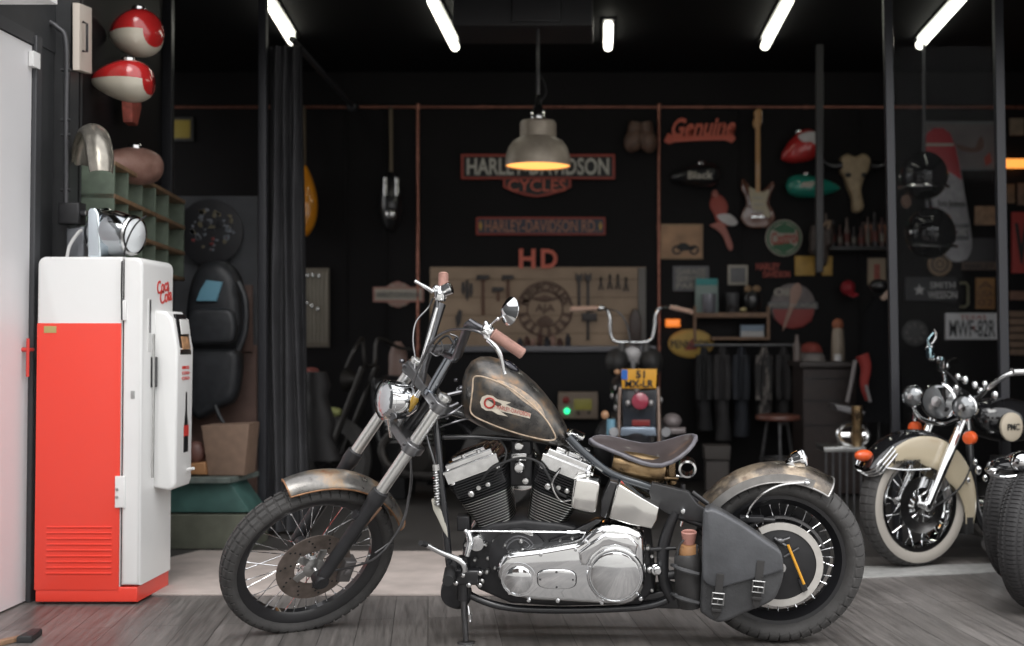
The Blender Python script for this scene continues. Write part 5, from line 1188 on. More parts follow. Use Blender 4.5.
def guitar(px, y_top, y_body, y_bot, wd, Y, bm, guard, label, tilt=0, strat=True, neck=None):
    t = sthing('electric_guitar', px, y_bot, label, 'guitar', Y=Y); s_ = Y/F
    body = [(-.30, .0), (-.46, -.10), (-.50, .12), (-.40, .26), (-.34, .45), (-.46, .62), (-.50, .80), (-.30, .97), (0, 1.0), (.30, .97), (.50, .80), (.46, .60), (.34, .45), (.40, .24), (.50, .05), (.42, -.04), (.22, .10), (.10, .16), (-.10, .16), (-.22, .08)]
    H_ = y_bot-y_body; pts = [(px+a*wd+tilt*(b)*H_*.0, y_body+b*H_) for a, b in body]
    poly(pts, .10, bm, 'body', t, d=.05, bev=.012, sm=4, Y=Y)
    if guard: 
        g = [(-.10, .14), (-.26, .10), (-.22, .35), (-.16, .56), (.05, .62), (.30, .78), (.36, .68), (.24, .45), (.34, .15), (.14, .2)]; poly([(px+a*wd, y_body+b*H_) for a, b in g], .106, guard, 'pickguard', t, d=.01, bev=.001, sm=3, Y=Y)
    for q in (.30, .45, .60): rect(px-wd*.16, y_body+q*H_, px+wd*.16, y_body+q*H_+2.2, .112, CRM if guard else CHROME2, 'pickup', par=t, d=.01, Y=Y)
    rect(px-wd*.2, y_body+.72*H_, px+wd*.2, y_body+.78*H_, .112, CHROME2, 'bridge', par=t, d=.014, Y=Y)
    nk = neck or mat('maple', (.50, .27, .10), .35, coat=.4)
    rect(px-2.3*(wd/34)**.5, y_top+16, px+2.3*(wd/34)**.5, y_body+.2*H_, .118, nk, 'neck', par=t, d=.022, Y=Y)
    poly([(px-3.2, y_top+19), (px-5, y_top+13), (px-3, y_top+8), (px-4, y_top+3), (px+1, y_top-1), (px+4, y_top+2), (px+3.4, y_top+8), (px+2.6, y_top+18)], .115, nk, 'headstock', t, d=.02, sm=2, Y=Y)
    for k in range(6): m = MB(); c = wallY(Y).at(px+4.2, y_top+3+k*2.2, .11); m.ellip(c, X_*.008, Y_*.006, Z_*.006, 8, 6); m.done('tuning_peg', CHROME2, t)
    return t
guitar(758, 109, 183, 228, 34, YW, mat('sunburst', (.13, .05, .03), .2, coat=.8, var=.4, vs=3), mat('guard_cream', (.48, .42, .30), .4), 'sunburst electric guitar with a cream guard hanging on the back wall')
def hung(cx, y0, y1, wd, mt, label, cat):
    t = sthing('hanging_tank', cx, y1, label, cat); c = P(cx, (y0+y1)/2, YW-.13); H_ = (y1-y0)/120; W_ = wd/120; rings = []
    for i in range(19):
        q = i/18; k = max(.08, sin(pi*(.03+.94*q)**1.25)**.6); rings.append([c+Z_*(H_/2-H_*q)+X_*W_/2*k*cos(a_)+Y_*.10*k*sin(a_) for a_ in [2*pi*j/24 for j in range(24)]])
    m = MB(); m.loft(rings, True, True); m.done('tank_body', mt, t, 60)
    m = MB(); p0, p1 = P(cx, 108, YW-.06), c+Z_*H_*.49
    n = 26
    for k in range(n):
        d = (p1-p0)/n; o = p0+d*(k+.5); u = X_ if k % 2 else Y_; m.tube([o+Z_*.026*cos(a_)+u*.011*sin(a_) for a_ in [2*pi*j/10 for j in range(10)]], .005, 5, closed=True)
    m.done('chain', mat('chain_brass', (.20, .16, .11), .45, .5), t); return t, c
t, c = hung(304, 166, 236, 27, mat('tank_orange', (.78, .30, .02), .2, coat=.8), 'bright orange tank hanging from a chain, half hidden behind the black curtain', 'fuel tank')
t, c = hung(391, 172, 230, 22, BLK, 'black tank with chrome pipes hanging from a chain left of the copper pipe', 'fuel tank')
for x in (385.5, 397): m = MB(); m.tube([P(x, 178, YW-.23), P(x, 196, YW-.24)], .016, 10); m.done('chrome_pipe', CHROME2, t)
m = MB(); m.ellip(P(391, 214, YW-.24), X_*.05, Y_*.04, Z_*.05); m.done('chrome_cap', CHROME2, t)
# ---- right part signs
s = sthing('boxing_gloves', 640, 120, 'pair of old brown leather boxing gloves hanging by the copper pipe', 'gloves'); GLV = mat('glove_brown', (.12, .07, .05), .5, var=.3)
for dx, k in ((-6, 1), (7, -1)):
    c = P(640+dx, 140, YW-.1); m = MB(); m.ellip(c, (X_+Z_*.25*k)*.085, Y_*.07, Z_*.105); m.ellip(c+X_*.06*k+Z_*.02, X_*.03, Y_*.03, Z_*.055); m.lathe(c+Z_*.06, Z_+X_*.2*k, [(.055, 0), (.06, .05), (.055, .085), (.001, .086)], 16); m.done('glove', GLV, s)
s = sthing('script_sign', 700, 143, 'coral red script sign high on the back wall')
txt('Genuine', 672, 117, 736, 137, .05, CORAL, s, .03, .03, shear=.25)
poly([(664, 141), (668, 133), (675, 136), (700, 135.5), (733, 134), (736, 138), (732, 143), (725, 140), (700, 140.5), (675, 142), (669, 144)], .04, CORAL, 'underline', s, d=.02)
TB_ = lambda px, py, L_, H_, mt, lab, U=X_, mt2=None, w=.118, name='fuel_tank', N=TW: ellipsoid_tank(name, None, P(px, py, YW-w), U, Vector((0, 0, 1)) if abs(U.z) < .1 else (Vector((-U.z, 0, U.x)) if U.x > 0 else Vector((U.z, 0, -U.x))), N, L_, H_, .22, mt, lab, 'fuel tank', 'painted tanks on the back wall', mt2)
t = TB_(696, 177, .42, .20, BLK, 'glossy black fuel tank with cream lettering below the red script sign', U=-X_); txt('Black', 688, 171, 713, 179, .235, CRM, t, .02)
t = TB_(801, 150, .36, .26, mat('tank_scarlet', (.50, .03, .03), .25, coat=.7), 'red and white fuel tank on the back wall above the teal tank', U=(-X_-Z_*.45).normalized(), mt2=None); poly([(798, 136), (806, 132), (816, 132), (820, 140), (820, 148), (812, 142), (804, 142)], .235, SWHT, 'white_flash', t, d=.02, bev=.008, sm=3)
TEAL = mat('tank_teal', (.02, .24, .18), .2, coat=.9); t = TB_(813, 188, .46, .20, TEAL, 'teal green fuel tank on the back wall below the red one'); poly([(803, 182), (816, 182), (812, 187), (800, 187)], .235, CRM, 'tank_badge', t, d=.02, bev=.004)
# pinup style figure sign
s = sthing('figure_sign', 722, 250, 'cut out figure sign of a seated dancer left of the guitar'); SKIN = mat('figure_pink', (.42, .15, .12), .5)
poly([(712, 196), (718, 194), (724, 198), (728, 206), (727, 214), (732, 222), (728, 226), (717, 222), (714, 214), (710, 206)], .03, SRED, 'dress', s, sm=3); poly([(712, 224), (722, 222), (728, 232), (733, 246), (731, 251), (727, 247), (723, 236), (716, 229), (710, 226)], .034, SKIN, 'leg', s, sm=2)
m = MB(); m.ellip(P(715, 194, YW-.03), X_*.03, Y_*.02, Z_*.035); m.done('head', SKIN, s); poly([(717, 215), (730, 214), (738, 222), (733, 226), (722, 222)], .04, SWHT, 'skirt', s, sm=2)
s = sthing('motorcycle_poster', 681, 259, 'tan poster with a dark motorcycle print beside the copper pipe', 'poster'); rect(660, 224, 703, 259, .03, TAN, 'board', par=s); rect(662, 226, 701, 257, .033, mat('poster_sand', (.45, .27, .16), .6, var=.25, vs=8), 'print', par=s, d=.004)
for x in (677, 694): ringp(x, 250, 3, 5, .04, SBLK, 'print_wheel', s, d=.005, n=18)
poly([(676, 248), (680, 243), (686, 243), (690, 246), (696, 246), (694, 250), (682, 251)], .04, SBLK, 'print_bike', s, d=.005)
def rsign(cx, cy, r, base, label, cat='sign'):
    s = sthing('round_sign', cx, cy+r, label, cat); poly([(cx+r*cos(a), cy+r*sin(a)) for a in [2*pi*k/32 for k in range(32)]], .03, base, 'disc', s); return s
s = rsign(784, 238, 18.4, CRM, 'round white and green oil sign with red script lettering')
ringp(784, 238, 15, 17, .036, SGRN, 'green_ring', s, d=.006)
poly([(772, 229), (784, 223), (795, 228), (795, 233), (780, 233)], .037, SGRN, 'green_band', s, d=.006); poly([(773, 243), (790, 243), (796, 247), (784, 253), (773, 248)], .037, SGRN, 'green_band', s, d=.006); txt('Castrol', 771, 231.5, 798, 244, .04, SRED, s, .02, .1)
# small plates
def plate(x0, y0, x1, y1, mt, name, label, t=None, tm=None, off=0, inset=0, im=None, cat='sign'):
    s = sthing(name, (x0+x1)/2, y1, label, cat); rect(x0, y0, x1, y1, .025, mt, 'panel', par=s)
    if inset: rect(x0+inset, y0+inset, x1-inset, y1-inset, .03, im, 'inset', par=s, d=.006, bev=.001)
    if t:
        ls = t.split('|'); h = (y1-y0)*.84/len(ls)
        for i, l in enumerate(ls): txt(l, x0+(x1-x0)*.1, y0+(y1-y0)*.08+h*i+h*.12, x1-(x1-x0)*.1, y0+(y1-y0)*.08+h*(i+1)-h*.08, .033, tm, s, off)
    return s
plate(673, 266, 709, 291, SGRY, 'metal_plate_sign', 'grey metal plate sign with raised lettering below the tan poster', 'GARAGE|SERVICE|PARTS', CRM)
plate(728, 265, 748, 285, CRM, 'small_plate', 'small cream framed plate above the cans on the shelf', None, None, 0, 2.5, SGRY)
s = sthing('red_letter_sign', 772, 278, 'small red two line lettering sign left of the yellow cards'); txt('HARLEY', 756, 263, 780, 270, .03, SRED, s, .03); txt('DAVIDSON', 763, 271, 790, 277.5, .03, SRED, s, .03)
rect(795, 256, 815, 275.5, .03, YEL, 'yellow_card', 'square yellow card on the back wall, left of the dark hanging bundle', 'card'); rect(822, 256, 832.5, 275.5, .03, YEL, 'yellow_card', 'narrow yellow card on the back wall, right of the dark hanging bundle', 'card')
s = rsign(793, 306, 22.5, mat('pin_grey', (.20, .17, .17), .5, var=.2), 'round red and grey pin-up style sign right of the wooden shelf')
poly([(772, 308), (815, 308), (812, 320), (803, 327), (793, 329), (783, 327), (775, 319)], .034, mat('pin_red', (.30, .045, .04), .5), 'red_half', s, d=.006, sm=0); rect(768, 302, 818, 309, .038, SGRY, 'band', par=s, d=.008); txt('MOTORCYCLE', 770, 303.5, 816, 307.5, .042, CRM, s)
poly([(794, 285), (799, 283), (802, 289), (800, 297), (794, 308), (786, 326), (782, 331), (786, 316), (790, 303), (790, 292)], .045, mat('figure_pale', (.42, .26, .21), .5), 'figure', s, d=.008, sm=2); txt('Oil', 774, 288, 789, 296, .042, CRM, s, .02)
s = sthing('oval_sign', 691, 358, 'yellow oval motor oil sign below the orange lamp'); poly([(691+23*cos(a), 343.5+14.5*sin(a)) for a in [2*pi*k/32 for k in range(32)]], .03, YEL, 'oval', s); poly([(691+20.5*cos(a), 343.5+12*sin(a)) for a in [2*pi*k/32 for k in range(32)]], .034, mat('oil_yellow', (.58, .38, .08), .5), 'oval_face', s, d=.006)
txt('PENNZOIL', 671, 340, 711, 348, .038, SBLK, s, .01); poly([(684, 350), (692, 338), (697, 350)], .036, SRED, 'red_bell', s, d=.006)
m = MB(); m.box(P(673, 323, YW-.07), X_, Z_, TW, .12, .065, .065, .02, True); solo(m, 'orange_lamp', mat('orange_lens', (.75, .20, .04), .3, emit=.5, ecol=(1, .25, .04)), P(673, 323, YW-.07), 'small glowing orange lamp right of the copper pipe', 'lamp')
# wooden shelf and what stands on it
sf = sthing('wall_shelf', 733, 340, 'small wooden wall shelf with two levels', 'shelf'); SHW = mat('shelf_wood', (.22, .13, .08), .55, var=.2)
for y0, y1, x0, x1 in ((312.5, 317.5, 695, 770), (337, 340, 712, 770)): rect(x0, y0, x1, y1, .24, SHW, 'shelf_board', par=sf, d=.23)
for x in (695, 768.5): rect(x-1.4, 306, x+1.4, 340, .245, SHW, 'upright', par=sf, d=.03)
def on_shelf(x0, x1, y0, mt, name, label, cat, top=312.8, w=.16, round_=True, mt2=None):
    c = P((x0+x1)/2, top, YW-w); r = (x1-x0)/2/122; h = (top-y0)/122
    if round_: m = MB(); m.lathe(c, Z_, [(r*.85, 0), (r*.9, .004), (r, h*.9), (r*.98, h), (r*.8, h), (r*.75, h*.1), (.001, h*.1)], 20)
    else: m = MB(); m.box(c+Z_*h/2+TW*.04, X_, Z_, TW, 2*r, h, .08, .008)
    return solo(m, name, mt, c, label, cat)
on_shelf(695, 718, 279, mat('teal_pack', (.25, .33, .31), .5), 'paint_box', 'pale box with a teal top at the left end of the wooden shelf', 'box', w=.08, round_=False)
pbx = [o for o in bpy.data.objects if o.name == 'paint_box'][0]; bpy.context.view_layer.update()
m = MB(); fr = wallY(YW); m.slab([fr.at(x, y, .125) for x, y in ((696, 278.5), (717.5, 278.5), (717.5, 285), (696, 285))], TW, .01, .002); m.done('teal_band', mat('teal_band', (.04, .30, .30), .5), pbx)
on_shelf(702, 716.5, 294, mat('mug_grey', (.22, .22, .25), .35, .3), 'tin_mug', 'ribbed grey tin standing in front of the teal topped box', 'tin', w=.22)
on_shelf(725, 740, 293, mat('pot_dark', (.06, .06, .065), .4), 'dark_pot', 'dark metal pot in the middle of the wooden shelf', 'pot')
m = MB(); m.tube([P(730, 312.8, YW-.2), P(728, 308, YW-.22), P(733, 306, YW-.22), P(737, 311, YW-.2)], .01, 8, smooth=3); solo(m, 'small_wrench', TD, P(732, 312, YW-.2), 'small curled tool lying before the dark pot', 'tool')
s = sthing('black_mask', 752, 312.8, 'black mask with tan goggles on the right end of the wooden shelf', 'mask', Y=YW-.16); m = MB(); c = P(752, 300, YW-.16); m.ellip(c, X_*.085, Y_*.07, Z_*.105); m.done('shell', BLK, s)
for dx in (-.035, .035): m = MB(); m.ellip(c+X_*dx+Z_*.09+TW*.03, X_*.035, Y_*.03, Z_*.03); m.done('goggle', mat('goggle_tan', (.28, .18, .10), .4), s)
m = MB(); c = P(743.5, 312, YW-.22); m.ellip(c+Z_*.02, X_*.03, Y_*.03, Z_*.02); solo(m, 'yellow_puck', mat('puck_yellow', (.5, .42, .22), .5), c, 'small pale yellow tin before the black mask', 'tin')
s = sthing('blue_white_box', 752, 337, 'blue and white box on the lower level of the wooden shelf', 'box', Y=YW-.1); rect(741, 325, 764, 337, .2, mat('box_blue', (.20, .27, .35), .5), 'carton', par=s, d=.12); rect(741, 331, 764, 337, .203, mat('box_white', (.42, .42, .42), .5), 'white_stripe', par=s, d=.006)
# skull with horns
s = sthing('cow_skull', 856, 212, 'cream longhorn skull with black horns on the back wall', 'skull'); BONE = mat('bone', (.42, .32, .20), .5, var=.15)
poly([(841, 158), (848, 153), (856, 156), (864, 153), (871, 158), (870, 170), (866, 176), (862, 190), (865, 206), (860, 212), (854, 210), (853, 198), (848, 186), (845, 176), (841, 170)], .12, BONE, 'skull', s, d=.10, bev=.03, sm=3)
for k in (-1, 1): m = MB(); m.tube([P(856+k*14, 165, YW-.1), P(856+k*24, 166, YW-.1), P(856+k*33, 160, YW-.12), P(856+k*38, 148, YW-.15)], [.035, .03, .022, .006], 12, smooth=4); m.done('horn', BLK, s); m = MB(); m.ellip(P(856+k*8, 175, YW-.13), X_*.025, Y_*.02, Z_*.02); m.done('eye_socket', BLK, s)
# trophies shelf
sf = sthing('trophy_shelf', 855, 250, 'narrow dark shelf crowded with small bottles on the back wall', 'shelf'); rect(815, 246, 893, 250, .22, BLKS, 'shelf_board', par=sf, d=.21)
random.seed(11)
for i, x in enumerate(range(819, 892, 7)):
    h = random.uniform(18, 34); c = P(x, 246.3, YW-.12); H_ = h/120; m = MB(); r = random.uniform(.018, .026); m.lathe(c, Z_, [(r, 0), (r, H_*.55), (r*.5, H_*.72), (r*.4, H_), (.001, H_)], 12)
    cl = [(.07, .03, .028), (.13, .10, .09), (.04, .036, .04)][i % 3]; o_ = solo(m, 'small_bottle', mat('btl%d' % (i % 3), cl, .35), c, ['dark red bottle on the narrow crowded shelf', 'pale bottle on the narrow crowded shelf', 'near black bottle on the narrow crowded shelf'][i % 3], 'bottle', ['dark red bottles on the crowded shelf', 'pale bottles on the crowded shelf', 'near black bottles on the crowded shelf'][i % 3])
    m = MB(); m.lathe(c+Z_*H_*.15, Z_, [(r*1.04, 0), (r*1.04, H_*.3)], 12, False); m.done('bottle_label', mat('label_dull', (.16, .14, .12), .5) if i % 2 else mat('label_wine', (.12, .03, .025), .5), o_)
plate(862, 222, 890, 246, mat('plaque_dark', (.06, .035, .03), .5), 'dark_plaque', 'dark framed plaque with a brown emblem at the right of the crowded shelf', None, None, 0, 3, COP2)
# hanging bundle
s = sthing('hanging_boots', 822, 225, 'dark bundle of old leather boots hanging over the yellow cards', 'boots')
for dx, dy, L_ in ((-5, 0, 26), (3, 3, 36), (8, -2, 22)):
    m = MB(); m.tube([P(821+dx, 226+dy, YW-.25), P(821+dx-1, 236+dy, YW-.25), P(820+dx, 226+dy+L_*.8, YW-.25), P(818+dx*1.4, 226+dy+L_, YW-.27)], [.04, .05, .045, .03], 10, smooth=3); m.done('boot', mat('boot_leather', (.06, .045, .04), .5, var=.4), s)
m = MB(); m.tube([P(818, 232, YW-.31), P(824, 225, YW-.31), P(830, 221, YW-.31), P(828, 229, YW-.31)], .012, 8, smooth=3); m.done('strap', mat('strap_tan', (.28, .2, .14), .5), s)
# clothes, table
CL = [('jacket_black', (.018, .018, .02)), ('jacket_grey', (.035, .033, .035)), ('denim_dark', (.022, .025, .033))]
m = MB(); m.tube([P(694, 345, YW-.35), P(800, 345, YW-.35)], .012, 10); m.tube([P(700, 345, YW-.35), P(700, 345, YW)], .01, 8); m.tube([P(794, 345, YW-.35), P(794, 345, YW)], .01, 8); solo(m, 'clothes_rail', STEEL, P(747, 345, YW-.35), 'dark rail carrying jackets below the wooden shelf', 'rail')
for i, (x, y1, w_, lab) in enumerate(((704, 430, 14, 'black jacket on the rail, leftmost'), (722, 440, 14, 'grey coat on the rail, second from the left'), (741, 436, 14, 'dark denim jacket on the rail, in the middle'), (764, 420, 14, 'checked grey shirt on the rail'), (784, 425, 13, 'black jacket on the rail, rightmost'))):
    nm, cl = CL[i % 3]; mt_ = mat(nm, cl, .8, var=.35, vs=9)
    if i == 3:
        mt_ = patina('plaid', [(.03, .03, .032), (.05, .045, .045), (.20, .18, .17), (.25, .23, .21)], [.4, .5, .52, .6], 14, rough=.8, metal=0, stretch=(1.4, 1, .3), coat=0)
    rings = []
    for k in range(9):
        q = k/8; y = 347+(y1-347)*q; hw_ = w_/2*(.35+.65*min(1, q*3.2)**.6)*(1+.1*sin(k*1.7+i)); c = P(x+sin(k+i)*.6, y, YW-.35)
        rings.append([c+X_*(hw_/112)*cos(a)*(1+.08*sin(3*a+k))+Y_*.09*sin(a)*(.6+.4*q) for a in [2*pi*j/20 for j in range(20)]])
    m = MB(); m.loft(rings, True, True); j_ = solo(m, 'jacket', mt_, P(x, 347, YW-.35), lab, 'jacket', sharp=60)
    m = MB(); 
    for sd in (-1, 1): m.tube([P(x+sd*w_*.30, 356, YW-.38), P(x+sd*w_*.40, 375, YW-.42), P(x+sd*w_*.36, 400, YW-.45)], [.035, .032, .028], 10, smooth=3)
    m.v = [p-j_.location for p in m.v]; sl = m.done('sleeve', mt_); sl.parent = j_
s = sthing('work_table', 838, 480, 'tall dark work table piled with caps and bottles', 'table', Y=9.6)
a_, b_ = P(800, 362, 9.5), P(872, 362, 9.5)
m = MB(); m.aabb(a_.x, b_.x, 9.5, 10.2, a_.z-.04, a_.z, .006); m.done('table_top', mat('table_dark', (.04, .032, .03), .5), s)
m = MB(); m.aabb(a_.x+.03, b_.x-.03, 9.55, 10.1, .02, a_.z-.04, .006); m.done('table_body', mat('table_brown', (.03, .02, .018), .6, var=.3), s)
for y in (378, 400, 425): rect(803, y, 868, y+1.2, .005, BLK, 'drawer_gap', par=s, Y=9.55, d=.01, bev=0)
def cap(px, py, r, mt, lab, Y=9.8):
    c = P(px, py, Y); m = MB(); m.lathe(c, Z_, [(r, 0), (r*.98, r*.3), (r*.8, r*.65), (r*.4, r*.85), (.001, r*.9)], 20); o_ = solo(m, 'cap', mt, c, lab, 'cap'); m = MB(); v = [Vector((r*cos(q), 0, 0))+TW*(r*.4+r*.9*sin(q))*1 for q in [pi*k/12 for k in range(13)]]; m.slab([p+Z_*.012 for p in v], Z_, .012, .003); pk = m.done('peak', mt); pk.parent = o_
tz = P(838, 362, 9.8)
cap(811, 352, .085, mat('cap_red', (.22, .04, .03), .7), 'dark red cap stacked on the pale cap on the work table'); cap(812, 361, .10, mat('cap_pale', (.20, .18, .17), .7), 'pale grey cap lying on the work table')
c = P(838, 361, 9.75); m = MB(); m.lathe(c, Z_, [(.05, 0), (.055, .01), (.05, .15), (.042, .24), (.03, .26), (.001, .261)], 16); o_ = solo(m, 'beige_bottle', mat('bottle_beige', (.34, .28, .22), .45), c, 'tall beige bottle with an orange top on the work table', 'bottle'); m = MB(); m.ellip(Vector((0, 0, .28)), X_*.045, Y_*.045, Z_*.045); q_ = m.done('bottle_top', mat('top_orange', (.35, .12, .06), .5)); q_.parent = o_
c = P(838, 361, 9.6); m = MB(); m.lathe(c+X_*-.0, Z_, [(.03, 0), (.032, .05), (.001, .052)], 12); solo(m, 'small_white_pot', SWHT, c, 'small white pot in front of the beige bottle', 'pot')
c = P(797, 361, 9.7); m = MB(); m.lathe(c, Z_, [(.03, 0), (.03, .12), (.014, .16), (.014, .2), (.001, .2)], 12); solo(m, 'pale_bottle', mat('btl1', (1, 1, 1)), c, 'pale bottle at the left edge of the work table', 'bottle')
# red helmet / hat stuff, person-like coat on stand
c = P(848, 288, YW-.2); m = MB(); m.ellip(c, X_*.06, Y_*.07, Z_*.065); o_ = solo(m, 'baseball_hat', mat('cap_crimson', (.30, .02, .03), .5), c, 'crimson cap hanging on the back wall below the crowded shelf', 'cap'); m = MB(); m.slab([Vector((.03, -.05, -.03)), Vector((.07, -.09, -.05)), Vector((.03, -.10, -.07)), Vector((-.02, -.06, -.05))], (0, -.3, 1), .012, .003); q_ = m.done('peak', mat('cap_crimson', (1, 1, 1))); q_.parent = o_
plate(868, 258, 886, 285, mat('card_cream', (.34, .27, .19), .55), 'small_poster', 'small cream poster with a red mark near the grey post', None, None, 0, 6, mat('dull_red', (1, 1, 1)), 'poster')
s = sthing('coat_stand', 877, 440, 'black coat and cap on a stand beside the grey post', 'coat', Y=9.3)
rings = []
for k in range(9):
    q = k/8; c = P(879, 297+q*125, 9.3); hw_ = (.05 if k == 0 else .13+.05*q); rings.append([c+X_*hw_*cos(a)+Y_*.09*sin(a) for a in [2*pi*j/20 for j in range(20)]])
m = MB(); m.loft(rings, True, True); m.done('coat', mat('coat_black', (.007, .007, .008), .85, spec=.1), s); m = MB(); m.tube([P(879, 420, 9.3), P(879, 500, 9.3)], .015, 8); m.lathe(Vector((P(879, 420, 9.3).x, 9.3, 0.0)), Z_, [(.15, 0), (.15, .02), (.001, .025)], 20); m.done('stand', BLK, s)
m = MB(); m.ellip(P(879, 286, 9.3), X_*.07, Y_*.08, Z_*.05); m.done('hat', BLK, s)
poly([(880, 298), (890, 287), (896, 291), (890, 297), (884, 301)], .12, mat('tan_cloth', (.32, .23, .18), .6), 'folded_cloth', None, 'pale tan cloth hanging by the grey post', 'cloth', Y=9.3)
m = MB(); m.tube([P(862, 355, 9.1), P(866, 368, 9.1), P(864, 385, 9.1), P(868, 400, 9.1)], [.05, .04, .03, .02], 10, smooth=3); solo(m, 'red_rag', mat('rag_red', (.28, .03, .025), .7), P(864, 370, 9.1), 'red rag hanging at the right end of the work table', 'rag')
m = MB(); m.tube([P(855, 360, 9.05), P(852, 378, 9.05), P(847, 402, 9.05)], .014, 8, smooth=3); m.tube([P(866, 385, 9.05), P(870, 402, 9.05)], .012, 8); solo(m, 'pale_strap', mat('strap_pale', (.22, .2, .2), .6), P(852, 380, 9.05), 'pale strap hanging left of the red rag', 'strap')
st_ = sthing('bar_stool', 778, 418, 'round stool with a red brown seat left of the work table', 'stool', Y=9.4); c = P(778, 416, 9.4)
m = MB(); m.lathe(c, Z_, [(.16, -.03), (.17, -.015), (.165, .005), (.15, .012), (.001, .014)], 28); m.done('seat', mat('stool_brown', (.13, .05, .035), .4), st_)
for a in (0, 120, 240):
    q = radians(a+30); m = MB(); m.tube([c+Vector((cos(q)*.08, sin(q)*.08, -.02)), Vector((c.x+cos(q)*.18, c.y+sin(q)*.18, .01))], .012, 8); m.done('leg', STEEL, st_)
m = MB(); m.tube([Vector((c.x+cos(q)*.13, c.y+sin(q)*.13, .3)) for q in [2*pi*k/20 for k in range(20)]], .008, 6, closed=True); m.done('foot_ring', STEEL, st_)
m = MB(); c = P(717, 460, 9.7); m.slab([P(x, y, 9.72) for x, y in ((706, 461), (729, 461), (729, 493), (706, 493))], TW, .18, .006); m.slab([P(x, y, 9.7) for x, y in ((704, 446), (731, 446), (730, 460), (705, 460))], TW, .2, .006); solo(m, 'storage_crate', mat('crate_grey', (.08, .07, .065), .6), c, 'grey crate under the hanging jackets', 'crate')
rk = sthing('wire_rack', 842, 500, 'low metal wire rack behind the right motorcycle', 'rack', Y=8.2)
a_, b_ = P(824, 447, 8.2), P(866, 452, 8.2)
for x in (826, 833, 840, 847, 854, 861): m = MB(); m.tube([P(x, 452, 8.2), P(x, 520, 8.2)], .008, 8); m.done('bar', STEEL, rk)
m = MB(); m.aabb(a_.x, b_.x, 8.2, 8.5, b_.z, b_.z+.03, .004); m.done('tray', ALU, rk)
t = thing('air_filter', P(853, 437, 8.35), 'chrome ring shaped part lying on the wire rack', 'part'); m = MB(); c = P(853, 445, 8.35); c.z = b_.z+.10; m.tube([c+X_*.10*cos(q)+Z_*.07*sin(q)+Y_*.02*sin(q) for q in [2*pi*k/24 for k in range(24)]], .018, 8, closed=True); m.tube([c-X_*.08, c+X_*.08], .02, 8); m.done('ring', CHROME2, t)
m = MB(); c = P(857, 445, 8.3); c.z = b_.z+.031; m.lathe(c, Z_, [(.03, 0), (.04, .05), (.03, .14), (.04, .2), (.035, .26), (.001, .262)], 16); solo(m, 'brass_vase', BRASS, c, 'small brass coloured bottle on the wire rack', 'bottle')
m = MB(); c = P(843, 412, 8.3); m.slab([P(x, y, 8.3) for x, y in ((834, 404), (855, 408), (866, 412), (862, 417), (838, 411))], TW, .25, .012); solo(m, 'grey_bracket', mat('bracket_grey', (.13, .125, .13), .5), c, 'grey flat part sticking out behind the wire rack', 'part')

# ================================================================== GLAZED RIGHT BAY
s = sthing('framed_picture', 960, 170, 'large framed pale picture behind the snowboard', 'picture'); rect(923, 121, 996, 170, .03, mat('frame_grey', (.16, .165, .17), .4), 'frame', par=s); rect(926, 124, 994, 168, .034, mat('picture_rose', (.17, .145, .145), .5, var=.2, vs=5), 'print', par=s, d=.005)
poly([(955, 144), (965, 146), (975, 148), (978, 140), (982, 136), (984, 146), (978, 152), (962, 151)], .042, mat('print_brown', (.13, .07, .05), .5), 'print_figure', s, d=.006, sm=2); poly([(984, 158), (990, 152), (992, 162), (986, 166)], .042, SRED, 'print_mark', s, d=.006)
s = sthing('snowboard', 950, 262, 'red and grey snowboard leaning on the wall behind the black helmets', 'snowboard', Y=YW-.04)
top_ = [(924, 143), (927, 133), (934, 128), (943, 128), (950, 133), (955, 145)]; 
poly(top_+[(960, 165), (965, 195), (971, 230), (972, 248), (967, 259), (957, 262), (948, 258), (942, 245), (932, 200), (926, 170)], .04, mat('board_grey', (.36, .35, .365), .4, var=.15), 'board', s, sm=2, d=.025, Y=YW-.04)
poly(top_+[(959, 162), (962, 180), (950, 172), (938, 175), (929, 178), (926, 165)], .045, mat('board_red', (.42, .03, .04), .4), 'red_tip', s, d=.01, Y=YW-.04); rect(926, 143, 954, 146, .05, CRM, 'stripe', par=s, d=.006, Y=YW-.04)
txt('Jim Jones', 937, 200, 965, 209, .05, SBLK, s, 0, 0, Y=YW-.04); rect(952, 224, 969, 240, .05, SGRY, 'label_patch', par=s, d=.005, Y=YW-.04); txt('BOARD', 953, 228, 968, 236, .052, SWHT, s, 0, Y=YW-.04)
def helmet(px, py, r, Y, label, face):
    t = thing('crash_helmet', P(px, py, Y), label, 'helmet', 'black helmets on the right wall'); c = P(px, py, Y); m = MB(); m.ellip(c, X_*r, Y_*r*1.1, Z_*r*1.05, 28, 18); m.done('shell', mat('helmet_black', (.006, .006, .007), .05, spec=.4), t)
    m = MB(); n_ = Vector(face).normalized(); u, v = orth(n_)
    rg = []
    for i in range(9):
        a = radians(-58+116*i/8); rg.append([c+(n_*cos(a)+u*sin(a))*r*1.04*cos(b)+Z_*r*1.05*sin(b)+0*v for b in (radians(-20), radians(-5), radians(10), radians(24))])
    m.loft(rg, False, False); m.done('visor', mat('visor_dark', (.012, .013, .016), .12), t, 60)
    m = MB(); m.tube([c+(n_*cos(a)+u*sin(a))*r*1.03-Z_*r*.5 for a in [radians(-80+160*i/12) for i in range(13)]], .012, 8); m.done('chin_trim', CHROME2, t)
    m = MB(); m.ellip(c+u*r+Z_*0, n_*.02, u*.01, Z_*.02); m.ellip(c-u*r, n_*.02, u*.01, Z_*.02); m.done('visor_pivot', CHROME2, t)
    return t
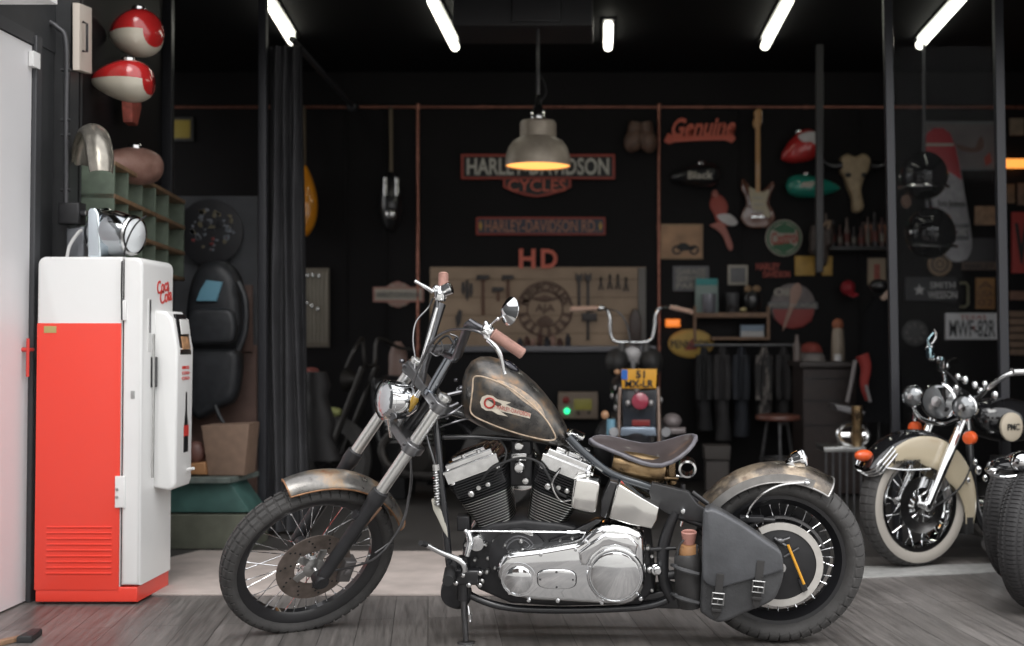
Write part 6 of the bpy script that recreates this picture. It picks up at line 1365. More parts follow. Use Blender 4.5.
helmet(924, 176, .17, 9.2, 'black crash helmet, the upper of two by the snowboard', (-.3, -1, 0)); helmet(930, 233, .18, 9.2, 'black crash helmet, the lower of two by the snowboard', (.5, -1, -.1))
m = MB(); hx_ = P(927, 150, 9.25); m.tube([Vector((hx_.x-.02, 9.25, 3.41)), Vector((hx_.x-.02, 9.25, P(927, 160, 9.25).z))], .012, 8); m.tube([P(926, 192, 9.22), P(929, 217, 9.22)], .014, 8); solo(m, 'helmet_hanger', STEEL, hx_, 'thin dark hanger rod holding the two black helmets', 'hanger')
poly([(903, 197), (908, 194), (912, 202), (908, 208), (903, 204)], .1, mat('tan_dull', (.17, .10, .07), .6), 'leather_pouch', None, 'small brown pouch between the two black helmets', 'pouch', Y=9.4, d=.05, bev=.01, sm=2)
plate(905, 277, 957, 301, mat('plaque_black', (.02, .02, .024), .5), 'gun_sign', 'black plaque with a white star and two lines of lettering below the helmets')
s = [o for o in bpy.data.objects if o.name == 'gun_sign'][0]
poly([(919.5+(6 if k % 2 == 0 else 2.5)*sin(pi*k/5), 290-(6 if k % 2 == 0 else 2.5)*cos(pi*k/5)) for k in range(10)], .032, SWHT, 'star', s, d=.006, bev=0); txt('SMITH', 930, 282, 955, 288.5, .032, SWHT, s, .01); txt('WESSON', 928, 291, 957, 298.5, .032, SWHT, s, .01)
s = rsign(940, 264, 12, mat('gold_disc', (.27, .18, .11), .5), 'round bronze badge below the lower helmet'); ringp(940, 264, 7, 8.5, .036, SBLK, 'ring', s, d=.006); ringp(940, 264, 3, 4, .036, SBLK, 'ring', s, d=.006)
plate(962, 262, 997, 270, mat('dark_tan', (.13, .09, .07), .5), 'letter_strip', 'dark tan strip of lettering right of the bronze badge', 'HARLEY', SBLK)
plate(966, 238, 996, 262, mat('plaque_slate', (.045, .043, .047), .5), 'slate_plaque', 'dull slate plaque right of the snowboard')
s = plate(976, 278, 995, 309, mat('plate_amber', (.30, .15, .05), .5), 'amber_plate', 'small upright amber plate above the white licence plate', 'A|USA|02', TH); s = plate(975, 206-0, 996, 225, mat('print_gold', (.33, .2, .12), .5, var=.3, vs=20), 'gold_print', 'small square gold print right of the snowboard', None, None)
m = MB(); m.tube([P(960, 283, YW-.05), P(966, 283, YW-.05), P(968, 286, YW-.05), P(968, 304, YW-.05), P(965, 307, YW-.05), P(960, 307, YW-.05)], .012, 8); solo(m, 'olive_bracket', mat('bracket_olive', (.20, .19, .12), .5), P(968, 290, YW-.05), 'olive bracket shaped handle beside the star plaque', 'handle')
LP = thing('license_plate', P(973, 340, YW-.1), 'white licence plate with black characters on the right wall', 'licence plate'); rect(946, 313, 998.5, 339.5, .04, mat('plate_white', (.68, .67, .68), .5), 'plate', par=LP, d=.038); txt('MWF-82R', 949.5, 320, 995, 337, .043, SBLK, LP, .006); rect(972, 326, 975.5, 330, .045, mat('dull_red', (1, 1, 1)), 'seal', par=LP, d=.003); txt('TEXAS', 960, 315, 986, 319.5, .043, SRED, LP)
s = rsign(915.5, 333, 13, mat('grille_grey', (.06, .058, .058), .5), 'dark round relief plaque right of the grey post'); 
for k in range(8): a = 2*pi*k/8; m = MB(); m.ellip(P(915.5+8*cos(a), 333+8*sin(a), YW-.035), X_*.02, Y_*.01, Z_*.02, 10, 6); m.done('boss', mat('boss_grey', (.13, .125, .12), .5), s)
for (x0, y0, x1, y1, cl, lab) in ((1006, 158, 1024, 168, (.75, .28, .05), 'glowing orange strip lamp at the right edge'),):
    m = MB(); m.box(P(1016, 163, YW-.08), X_, Z_, TW, .17, .075, .05, .015); solo(m, 'orange_strip_lamp', mat('orange_glow', cl, .4, emit=.9, ecol=(1, .33, .06)), P(1016, 163, YW-.08), lab, 'lamp')
s = plate(1012, 212, 1040, 273, mat('poster_red', (.35, .03, .025), .5), 'red_poster', 'tall red poster with black lettering cut by the right edge', 'W', SBLK, .03, cat='poster')
for (x0, y0, x1, y1, cl, lab) in ((1010, 118, 1024, 135, (.22, .17, .12), 'tan round topped card at the upper right edge'), (1007, 184, 1015, 203, (.20, .12, .07), 'brown card left of the smaller one near the right edge'), (1018, 183, 1028, 205, (.17, .10, .07), 'dark brown card above the red poster'), (1010, 291, 1032, 300, (.18, .09, .06), 'narrow brown strip under the red poster')):
    plate(x0, y0, x1, y1, mat('card_%d' % int(cl[0]*100+x0), cl, .55, var=.2), 'wall_card', lab, cat='card')
s = sthing('slatted_sign', 1018, 357, 'tan slatted sign at the right edge beside the licence plate')
for k in range(6): rect(1010, 311+k*7.6, 1034, 317+k*7.6, .03, mat('slat_tan', (.20, .13, .09), .6, var=.2), 'slat', par=s)
# a yellow sign on the far left in the glazed bay
plate(167, 117, 193, 141, mat('frame_dark', (.06, .06, .06), .5), 'yellow_notice', 'small yellow notice on the wall above the dark banner', None, None, 0, 3, mat('notice_yellow', (.42, .32, .06), .5))
# glass of the folding doors, left and right bay
def glass_mat():
    m = bpy.data.materials.new('door_glass'); m.use_nodes = True; nt = m.node_tree; nt.nodes.clear()
    o = nd(nt, 'ShaderNodeOutputMaterial'); mx = nd(nt, 'ShaderNodeMixShader'); t = nd(nt, 'ShaderNodeBsdfTransparent'); g = nd(nt, 'ShaderNodeBsdfGlossy'); fr = nd(nt, 'ShaderNodeFresnel'); fr.inputs[0].default_value = 1.09
    t.inputs[0].default_value = (.96, .97, .98, 1); g.inputs['Roughness'].default_value = .03; nt.links.new(fr.outputs[0], mx.inputs[0]); nt.links.new(t.outputs[0], mx.inputs[1]); nt.links.new(g.outputs[0], mx.inputs[2]); nt.links.new(mx.outputs[0], o.inputs[0]); return m
GL = glass_mat()
a_, b_ = P(901, 340, 7.22), P(992, 340, 7.22)
m = MB(); m.aabb(a_.x-.03, b_.x+.06, 7.225, 7.231, .0, 3.3); struct(m, 'window_1', GL)
# ================================================================== CRUISER ON THE RIGHT
def frame_at(px, Y, psi):
    o = Vector((P(px, 340, Y).x, Y, 0)); A = Vector((cos(psi), sin(psi), 0)); N = Vector((sin(psi), -cos(psi), 0))
    return Fr(o, A, Z_, N)
CF = frame_at(912, 6.62, radians(27)); cr = thing('cruiser_motorcycle', CF.o, 'black and cream cruiser motorcycle with whitewall front tyre and three chrome headlamps on the right', 'motorcycle')
def cp_(mb, name, m_, par=None, sharp=38): return mb.done(name, m_, par or cr, sharp)
R_ = .325; cc = CF.o+Z_*R_; cA, cN = CF.U, CF.N
m = MB(); tyre(m, cc, cN, Z_, R_, .065, .085, 50, .005, ((-.62, -.30), (-.24, .24), (.30, .62))); cp_(m, 'front_tyre', RUB)
WW = mat('whitewall', (.42, .39, .35), .55)
m = MB(); m.lathe(cc, cN, [(.245, .056), (.262, .066), (.285, .0685), (.298, .064), (.262, .05)], 60, False); cp_(m, 'whitewall', WW)
m = MB(); m.lathe(cc, cN, [(.24, .055), (.222, .05), (.215, .02), (.215, -.02), (.222, -.05), (.24, -.055)], 60, False); rim_ = cp_(m, 'front_rim', CHROME)
m = MB(); m.lathe(cc, cN, [(.02, -.09), (.04, -.06), (.03, 0), (.05, .05), (.05, .065), (.02, .075), (.02, .10), (.001, .1)], 24); cp_(m, 'front_hub', CHROME2)
m = MB(); m.lathe(cc, cN, [(.09, .068), (.145, .068), (.145, .073), (.09, .073), (.09, .068)], 40, False); cp_(m, 'brake_disc', CHROME2)
for k in range(24):
    a = 2*pi*k/24; s_ = 1 if k % 2 else -1; d0 = cA*cos(a+s_*.5)+Z_*sin(a+s_*.5); d1 = cA*cos(a)+Z_*sin(a)
    m = MB(); m.tube([cc+d0*.045+cN*s_*.05, cc+d1*.215], .0028, 6); cp_(m, 'spoke', CHROME, rim_)
FRC = mat('fender_cream', (.50, .43, .31), .25, coat=.7)
# valanced fender: black crown, cream sides
def vfender(c, ax, e1, r, hw, a0, a1, kk, name, mt, par, n=30, drop=.14, th=.004):
    rings = []
    for i in range(n+1):
        a = a0+(a1-a0)*i/n; d = Z_*cos(a)+e1*sin(a); taper = min(1, .25+2.2*min(i/n, 1-i/n)) ; ro, ri = [], []
        for q in kk:
            if abs(q) <= 1: w_ = hw*sin(q*pi/2); h = -.045*(1-cos(q*pi/2))
            else: w_ = math.copysign(hw, q); h = -.045-(abs(q)-1)*drop*taper
            ro.append(c+d*(r+h)+ax*w_); ri.append(c+d*(r+h-th)+ax*w_*.96)
        rings.append(ro+list(reversed(ri)))
    m = MB(); m.loft(rings, True, True); return m.done(name, mt, par, 50)
fd = vfender(cc, cN, -cA, .385, .088, radians(58), radians(-112), [-1+.1*k for k in range(21)], 'front_fender', mat('gloss_black', (.010, .010, .011), .08, coat=1), cr)
vfender(cc, cN, -cA, .385, .0885, radians(50), radians(-112), [.80, .9, 1, 1.3, 1.7, 2.0], 'cream_side', FRC, fd); vfender(cc, cN, -cA, .385, .0885, radians(50), radians(-112), [-2.0, -1.6, -1.3, -1, -.9, -.80], 'cream_side', FRC, fd)
m = MB()
for q in (0, .022, .044): m.tube([cc+(Z_*cos(a)-cA*sin(a))*(.372-q)+cN*w_ for a, w_ in ((radians(34), .095), (radians(50), .094), (radians(58), .075), (radians(61), 0), (radians(58), -.07), (radians(48), -.09))], .007, 8, smooth=4)
cp_(m, 'fender_bumper', CHROME, fd)
m = MB(); c = cc+(Z_*cos(radians(52))-cA*sin(radians(52)))*.405; m.ellip(c+Z_*.012, cA*.055, cN*.03, Z_*.03); cp_(m, 'marker_lamp', mat('lamp_orange', (.70, .10, .02), .3, coat=.5), fd)
m = MB(); text(m, 'Heritage', CF.at(905, 462, .093), cA, Z_+cA*.1, cN, .20, .035, .002, .01); cp_(m, 'script', SBLK, fd)
m = MB(); m.tube([CF.at(886, 468, .094), CF.at(905, 470, .094), CF.at(930, 469, .094)], .006, 8, smooth=3); cp_(m, 'trim_strip', CHROME, fd)
m = MB(); c = cc+(Z_*cos(radians(-112))-cA*sin(radians(-112)))*.33; m.box(c+cN*.09, cA, Z_, cN, .05, .09, .18, .006); cp_(m, 'mud_flap', RUBB, fd)
# forks
ftop = CF.at(963, 414, .10)
for w_ in (.115, -.115):
    a_ = cc+cN*w_; b_ = cc+(ftop-cc)-cN*(ftop-cc).dot(cN)+cN*w_; m = MB(); m.tube([a_, a_.lerp(b_, .5), b_], [.022, .026, .023], 16); m.ellip(a_, cA*.03, cN*.02, Z_*.03); cp_(m, 'fork_leg', CHROME)
hdir = Vector((-.62, -.80, -.02)).normalized()
def lamp(px, py, w_, r, name='headlamp', Yadd=0):
    c = CF.at(px, py, w_); m = MB(); m.lathe(c, hdir, [(.01, -r*1.3), (r*.5, -r*1.15), (r*.85, -r*.6), (r, -.01), (r*1.05, .0), (r*1.05, .02), (r*.95, .028)], 32, False); h_ = cp_(m, name, CHROME)
    m = MB(); m.lathe(c, hdir, [(r*.95, .018), (r*.6, .035), (.001, .045)], 28, False); cp_(m, 'lens', mat('lamp_lens', (.30, .31, .32), .06, .6, coat=1), h_)
    m = MB(); m.lathe(c, hdir, [(r*.3, .046), (r*.3, .050), (.001, .052)], 16); cp_(m, 'bulb_cap', CHROME2, h_); return h_
lamp(940, 401, .0, .095); lamp(914, 396, -.22, .058, 'spot_lamp'); lamp(966, 407, .22, .064, 'spot_lamp')
m = MB(); m.tube([CF.at(914, 408, -.22), CF.at(922, 419, -.14), CF.at(942, 424, 0), CF.at(958, 420, .14), CF.at(966, 417, .22)], .012, 10, smooth=4); m.tube([CF.at(915, 405, -.22), CF.at(914, 421, -.22)], .009, 8); m.tube([CF.at(967, 415, .22), CF.at(968, 430, .22)], .009, 8); cp_(m, 'light_bar', CHROME)
for x, y, w_ in ((914, 428, -.22), (969, 438, .22)): m = MB(); c = CF.at(x, y, w_); m.lathe(c, hdir, [(.01, -.06), (.035, -.03), (.036, .0), (.03, .012), (.001, .02)], 20); cp_(m, 'indicator_lamp', mat('lamp_orange', (1, 0, 0)))
m = MB()
m.slab([CF.at(x, y, .07) for x, y in ((945, 388), (958, 384), (972, 392), (972, 404), (958, 416), (947, 412))], cN, .14, .03, True); cp_(m, 'headlamp_nacelle', mat('gloss_black', (1, 1, 1)))
m = MB(); m.tube([CF.at(955, 395, 0), CF.at(975, 398, .12), CF.at(988, 388, .30), CF.at(1003, 377, .38), CF.at(1016, 372, .42), CF.at(1034, 371, .44)], .014, 12, smooth=5); m.tube([CF.at(955, 395, 0), CF.at(948, 392, -.12), CF.at(945, 376, -.3), CF.at(942, 366, -.40), CF.at(950, 362, -.44)], .014, 12, smooth=5); cp_(m, 'handlebar', CHROME)
m = MB(); m.tube([CF.at(1012, 372, .42), CF.at(1040, 371, .44)], .021, 14); m.tube([CF.at(943, 366, -.40), CF.at(956, 361, -.46)], .021, 14); cp_(m, 'grip', CHROME2)
for x, y, w_ in ((932, 357, -.42), (946, 366, -.38), (930, 348, -.4)): m = MB(); m.ellip(CF.at(x, y, w_), cA*.03, cN*.02, Z_*.028); cp_(m, 'switch_housing', CHROME)
m = MB(); m.box(CF.at(932, 353, -.36), cA, Z_, cN, .035, .06, .03, .006); m.tube([CF.at(931, 350, -.37), CF.at(928, 340, -.37), CF.at(933, 333, -.37)], .008, 8, smooth=3); cp_(m, 'brake_reservoir', mat('reservoir_blue', (.35, .50, .55), .1, 1.))
m = MB(); c = CF.at(940, 364, -.35); m.lathe(c, -cN*.2-cA, [(.04, -.02), (.045, .0), (.04, .004), (.001, .006)], 24); cp_(m, 'mirror', CHROME)
m = MB(); m.tube([CF.at(925, 349, -.4), CF.at(933, 342, -.4), CF.at(936, 335, -.4), CF.at(934, 329, -.4)], .006, 8, smooth=3); cp_(m, 'brake_lever', CHROME2)
tk_ = []
o_ = CF.at(1010, 424, 0)
for i in range(15):
    q = i/14; k = sin(pi*(.04+.93*q)**.7)**.6; tk_.append([o_+cA*(-.27+.62*q)+Z_*(.12*k*math.copysign(abs(sin(a))**.8, sin(a))+.04*(1-q))+cN*.15*k*cos(a) for a in [2*pi*j/28 for j in range(28)]])
m = MB(); m.loft(tk_, True, True); tkk = cp_(m, 'fuel_tank', mat('gloss_black', (1, 1, 1)), None, 60)
c = CF.at(1013, 427, .158); m = MB(); m.lathe(c-cN*.02, cN, [(.076, 0), (.076, .014), (.06, .02), (.001, .022)], 36); bd = cp_(m, 'round_badge', mat('badge_cream', (.48, .42, .33), .4), tkk)
m = MB(); text(m, 'PMC', c+cN*.004, cA, Z_, cN, .085, .035, .002, .02); cp_(m, 'lettering', SBLK, bd)
m = MB(); m.tube([CF.at(968, 420, 0), CF.at(972, 470, .05), CF.at(985, 530, .06), CF.at(1040, 545, .06)], .02, 10, smooth=4); m.tube([CF.at(968, 415, 0), CF.at(1060, 450, 0)], .02, 10); cp_(m, 'frame', BLK)
for dx in (0, 26):
    m = MB(); o_ = CF.at(1000+dx, 500, .0)
    for k in range(9): m.box(o_+Z_*(.03*k-.02)+cN*.08, cA, cN, Z_, .16, .16, .008, .003)
    m.tube([o_-Z_*.03, o_+Z_*.24], .05, 14); cp_(m, 'cylinder', ENG)
m = MB(); m.lathe(CF.at(1005, 520, .12), cN, [(.11, -.2), (.12, 0), (.10, .03), (.001, .035)], 28); cp_(m, 'engine_cover', CHROME2)
for x, y, w_, r in ((978, 470, .1, .02), (985, 478, .12, .015), (975, 462, .1, .014), (968, 480, .1, .012), (990, 466, .12, .02), (981, 392, .15, .02), (975, 385, .1, .018), (965, 380, .05, .02), (958, 377, 0, .018), (985, 384, .2, .015), (995, 395, .12, .02), (956, 388, .1, .015)):
    m = MB(); m.ellip(CF.at(x, y, w_), cA*r, cN*r, Z_*r*1.3, 12, 8); cp_(m, 'chrome_fitting', CHROME)
m = MB(); m.tube([CF.at(972, 440, .13), CF.at(972, 462, .13), CF.at(962, 485, .12), CF.at(945, 500, .1), CF.at(925, 512, .1)], .005, 8, smooth=5); m.tube([CF.at(958, 385, .1), CF.at(950, 375, -.1), CF.at(940, 368, -.3)], .006, 8, smooth=4); cp_(m, 'cable', RUBB)
m = MB(); m.lathe(CF.o+cA*1.62+Z_*.32, cN, [(.20, -.06), (.32, -.05), (.325, 0), (.32, .05), (.20, .06)], 40, False); cp_(m, 'rear_tyre', RUB)
m = MB(); m.tube([CF.at(985, 545, .1), CF.o+cA*1.5+Z_*.25+cN*.18], .03, 12); m.tube([CF.o+cA*1.0+Z_*.2+cN*.08, CF.o+cA*1.62+Z_*.32+cN*.08], .02, 10); cp_(m, 'exhaust_pipe', CHROME)
m = MB(); m.slab([CF.o+cA*a+Z_*z+cN*.13 for a, z in ((.85, .68), (1.0, .62), (1.3, .64), (1.5, .76), (1.6, .74), (1.45, .60), (1.2, .54), (.9, .58))], cN, .26, .03, True); cp_(m, 'seat', LEATHD)

# ================================================================== TWIN TYRED TRIKE AT THE RIGHT EDGE
TF = frame_at(1056, 5.6, radians(50)); tr = thing('black_trike', TF.o, 'black vehicle with two tall tyres and a chrome lamp, cut off by the right edge', 'motorcycle')
for (px, Y, nm) in ((1039, 5.55, 'near_tyre'), (1021, 6.15, 'far_tyre')):
    f2 = frame_at(px, Y, radians(48)); c = f2.o+Z_*.318
    m = MB(); tyre(m, c, f2.N, Z_, .318, .075, .11, 100, .004, ((-.80, -.52), (-.42, -.26), (-.16, .16), (.26, .42), (.52, .80)), gfrac=.25); ty = m.done('tyre', mat('dark_rubber', (.032, .031, .032), .7, var=.2), tr)
    m = MB(); m.lathe(c, f2.N, [(.215, .06), (.205, .03), (.08, .02), (.05, .05), (.001, .055)], 40, False); m.lathe(c, f2.N, [(.215, -.06), (.19, -.02), (.001, -.02)], 40, False); m.done('wheel_rim', BLKS, tr)
lc = P(1008, 466, 5.6); m = MB(); m.ellip(lc+X_*.05, X_*.13, Y_*.10, Z_*.045); m.done('fender_nose', mat('gloss_black', (1, 1, 1)), tr); m = MB(); m.ellip(P(1021, 461, 5.5), X_*.05, Y_*.06, Z_*.045); m.tube([P(990, 474, 5.55), P(1005, 477, 5.5), P(1030, 474, 5.5)], .008, 8, smooth=3); m.done('chrome_lamp', CHROME, tr); m = MB(); m.ellip(P(992, 470, 5.56), X_*.03, Y_*.04, Z_*.02); m.done('nose_trim', CHROME2, tr)
m = MB(); m.slab([P(x, y, 6.0) for x, y in ((1030, 465), (1100, 455), (1140, 470), (1130, 560), (1060, 560))], TW, .5, .05, True); m.done('body', BLK, tr)

# ================================================================== MOTORCYCLE SEEN FROM BEHIND (workbench)
YE = 7.84; eb = thing('parked_motorcycle', P(636, 500, YE), 'dark motorcycle seen from behind with a yellow licence plate in front of the workbench', 'motorcycle'); eb.location.z = 0
def ep(m, n, mt, par=None): return m.done(n, mt, par or eb)
ec = Vector((P(636, 340, YE).x, 8.0, .32))
m = MB(); tyre(m, ec, X_, Z_, .32, .065, .09, 50, .006, ((-.62, -.30), (-.24, .24), (.30, .62))); ep(m, 'rear_tyre', RUB)
m = MB(); m.lathe(ec, X_, [(.22, -.05), (.20, 0), (.22, .05)], 40, False); m.lathe(ec, X_, [(.04, -.1), (.04, .1)], 16); ep(m, 'rear_rim', CHROME2)
m = MB(); fr_ = fender(ec, X_, Z_, TW, .38, .09, radians(-40), radians(85), n=24, drop=.04); m.loft(fr_, True, True); ep(m, 'rear_fender', BLK)
fr7 = wallY(YE)
m = MB(); a = fr7
m.slab([fr7.at(x, y, .12) for x, y in ((621, 369), (657, 369), (656, 388.5), (622, 388.5))], TW, .01, .002); pl2 = ep(m, 'number_plate', mat('plate_yellow', (.62, .30, .02), .4))
m = MB(); m.slab([fr7.at(x, y, .124) for x, y in ((621.5, 369.5), (627.5, 369.5), (627.5, 379.5), (621.5, 379.5))], TW, .004, 0); ep(m, 'plate_band', mat('plate_blue', (.02, .12, .45), .4), pl2)
txt('51', 636, 370.5, 645, 378, .124, SBLK, pl2, .02, Y=YE); txt('MX-LR', 625, 380, 653.5, 387.3, .124, SBLK, pl2, .02, Y=YE)
m = MB(); m.lathe(fr7.at(640, 401, .08), TW, [(.045, -.05), (.054, 0), (.05, .02), (.03, .03), (.001, .034)], 24); ep(m, 'tail_light', mat('tail_red', (.30, .03, .06), .25, coat=.6))
for x, y in ((628, 403), (651, 403), (637, 390)): m = MB(); m.ellip(fr7.at(x, y, .08), X_*.018, Y_*.02, Z_*.02); ep(m, 'chrome_stud', mat('stud_grey', (.35, .34, .34), .35, .6))
m = MB(); m.slab([fr7.at(x, y, .05) for x, y in ((622, 390), (657, 390), (656, 426), (623, 426))], TW, .04, .006); ep(m, 'tail_panel', mat('tail_black', (.018, .022, .03), .25, coat=.5))
m = MB(); m.slab([fr7.at(x, y, .06) for x, y in ((632, 420), (650, 420), (650, 426), (632, 426))], TW, .02, .004); ep(m, 'reflector', mat('reflector_red', (.18, .02, .02), .3))
for sx in (-1, 1):
    m = MB(); m.tube([fr7.at(639+sx*19, 388, -.1), fr7.at(639+sx*20, 430, .02), fr7.at(639+sx*20, 470, .0)], .014, 10); ep(m, 'shock_absorber', mat('dull_brown_metal', (.22, .16, .13), .4, .6))
    m = MB(); m.tube([fr7.at(640+sx*26, 432, .05), fr7.at(640+sx*32, 440, -.3), fr7.at(640+sx*26, 450, -1)], .03, 10, smooth=3); ep(m, 'exhaust_pipe', STEEL)
m = MB(); m.slab([fr7.at(x, y, .09) for x, y in ((621, 427), (655, 427), (657, 436), (620, 436))], TW, .08, .008); ep(m, 'bumper', mat('pale_blue_metal', (.28, .34, .42), .25, .7))
m = MB(); m.slab([fr7.at(x, y, .02) for x, y in ((664, 428), (686, 428), (686, 434), (664, 436))], TW, .10, .02, True); m.ellip(fr7.at(672, 421, -.1), X_*.06, Y_*.1, Z_*.05); ep(m, 'luggage_tray', mat('tray_grey', (.15, .13, .13), .45))
m = MB(); m.tube([fr7.at(611, 419, 0), fr7.at(611, 440, 0)], .028, 14); ep(m, 'blue_canister', mat('can_blue', (.16, .32, .42), .35))
m = MB(); m.ellip(fr7.at(605, 415, 0), X_*.025, Y_*.02, Z_*.028); m.ellip(fr7.at(617, 372, -.1), X_*.02, Y_*.02, Z_*.018); ep(m, 'indicator_lamp', mat('lamp_amber_dull', (.40, .22, .12), .3))
m = MB()
for x, y, r in ((618, 398, .03), (616, 408, .025), (620, 416, .03), (612, 396, .02), (661, 400, .02), (615, 388, .018)): m.ellip(fr7.at(x, y, -.1), X_*r*.6, Y_*r, Z_*r)
ep(m, 'engine_fitting', mat('stud_grey', (1, 1, 1)))
f8 = wallY(8.9)
m = MB(); m.tube([f8.at(598, 309, .1), f8.at(606, 309, 0), f8.at(610, 318, 0), f8.at(610.5, 333, 0), f8.at(615, 341, 0), f8.at(628, 342, 0), f8.at(644, 342, 0), f8.at(652, 338, 0), f8.at(655, 326, 0), f8.at(656, 314, 0), f8.at(661, 308, 0), f8.at(670, 307, .1)], .013, 10, smooth=5); ep(m, 'handlebar', CHROME)
for p0, p1 in (((571, 309, .2), (598, 308, .08)), ((692, 312, .2), (670, 307, .08))): m = MB(); m.tube([f8.at(*p0), f8.at(*p1)], .017, 12); ep(m, 'grip', mat('grip_tan', (.62, .42, .33), .5))
for x, y in ((590, 309), (673, 307), (600, 308)): m = MB(); m.ellip(f8.at(x, y, .08), X_*.04, Y_*.02, Z_*.022); ep(m, 'lever_clamp', CHROME2)
m = MB(); m.tube([f8.at(602, 308, .05), f8.at(618, 312, .1), f8.at(627, 325, .1), f8.at(630, 342, .1)], .006, 8, smooth=5); ep(m, 'cable', STEEL)
m = MB(); m.lathe(f8.at(632, 356, -.1), TW, [(.06, -.1), (.08, 0), (.07, .03), (.001, .04)], 24); ep(m, 'headlamp', mat('stud_grey', (1, 1, 1)))
m = MB(); m.tube([f8.at(622, 342, 0), f8.at(618, 470, -.2)], .025, 10); m.tube([f8.at(646, 342, 0), f8.at(650, 470, -.2)], .025, 10); ep(m, 'fork_tube', mat('fork_dull', (.25, .25, .25), .3, .8))
tk_ = []; o_ = Vector((ec.x, 8.6, .86))
for i in range(13):
    q = i/12; k = sin(pi*(.05+.9*q))**.6; tk_.append([o_+Y_*(-.3+.6*q)+Z_*.11*k*sin(a)+X_*.16*k*cos(a) for a in [2*pi*j/24 for j in range(24)]])
m = MB(); m.loft(tk_, True, True); ep(m, 'fuel_tank', BLK)
m = MB(); m.slab([Vector((ec.x, 0, 0))+Vector((sx*.12, 7.95+dy, .80)) for sx, dy in ((-1, 0), (1, 0), (1.1, .3), (.5, .5), (-.5, .5), (-1.1, .3))], Z_, .07, .02, True); ep(m, 'seat', LEATHD)
for sx in (-1, 1): m = MB(); m.ellip(Vector((ec.x+sx*.17, 8.5, .48)), X_*.10, Y_*.15, Z_*.17); ep(m, 'cylinder', ENG)
for sx in (-1, 1): m = MB(); m.ellip(f8.at(634+sx*17, 362, -.05), X_*.085, Y_*.12, Z_*.10); ep(m, 'saddle_bag', LEATHD)
m = MB(); m.tube([Vector((ec.x, 8.0, .8)), Vector((ec.x, 9.0, 1.0))], .04, 10); m.box(Vector((ec.x, 8.1, .5)), X_, Z_, TW, .3, .35, .8, .04); ep(m, 'frame', BLK)
m = MB(); m.lathe(Vector((ec.x, 9.35, .32)), X_, [(.22, -.05), (.31, -.05), (.325, 0), (.31, .05), (.22, .05)], 36, False); ep(m, 'front_tyre', RUB)

# ================================================================== DARK MOTORCYCLE AT THE LEFT REAR
LF = frame_at(335, 9.3, radians(-22)); CH_, CH2_ = CHROME, CHROME2; CHROME = mat('shaded_steel', (.06, .057, .055), .4, .8); CHROME2 = mat('shaded_dull_steel', (.04, .037, .035), .5, .7)  # chrome swapped for darker steel here, the rear shade put into its colour
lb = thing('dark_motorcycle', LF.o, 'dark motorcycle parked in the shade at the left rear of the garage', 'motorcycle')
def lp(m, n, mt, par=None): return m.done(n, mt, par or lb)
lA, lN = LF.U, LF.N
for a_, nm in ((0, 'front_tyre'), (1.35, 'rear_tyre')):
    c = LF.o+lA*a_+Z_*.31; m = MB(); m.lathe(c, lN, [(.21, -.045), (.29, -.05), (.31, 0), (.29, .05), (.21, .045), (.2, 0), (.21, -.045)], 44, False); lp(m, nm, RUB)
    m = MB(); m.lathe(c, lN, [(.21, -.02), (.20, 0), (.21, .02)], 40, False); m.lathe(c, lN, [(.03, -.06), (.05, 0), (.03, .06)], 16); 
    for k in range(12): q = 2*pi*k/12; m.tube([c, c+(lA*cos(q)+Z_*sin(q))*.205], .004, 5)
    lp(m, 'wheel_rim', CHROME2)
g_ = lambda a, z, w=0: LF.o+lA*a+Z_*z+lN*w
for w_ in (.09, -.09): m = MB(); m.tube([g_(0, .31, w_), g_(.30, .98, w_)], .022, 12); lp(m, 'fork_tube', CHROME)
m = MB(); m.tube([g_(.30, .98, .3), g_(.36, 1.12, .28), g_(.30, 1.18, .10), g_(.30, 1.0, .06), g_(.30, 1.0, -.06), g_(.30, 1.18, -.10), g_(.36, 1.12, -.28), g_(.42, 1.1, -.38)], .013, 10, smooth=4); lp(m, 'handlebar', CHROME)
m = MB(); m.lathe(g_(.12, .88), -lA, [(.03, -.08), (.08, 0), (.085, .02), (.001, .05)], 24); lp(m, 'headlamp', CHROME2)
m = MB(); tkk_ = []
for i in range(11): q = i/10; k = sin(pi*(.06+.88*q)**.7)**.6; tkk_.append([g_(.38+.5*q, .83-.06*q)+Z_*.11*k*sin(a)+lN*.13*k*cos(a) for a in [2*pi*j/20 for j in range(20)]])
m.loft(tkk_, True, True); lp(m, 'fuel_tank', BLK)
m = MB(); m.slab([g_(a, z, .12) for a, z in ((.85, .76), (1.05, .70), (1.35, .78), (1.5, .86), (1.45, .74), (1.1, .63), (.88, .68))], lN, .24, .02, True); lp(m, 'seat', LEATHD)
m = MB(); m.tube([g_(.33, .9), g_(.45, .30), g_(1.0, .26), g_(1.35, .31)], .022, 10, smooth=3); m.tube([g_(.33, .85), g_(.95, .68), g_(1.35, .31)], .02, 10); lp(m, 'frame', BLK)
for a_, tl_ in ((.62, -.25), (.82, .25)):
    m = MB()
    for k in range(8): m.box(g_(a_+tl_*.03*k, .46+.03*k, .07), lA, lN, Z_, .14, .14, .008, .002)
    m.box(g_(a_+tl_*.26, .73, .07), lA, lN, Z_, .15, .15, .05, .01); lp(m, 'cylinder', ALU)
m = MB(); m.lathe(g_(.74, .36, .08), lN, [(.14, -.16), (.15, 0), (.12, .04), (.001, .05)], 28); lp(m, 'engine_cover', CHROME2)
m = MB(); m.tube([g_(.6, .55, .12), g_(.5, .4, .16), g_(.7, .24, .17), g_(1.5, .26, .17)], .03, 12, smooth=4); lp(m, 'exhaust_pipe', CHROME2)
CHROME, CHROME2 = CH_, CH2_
c0 = P(318, 385, 8.6); rings = []
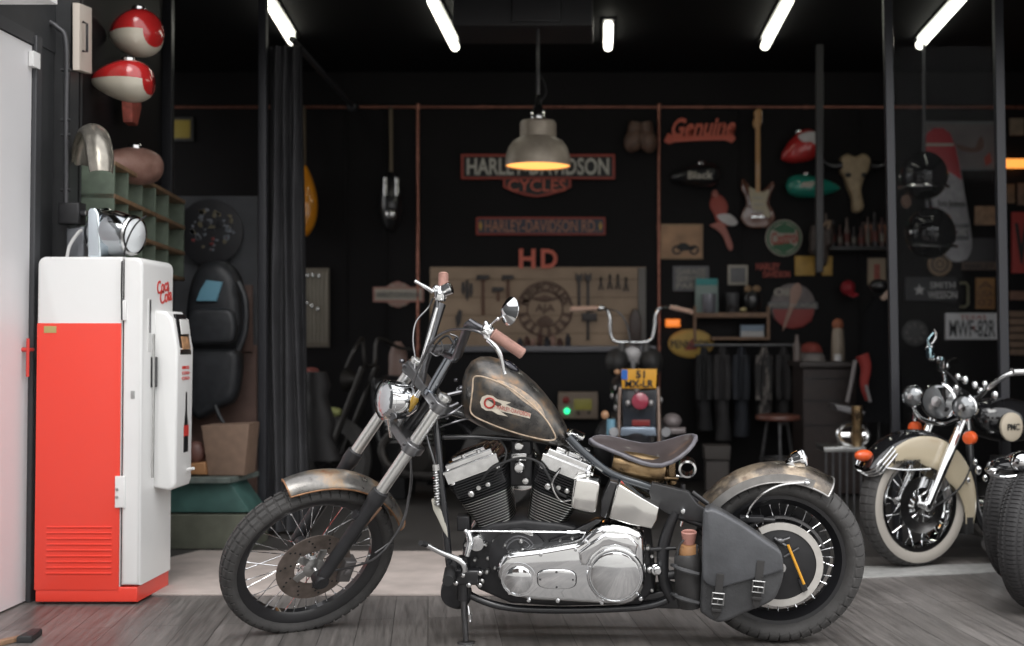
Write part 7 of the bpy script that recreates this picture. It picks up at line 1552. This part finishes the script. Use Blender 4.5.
for k in range(8):
    q = k/7; c = P(316+5*q, 372+88*q, 8.6); rings.append([c+X_*(.07+.05*q+.02*sin(k*2.1))*cos(a)+Y_*.08*sin(a) for a in [2*pi*j/18 for j in range(18)]])
m = MB(); m.loft(rings, True, True); solo(m, 'riding_suit', mat('suit_dark', (.012, .011, .012), .6, var=.4, vs=8), c0, 'dark riding suit hanging between the curtain and the dark motorcycle', 'clothing')
for (x, y, cl, lab) in ((301+10, 372, (.22, .06, .05), 'small dull red cap hanging beside the curtain'), (334, 412, (.30, .32, .12), 'olive yellow rag low beside the curtain')):
    m = MB(); m.ellip(P(x, y, 9.2), X_*.06, Y_*.05, Z_*.035); solo(m, 'knit_hat' if y < 400 else 'olive_rag', mat('clth%d' % x, cl, .7), P(x, y, 9.2), lab, 'cap' if y < 400 else 'rag')
m = MB(); c = P(398, 368, 9.6); m.lathe(c, Z_, [(.06, -.2), (.07, -.15), (.07, .10), (.05, .16), (.02, .2), (.001, .2)], 20); solo(m, 'beige_bottle', mat('bottle_pinkish', (.20, .13, .11), .5), c, 'brownish pink bottle on a stand left of the tool board', 'bottle')
m = MB(); a_, b_ = P(385, 392, 9.5), P(412, 396, 9.7); m.aabb(a_.x, b_.x, 9.4, 9.9, .0, P(398, 387, 9.6).z-.0, .01); solo(m, 'tool_chest', BLKS, (a_.x, 9.4, 0), 'black tool chest left of the tool board', 'chest')
# ================================================================== LIGHT AND SKY
w = bpy.data.worlds.new('sky'); SC.world = w; w.use_nodes = True; nt = w.node_tree; bg = nt.nodes['Background']
tc = nd(nt, 'ShaderNodeTexCoord'); sp_ = nd(nt, 'ShaderNodeSeparateXYZ'); nt.links.new(tc.outputs['Generated'], sp_.inputs[0])
mr = nd(nt, 'ShaderNodeMapRange'); mr.inputs[1].default_value = -.2; mr.inputs[2].default_value = 1; nt.links.new(sp_.outputs['Z'], mr.inputs[0])
cr_ = nd(nt, 'ShaderNodeValToRGB'); el = cr_.color_ramp.elements
el[0].position = 0; el[0].color = (.10, .10, .10, 1); el[1].position = 1; el[1].color = (1, 1, 1.03, 1)
for p_, c_ in ((.16, (.2, .2, .2)), (.19, (.78, .77, .76)), (.45, (1.02, 1.02, 1.02))):
    e = el.new(p_); e.color = (*c_, 1)
nt.links.new(mr.outputs[0], cr_.inputs[0]); nt.links.new(cr_.outputs[0], bg.inputs[0]); bg.inputs[1].default_value = 1.15
sd_ = bpy.data.lights.new('sun', 'SUN'); sd_.energy = .9; sd_.angle = radians(35); so = bpy.data.objects.new('sun', sd_); COL.objects.link(so); so.rotation_euler = (radians(38), radians(8), radians(-10)); sd_.color = (1, .98, .95)
# unseen buildings behind the camera, added as dark shapes for the chrome to reflect
m = MB(); m.aabb(-14, -3.2, -16, -15.6, 0, 5.5); m.aabb(1.5, 6, -16, -15.6, 0, 4.2); m.aabb(8.5, 14, -16, -15.6, 0, 5); struct(m, 'wall_reflected', mat('reflected_brick', (.07, .055, .05), .8, var=.3))
SC.view_settings.view_transform = 'Standard'; SC.view_settings.look = 'None'; SC.view_settings.gamma = 1; SC.view_settings.use_curve_mapping = False; SC.view_settings.exposure = .72
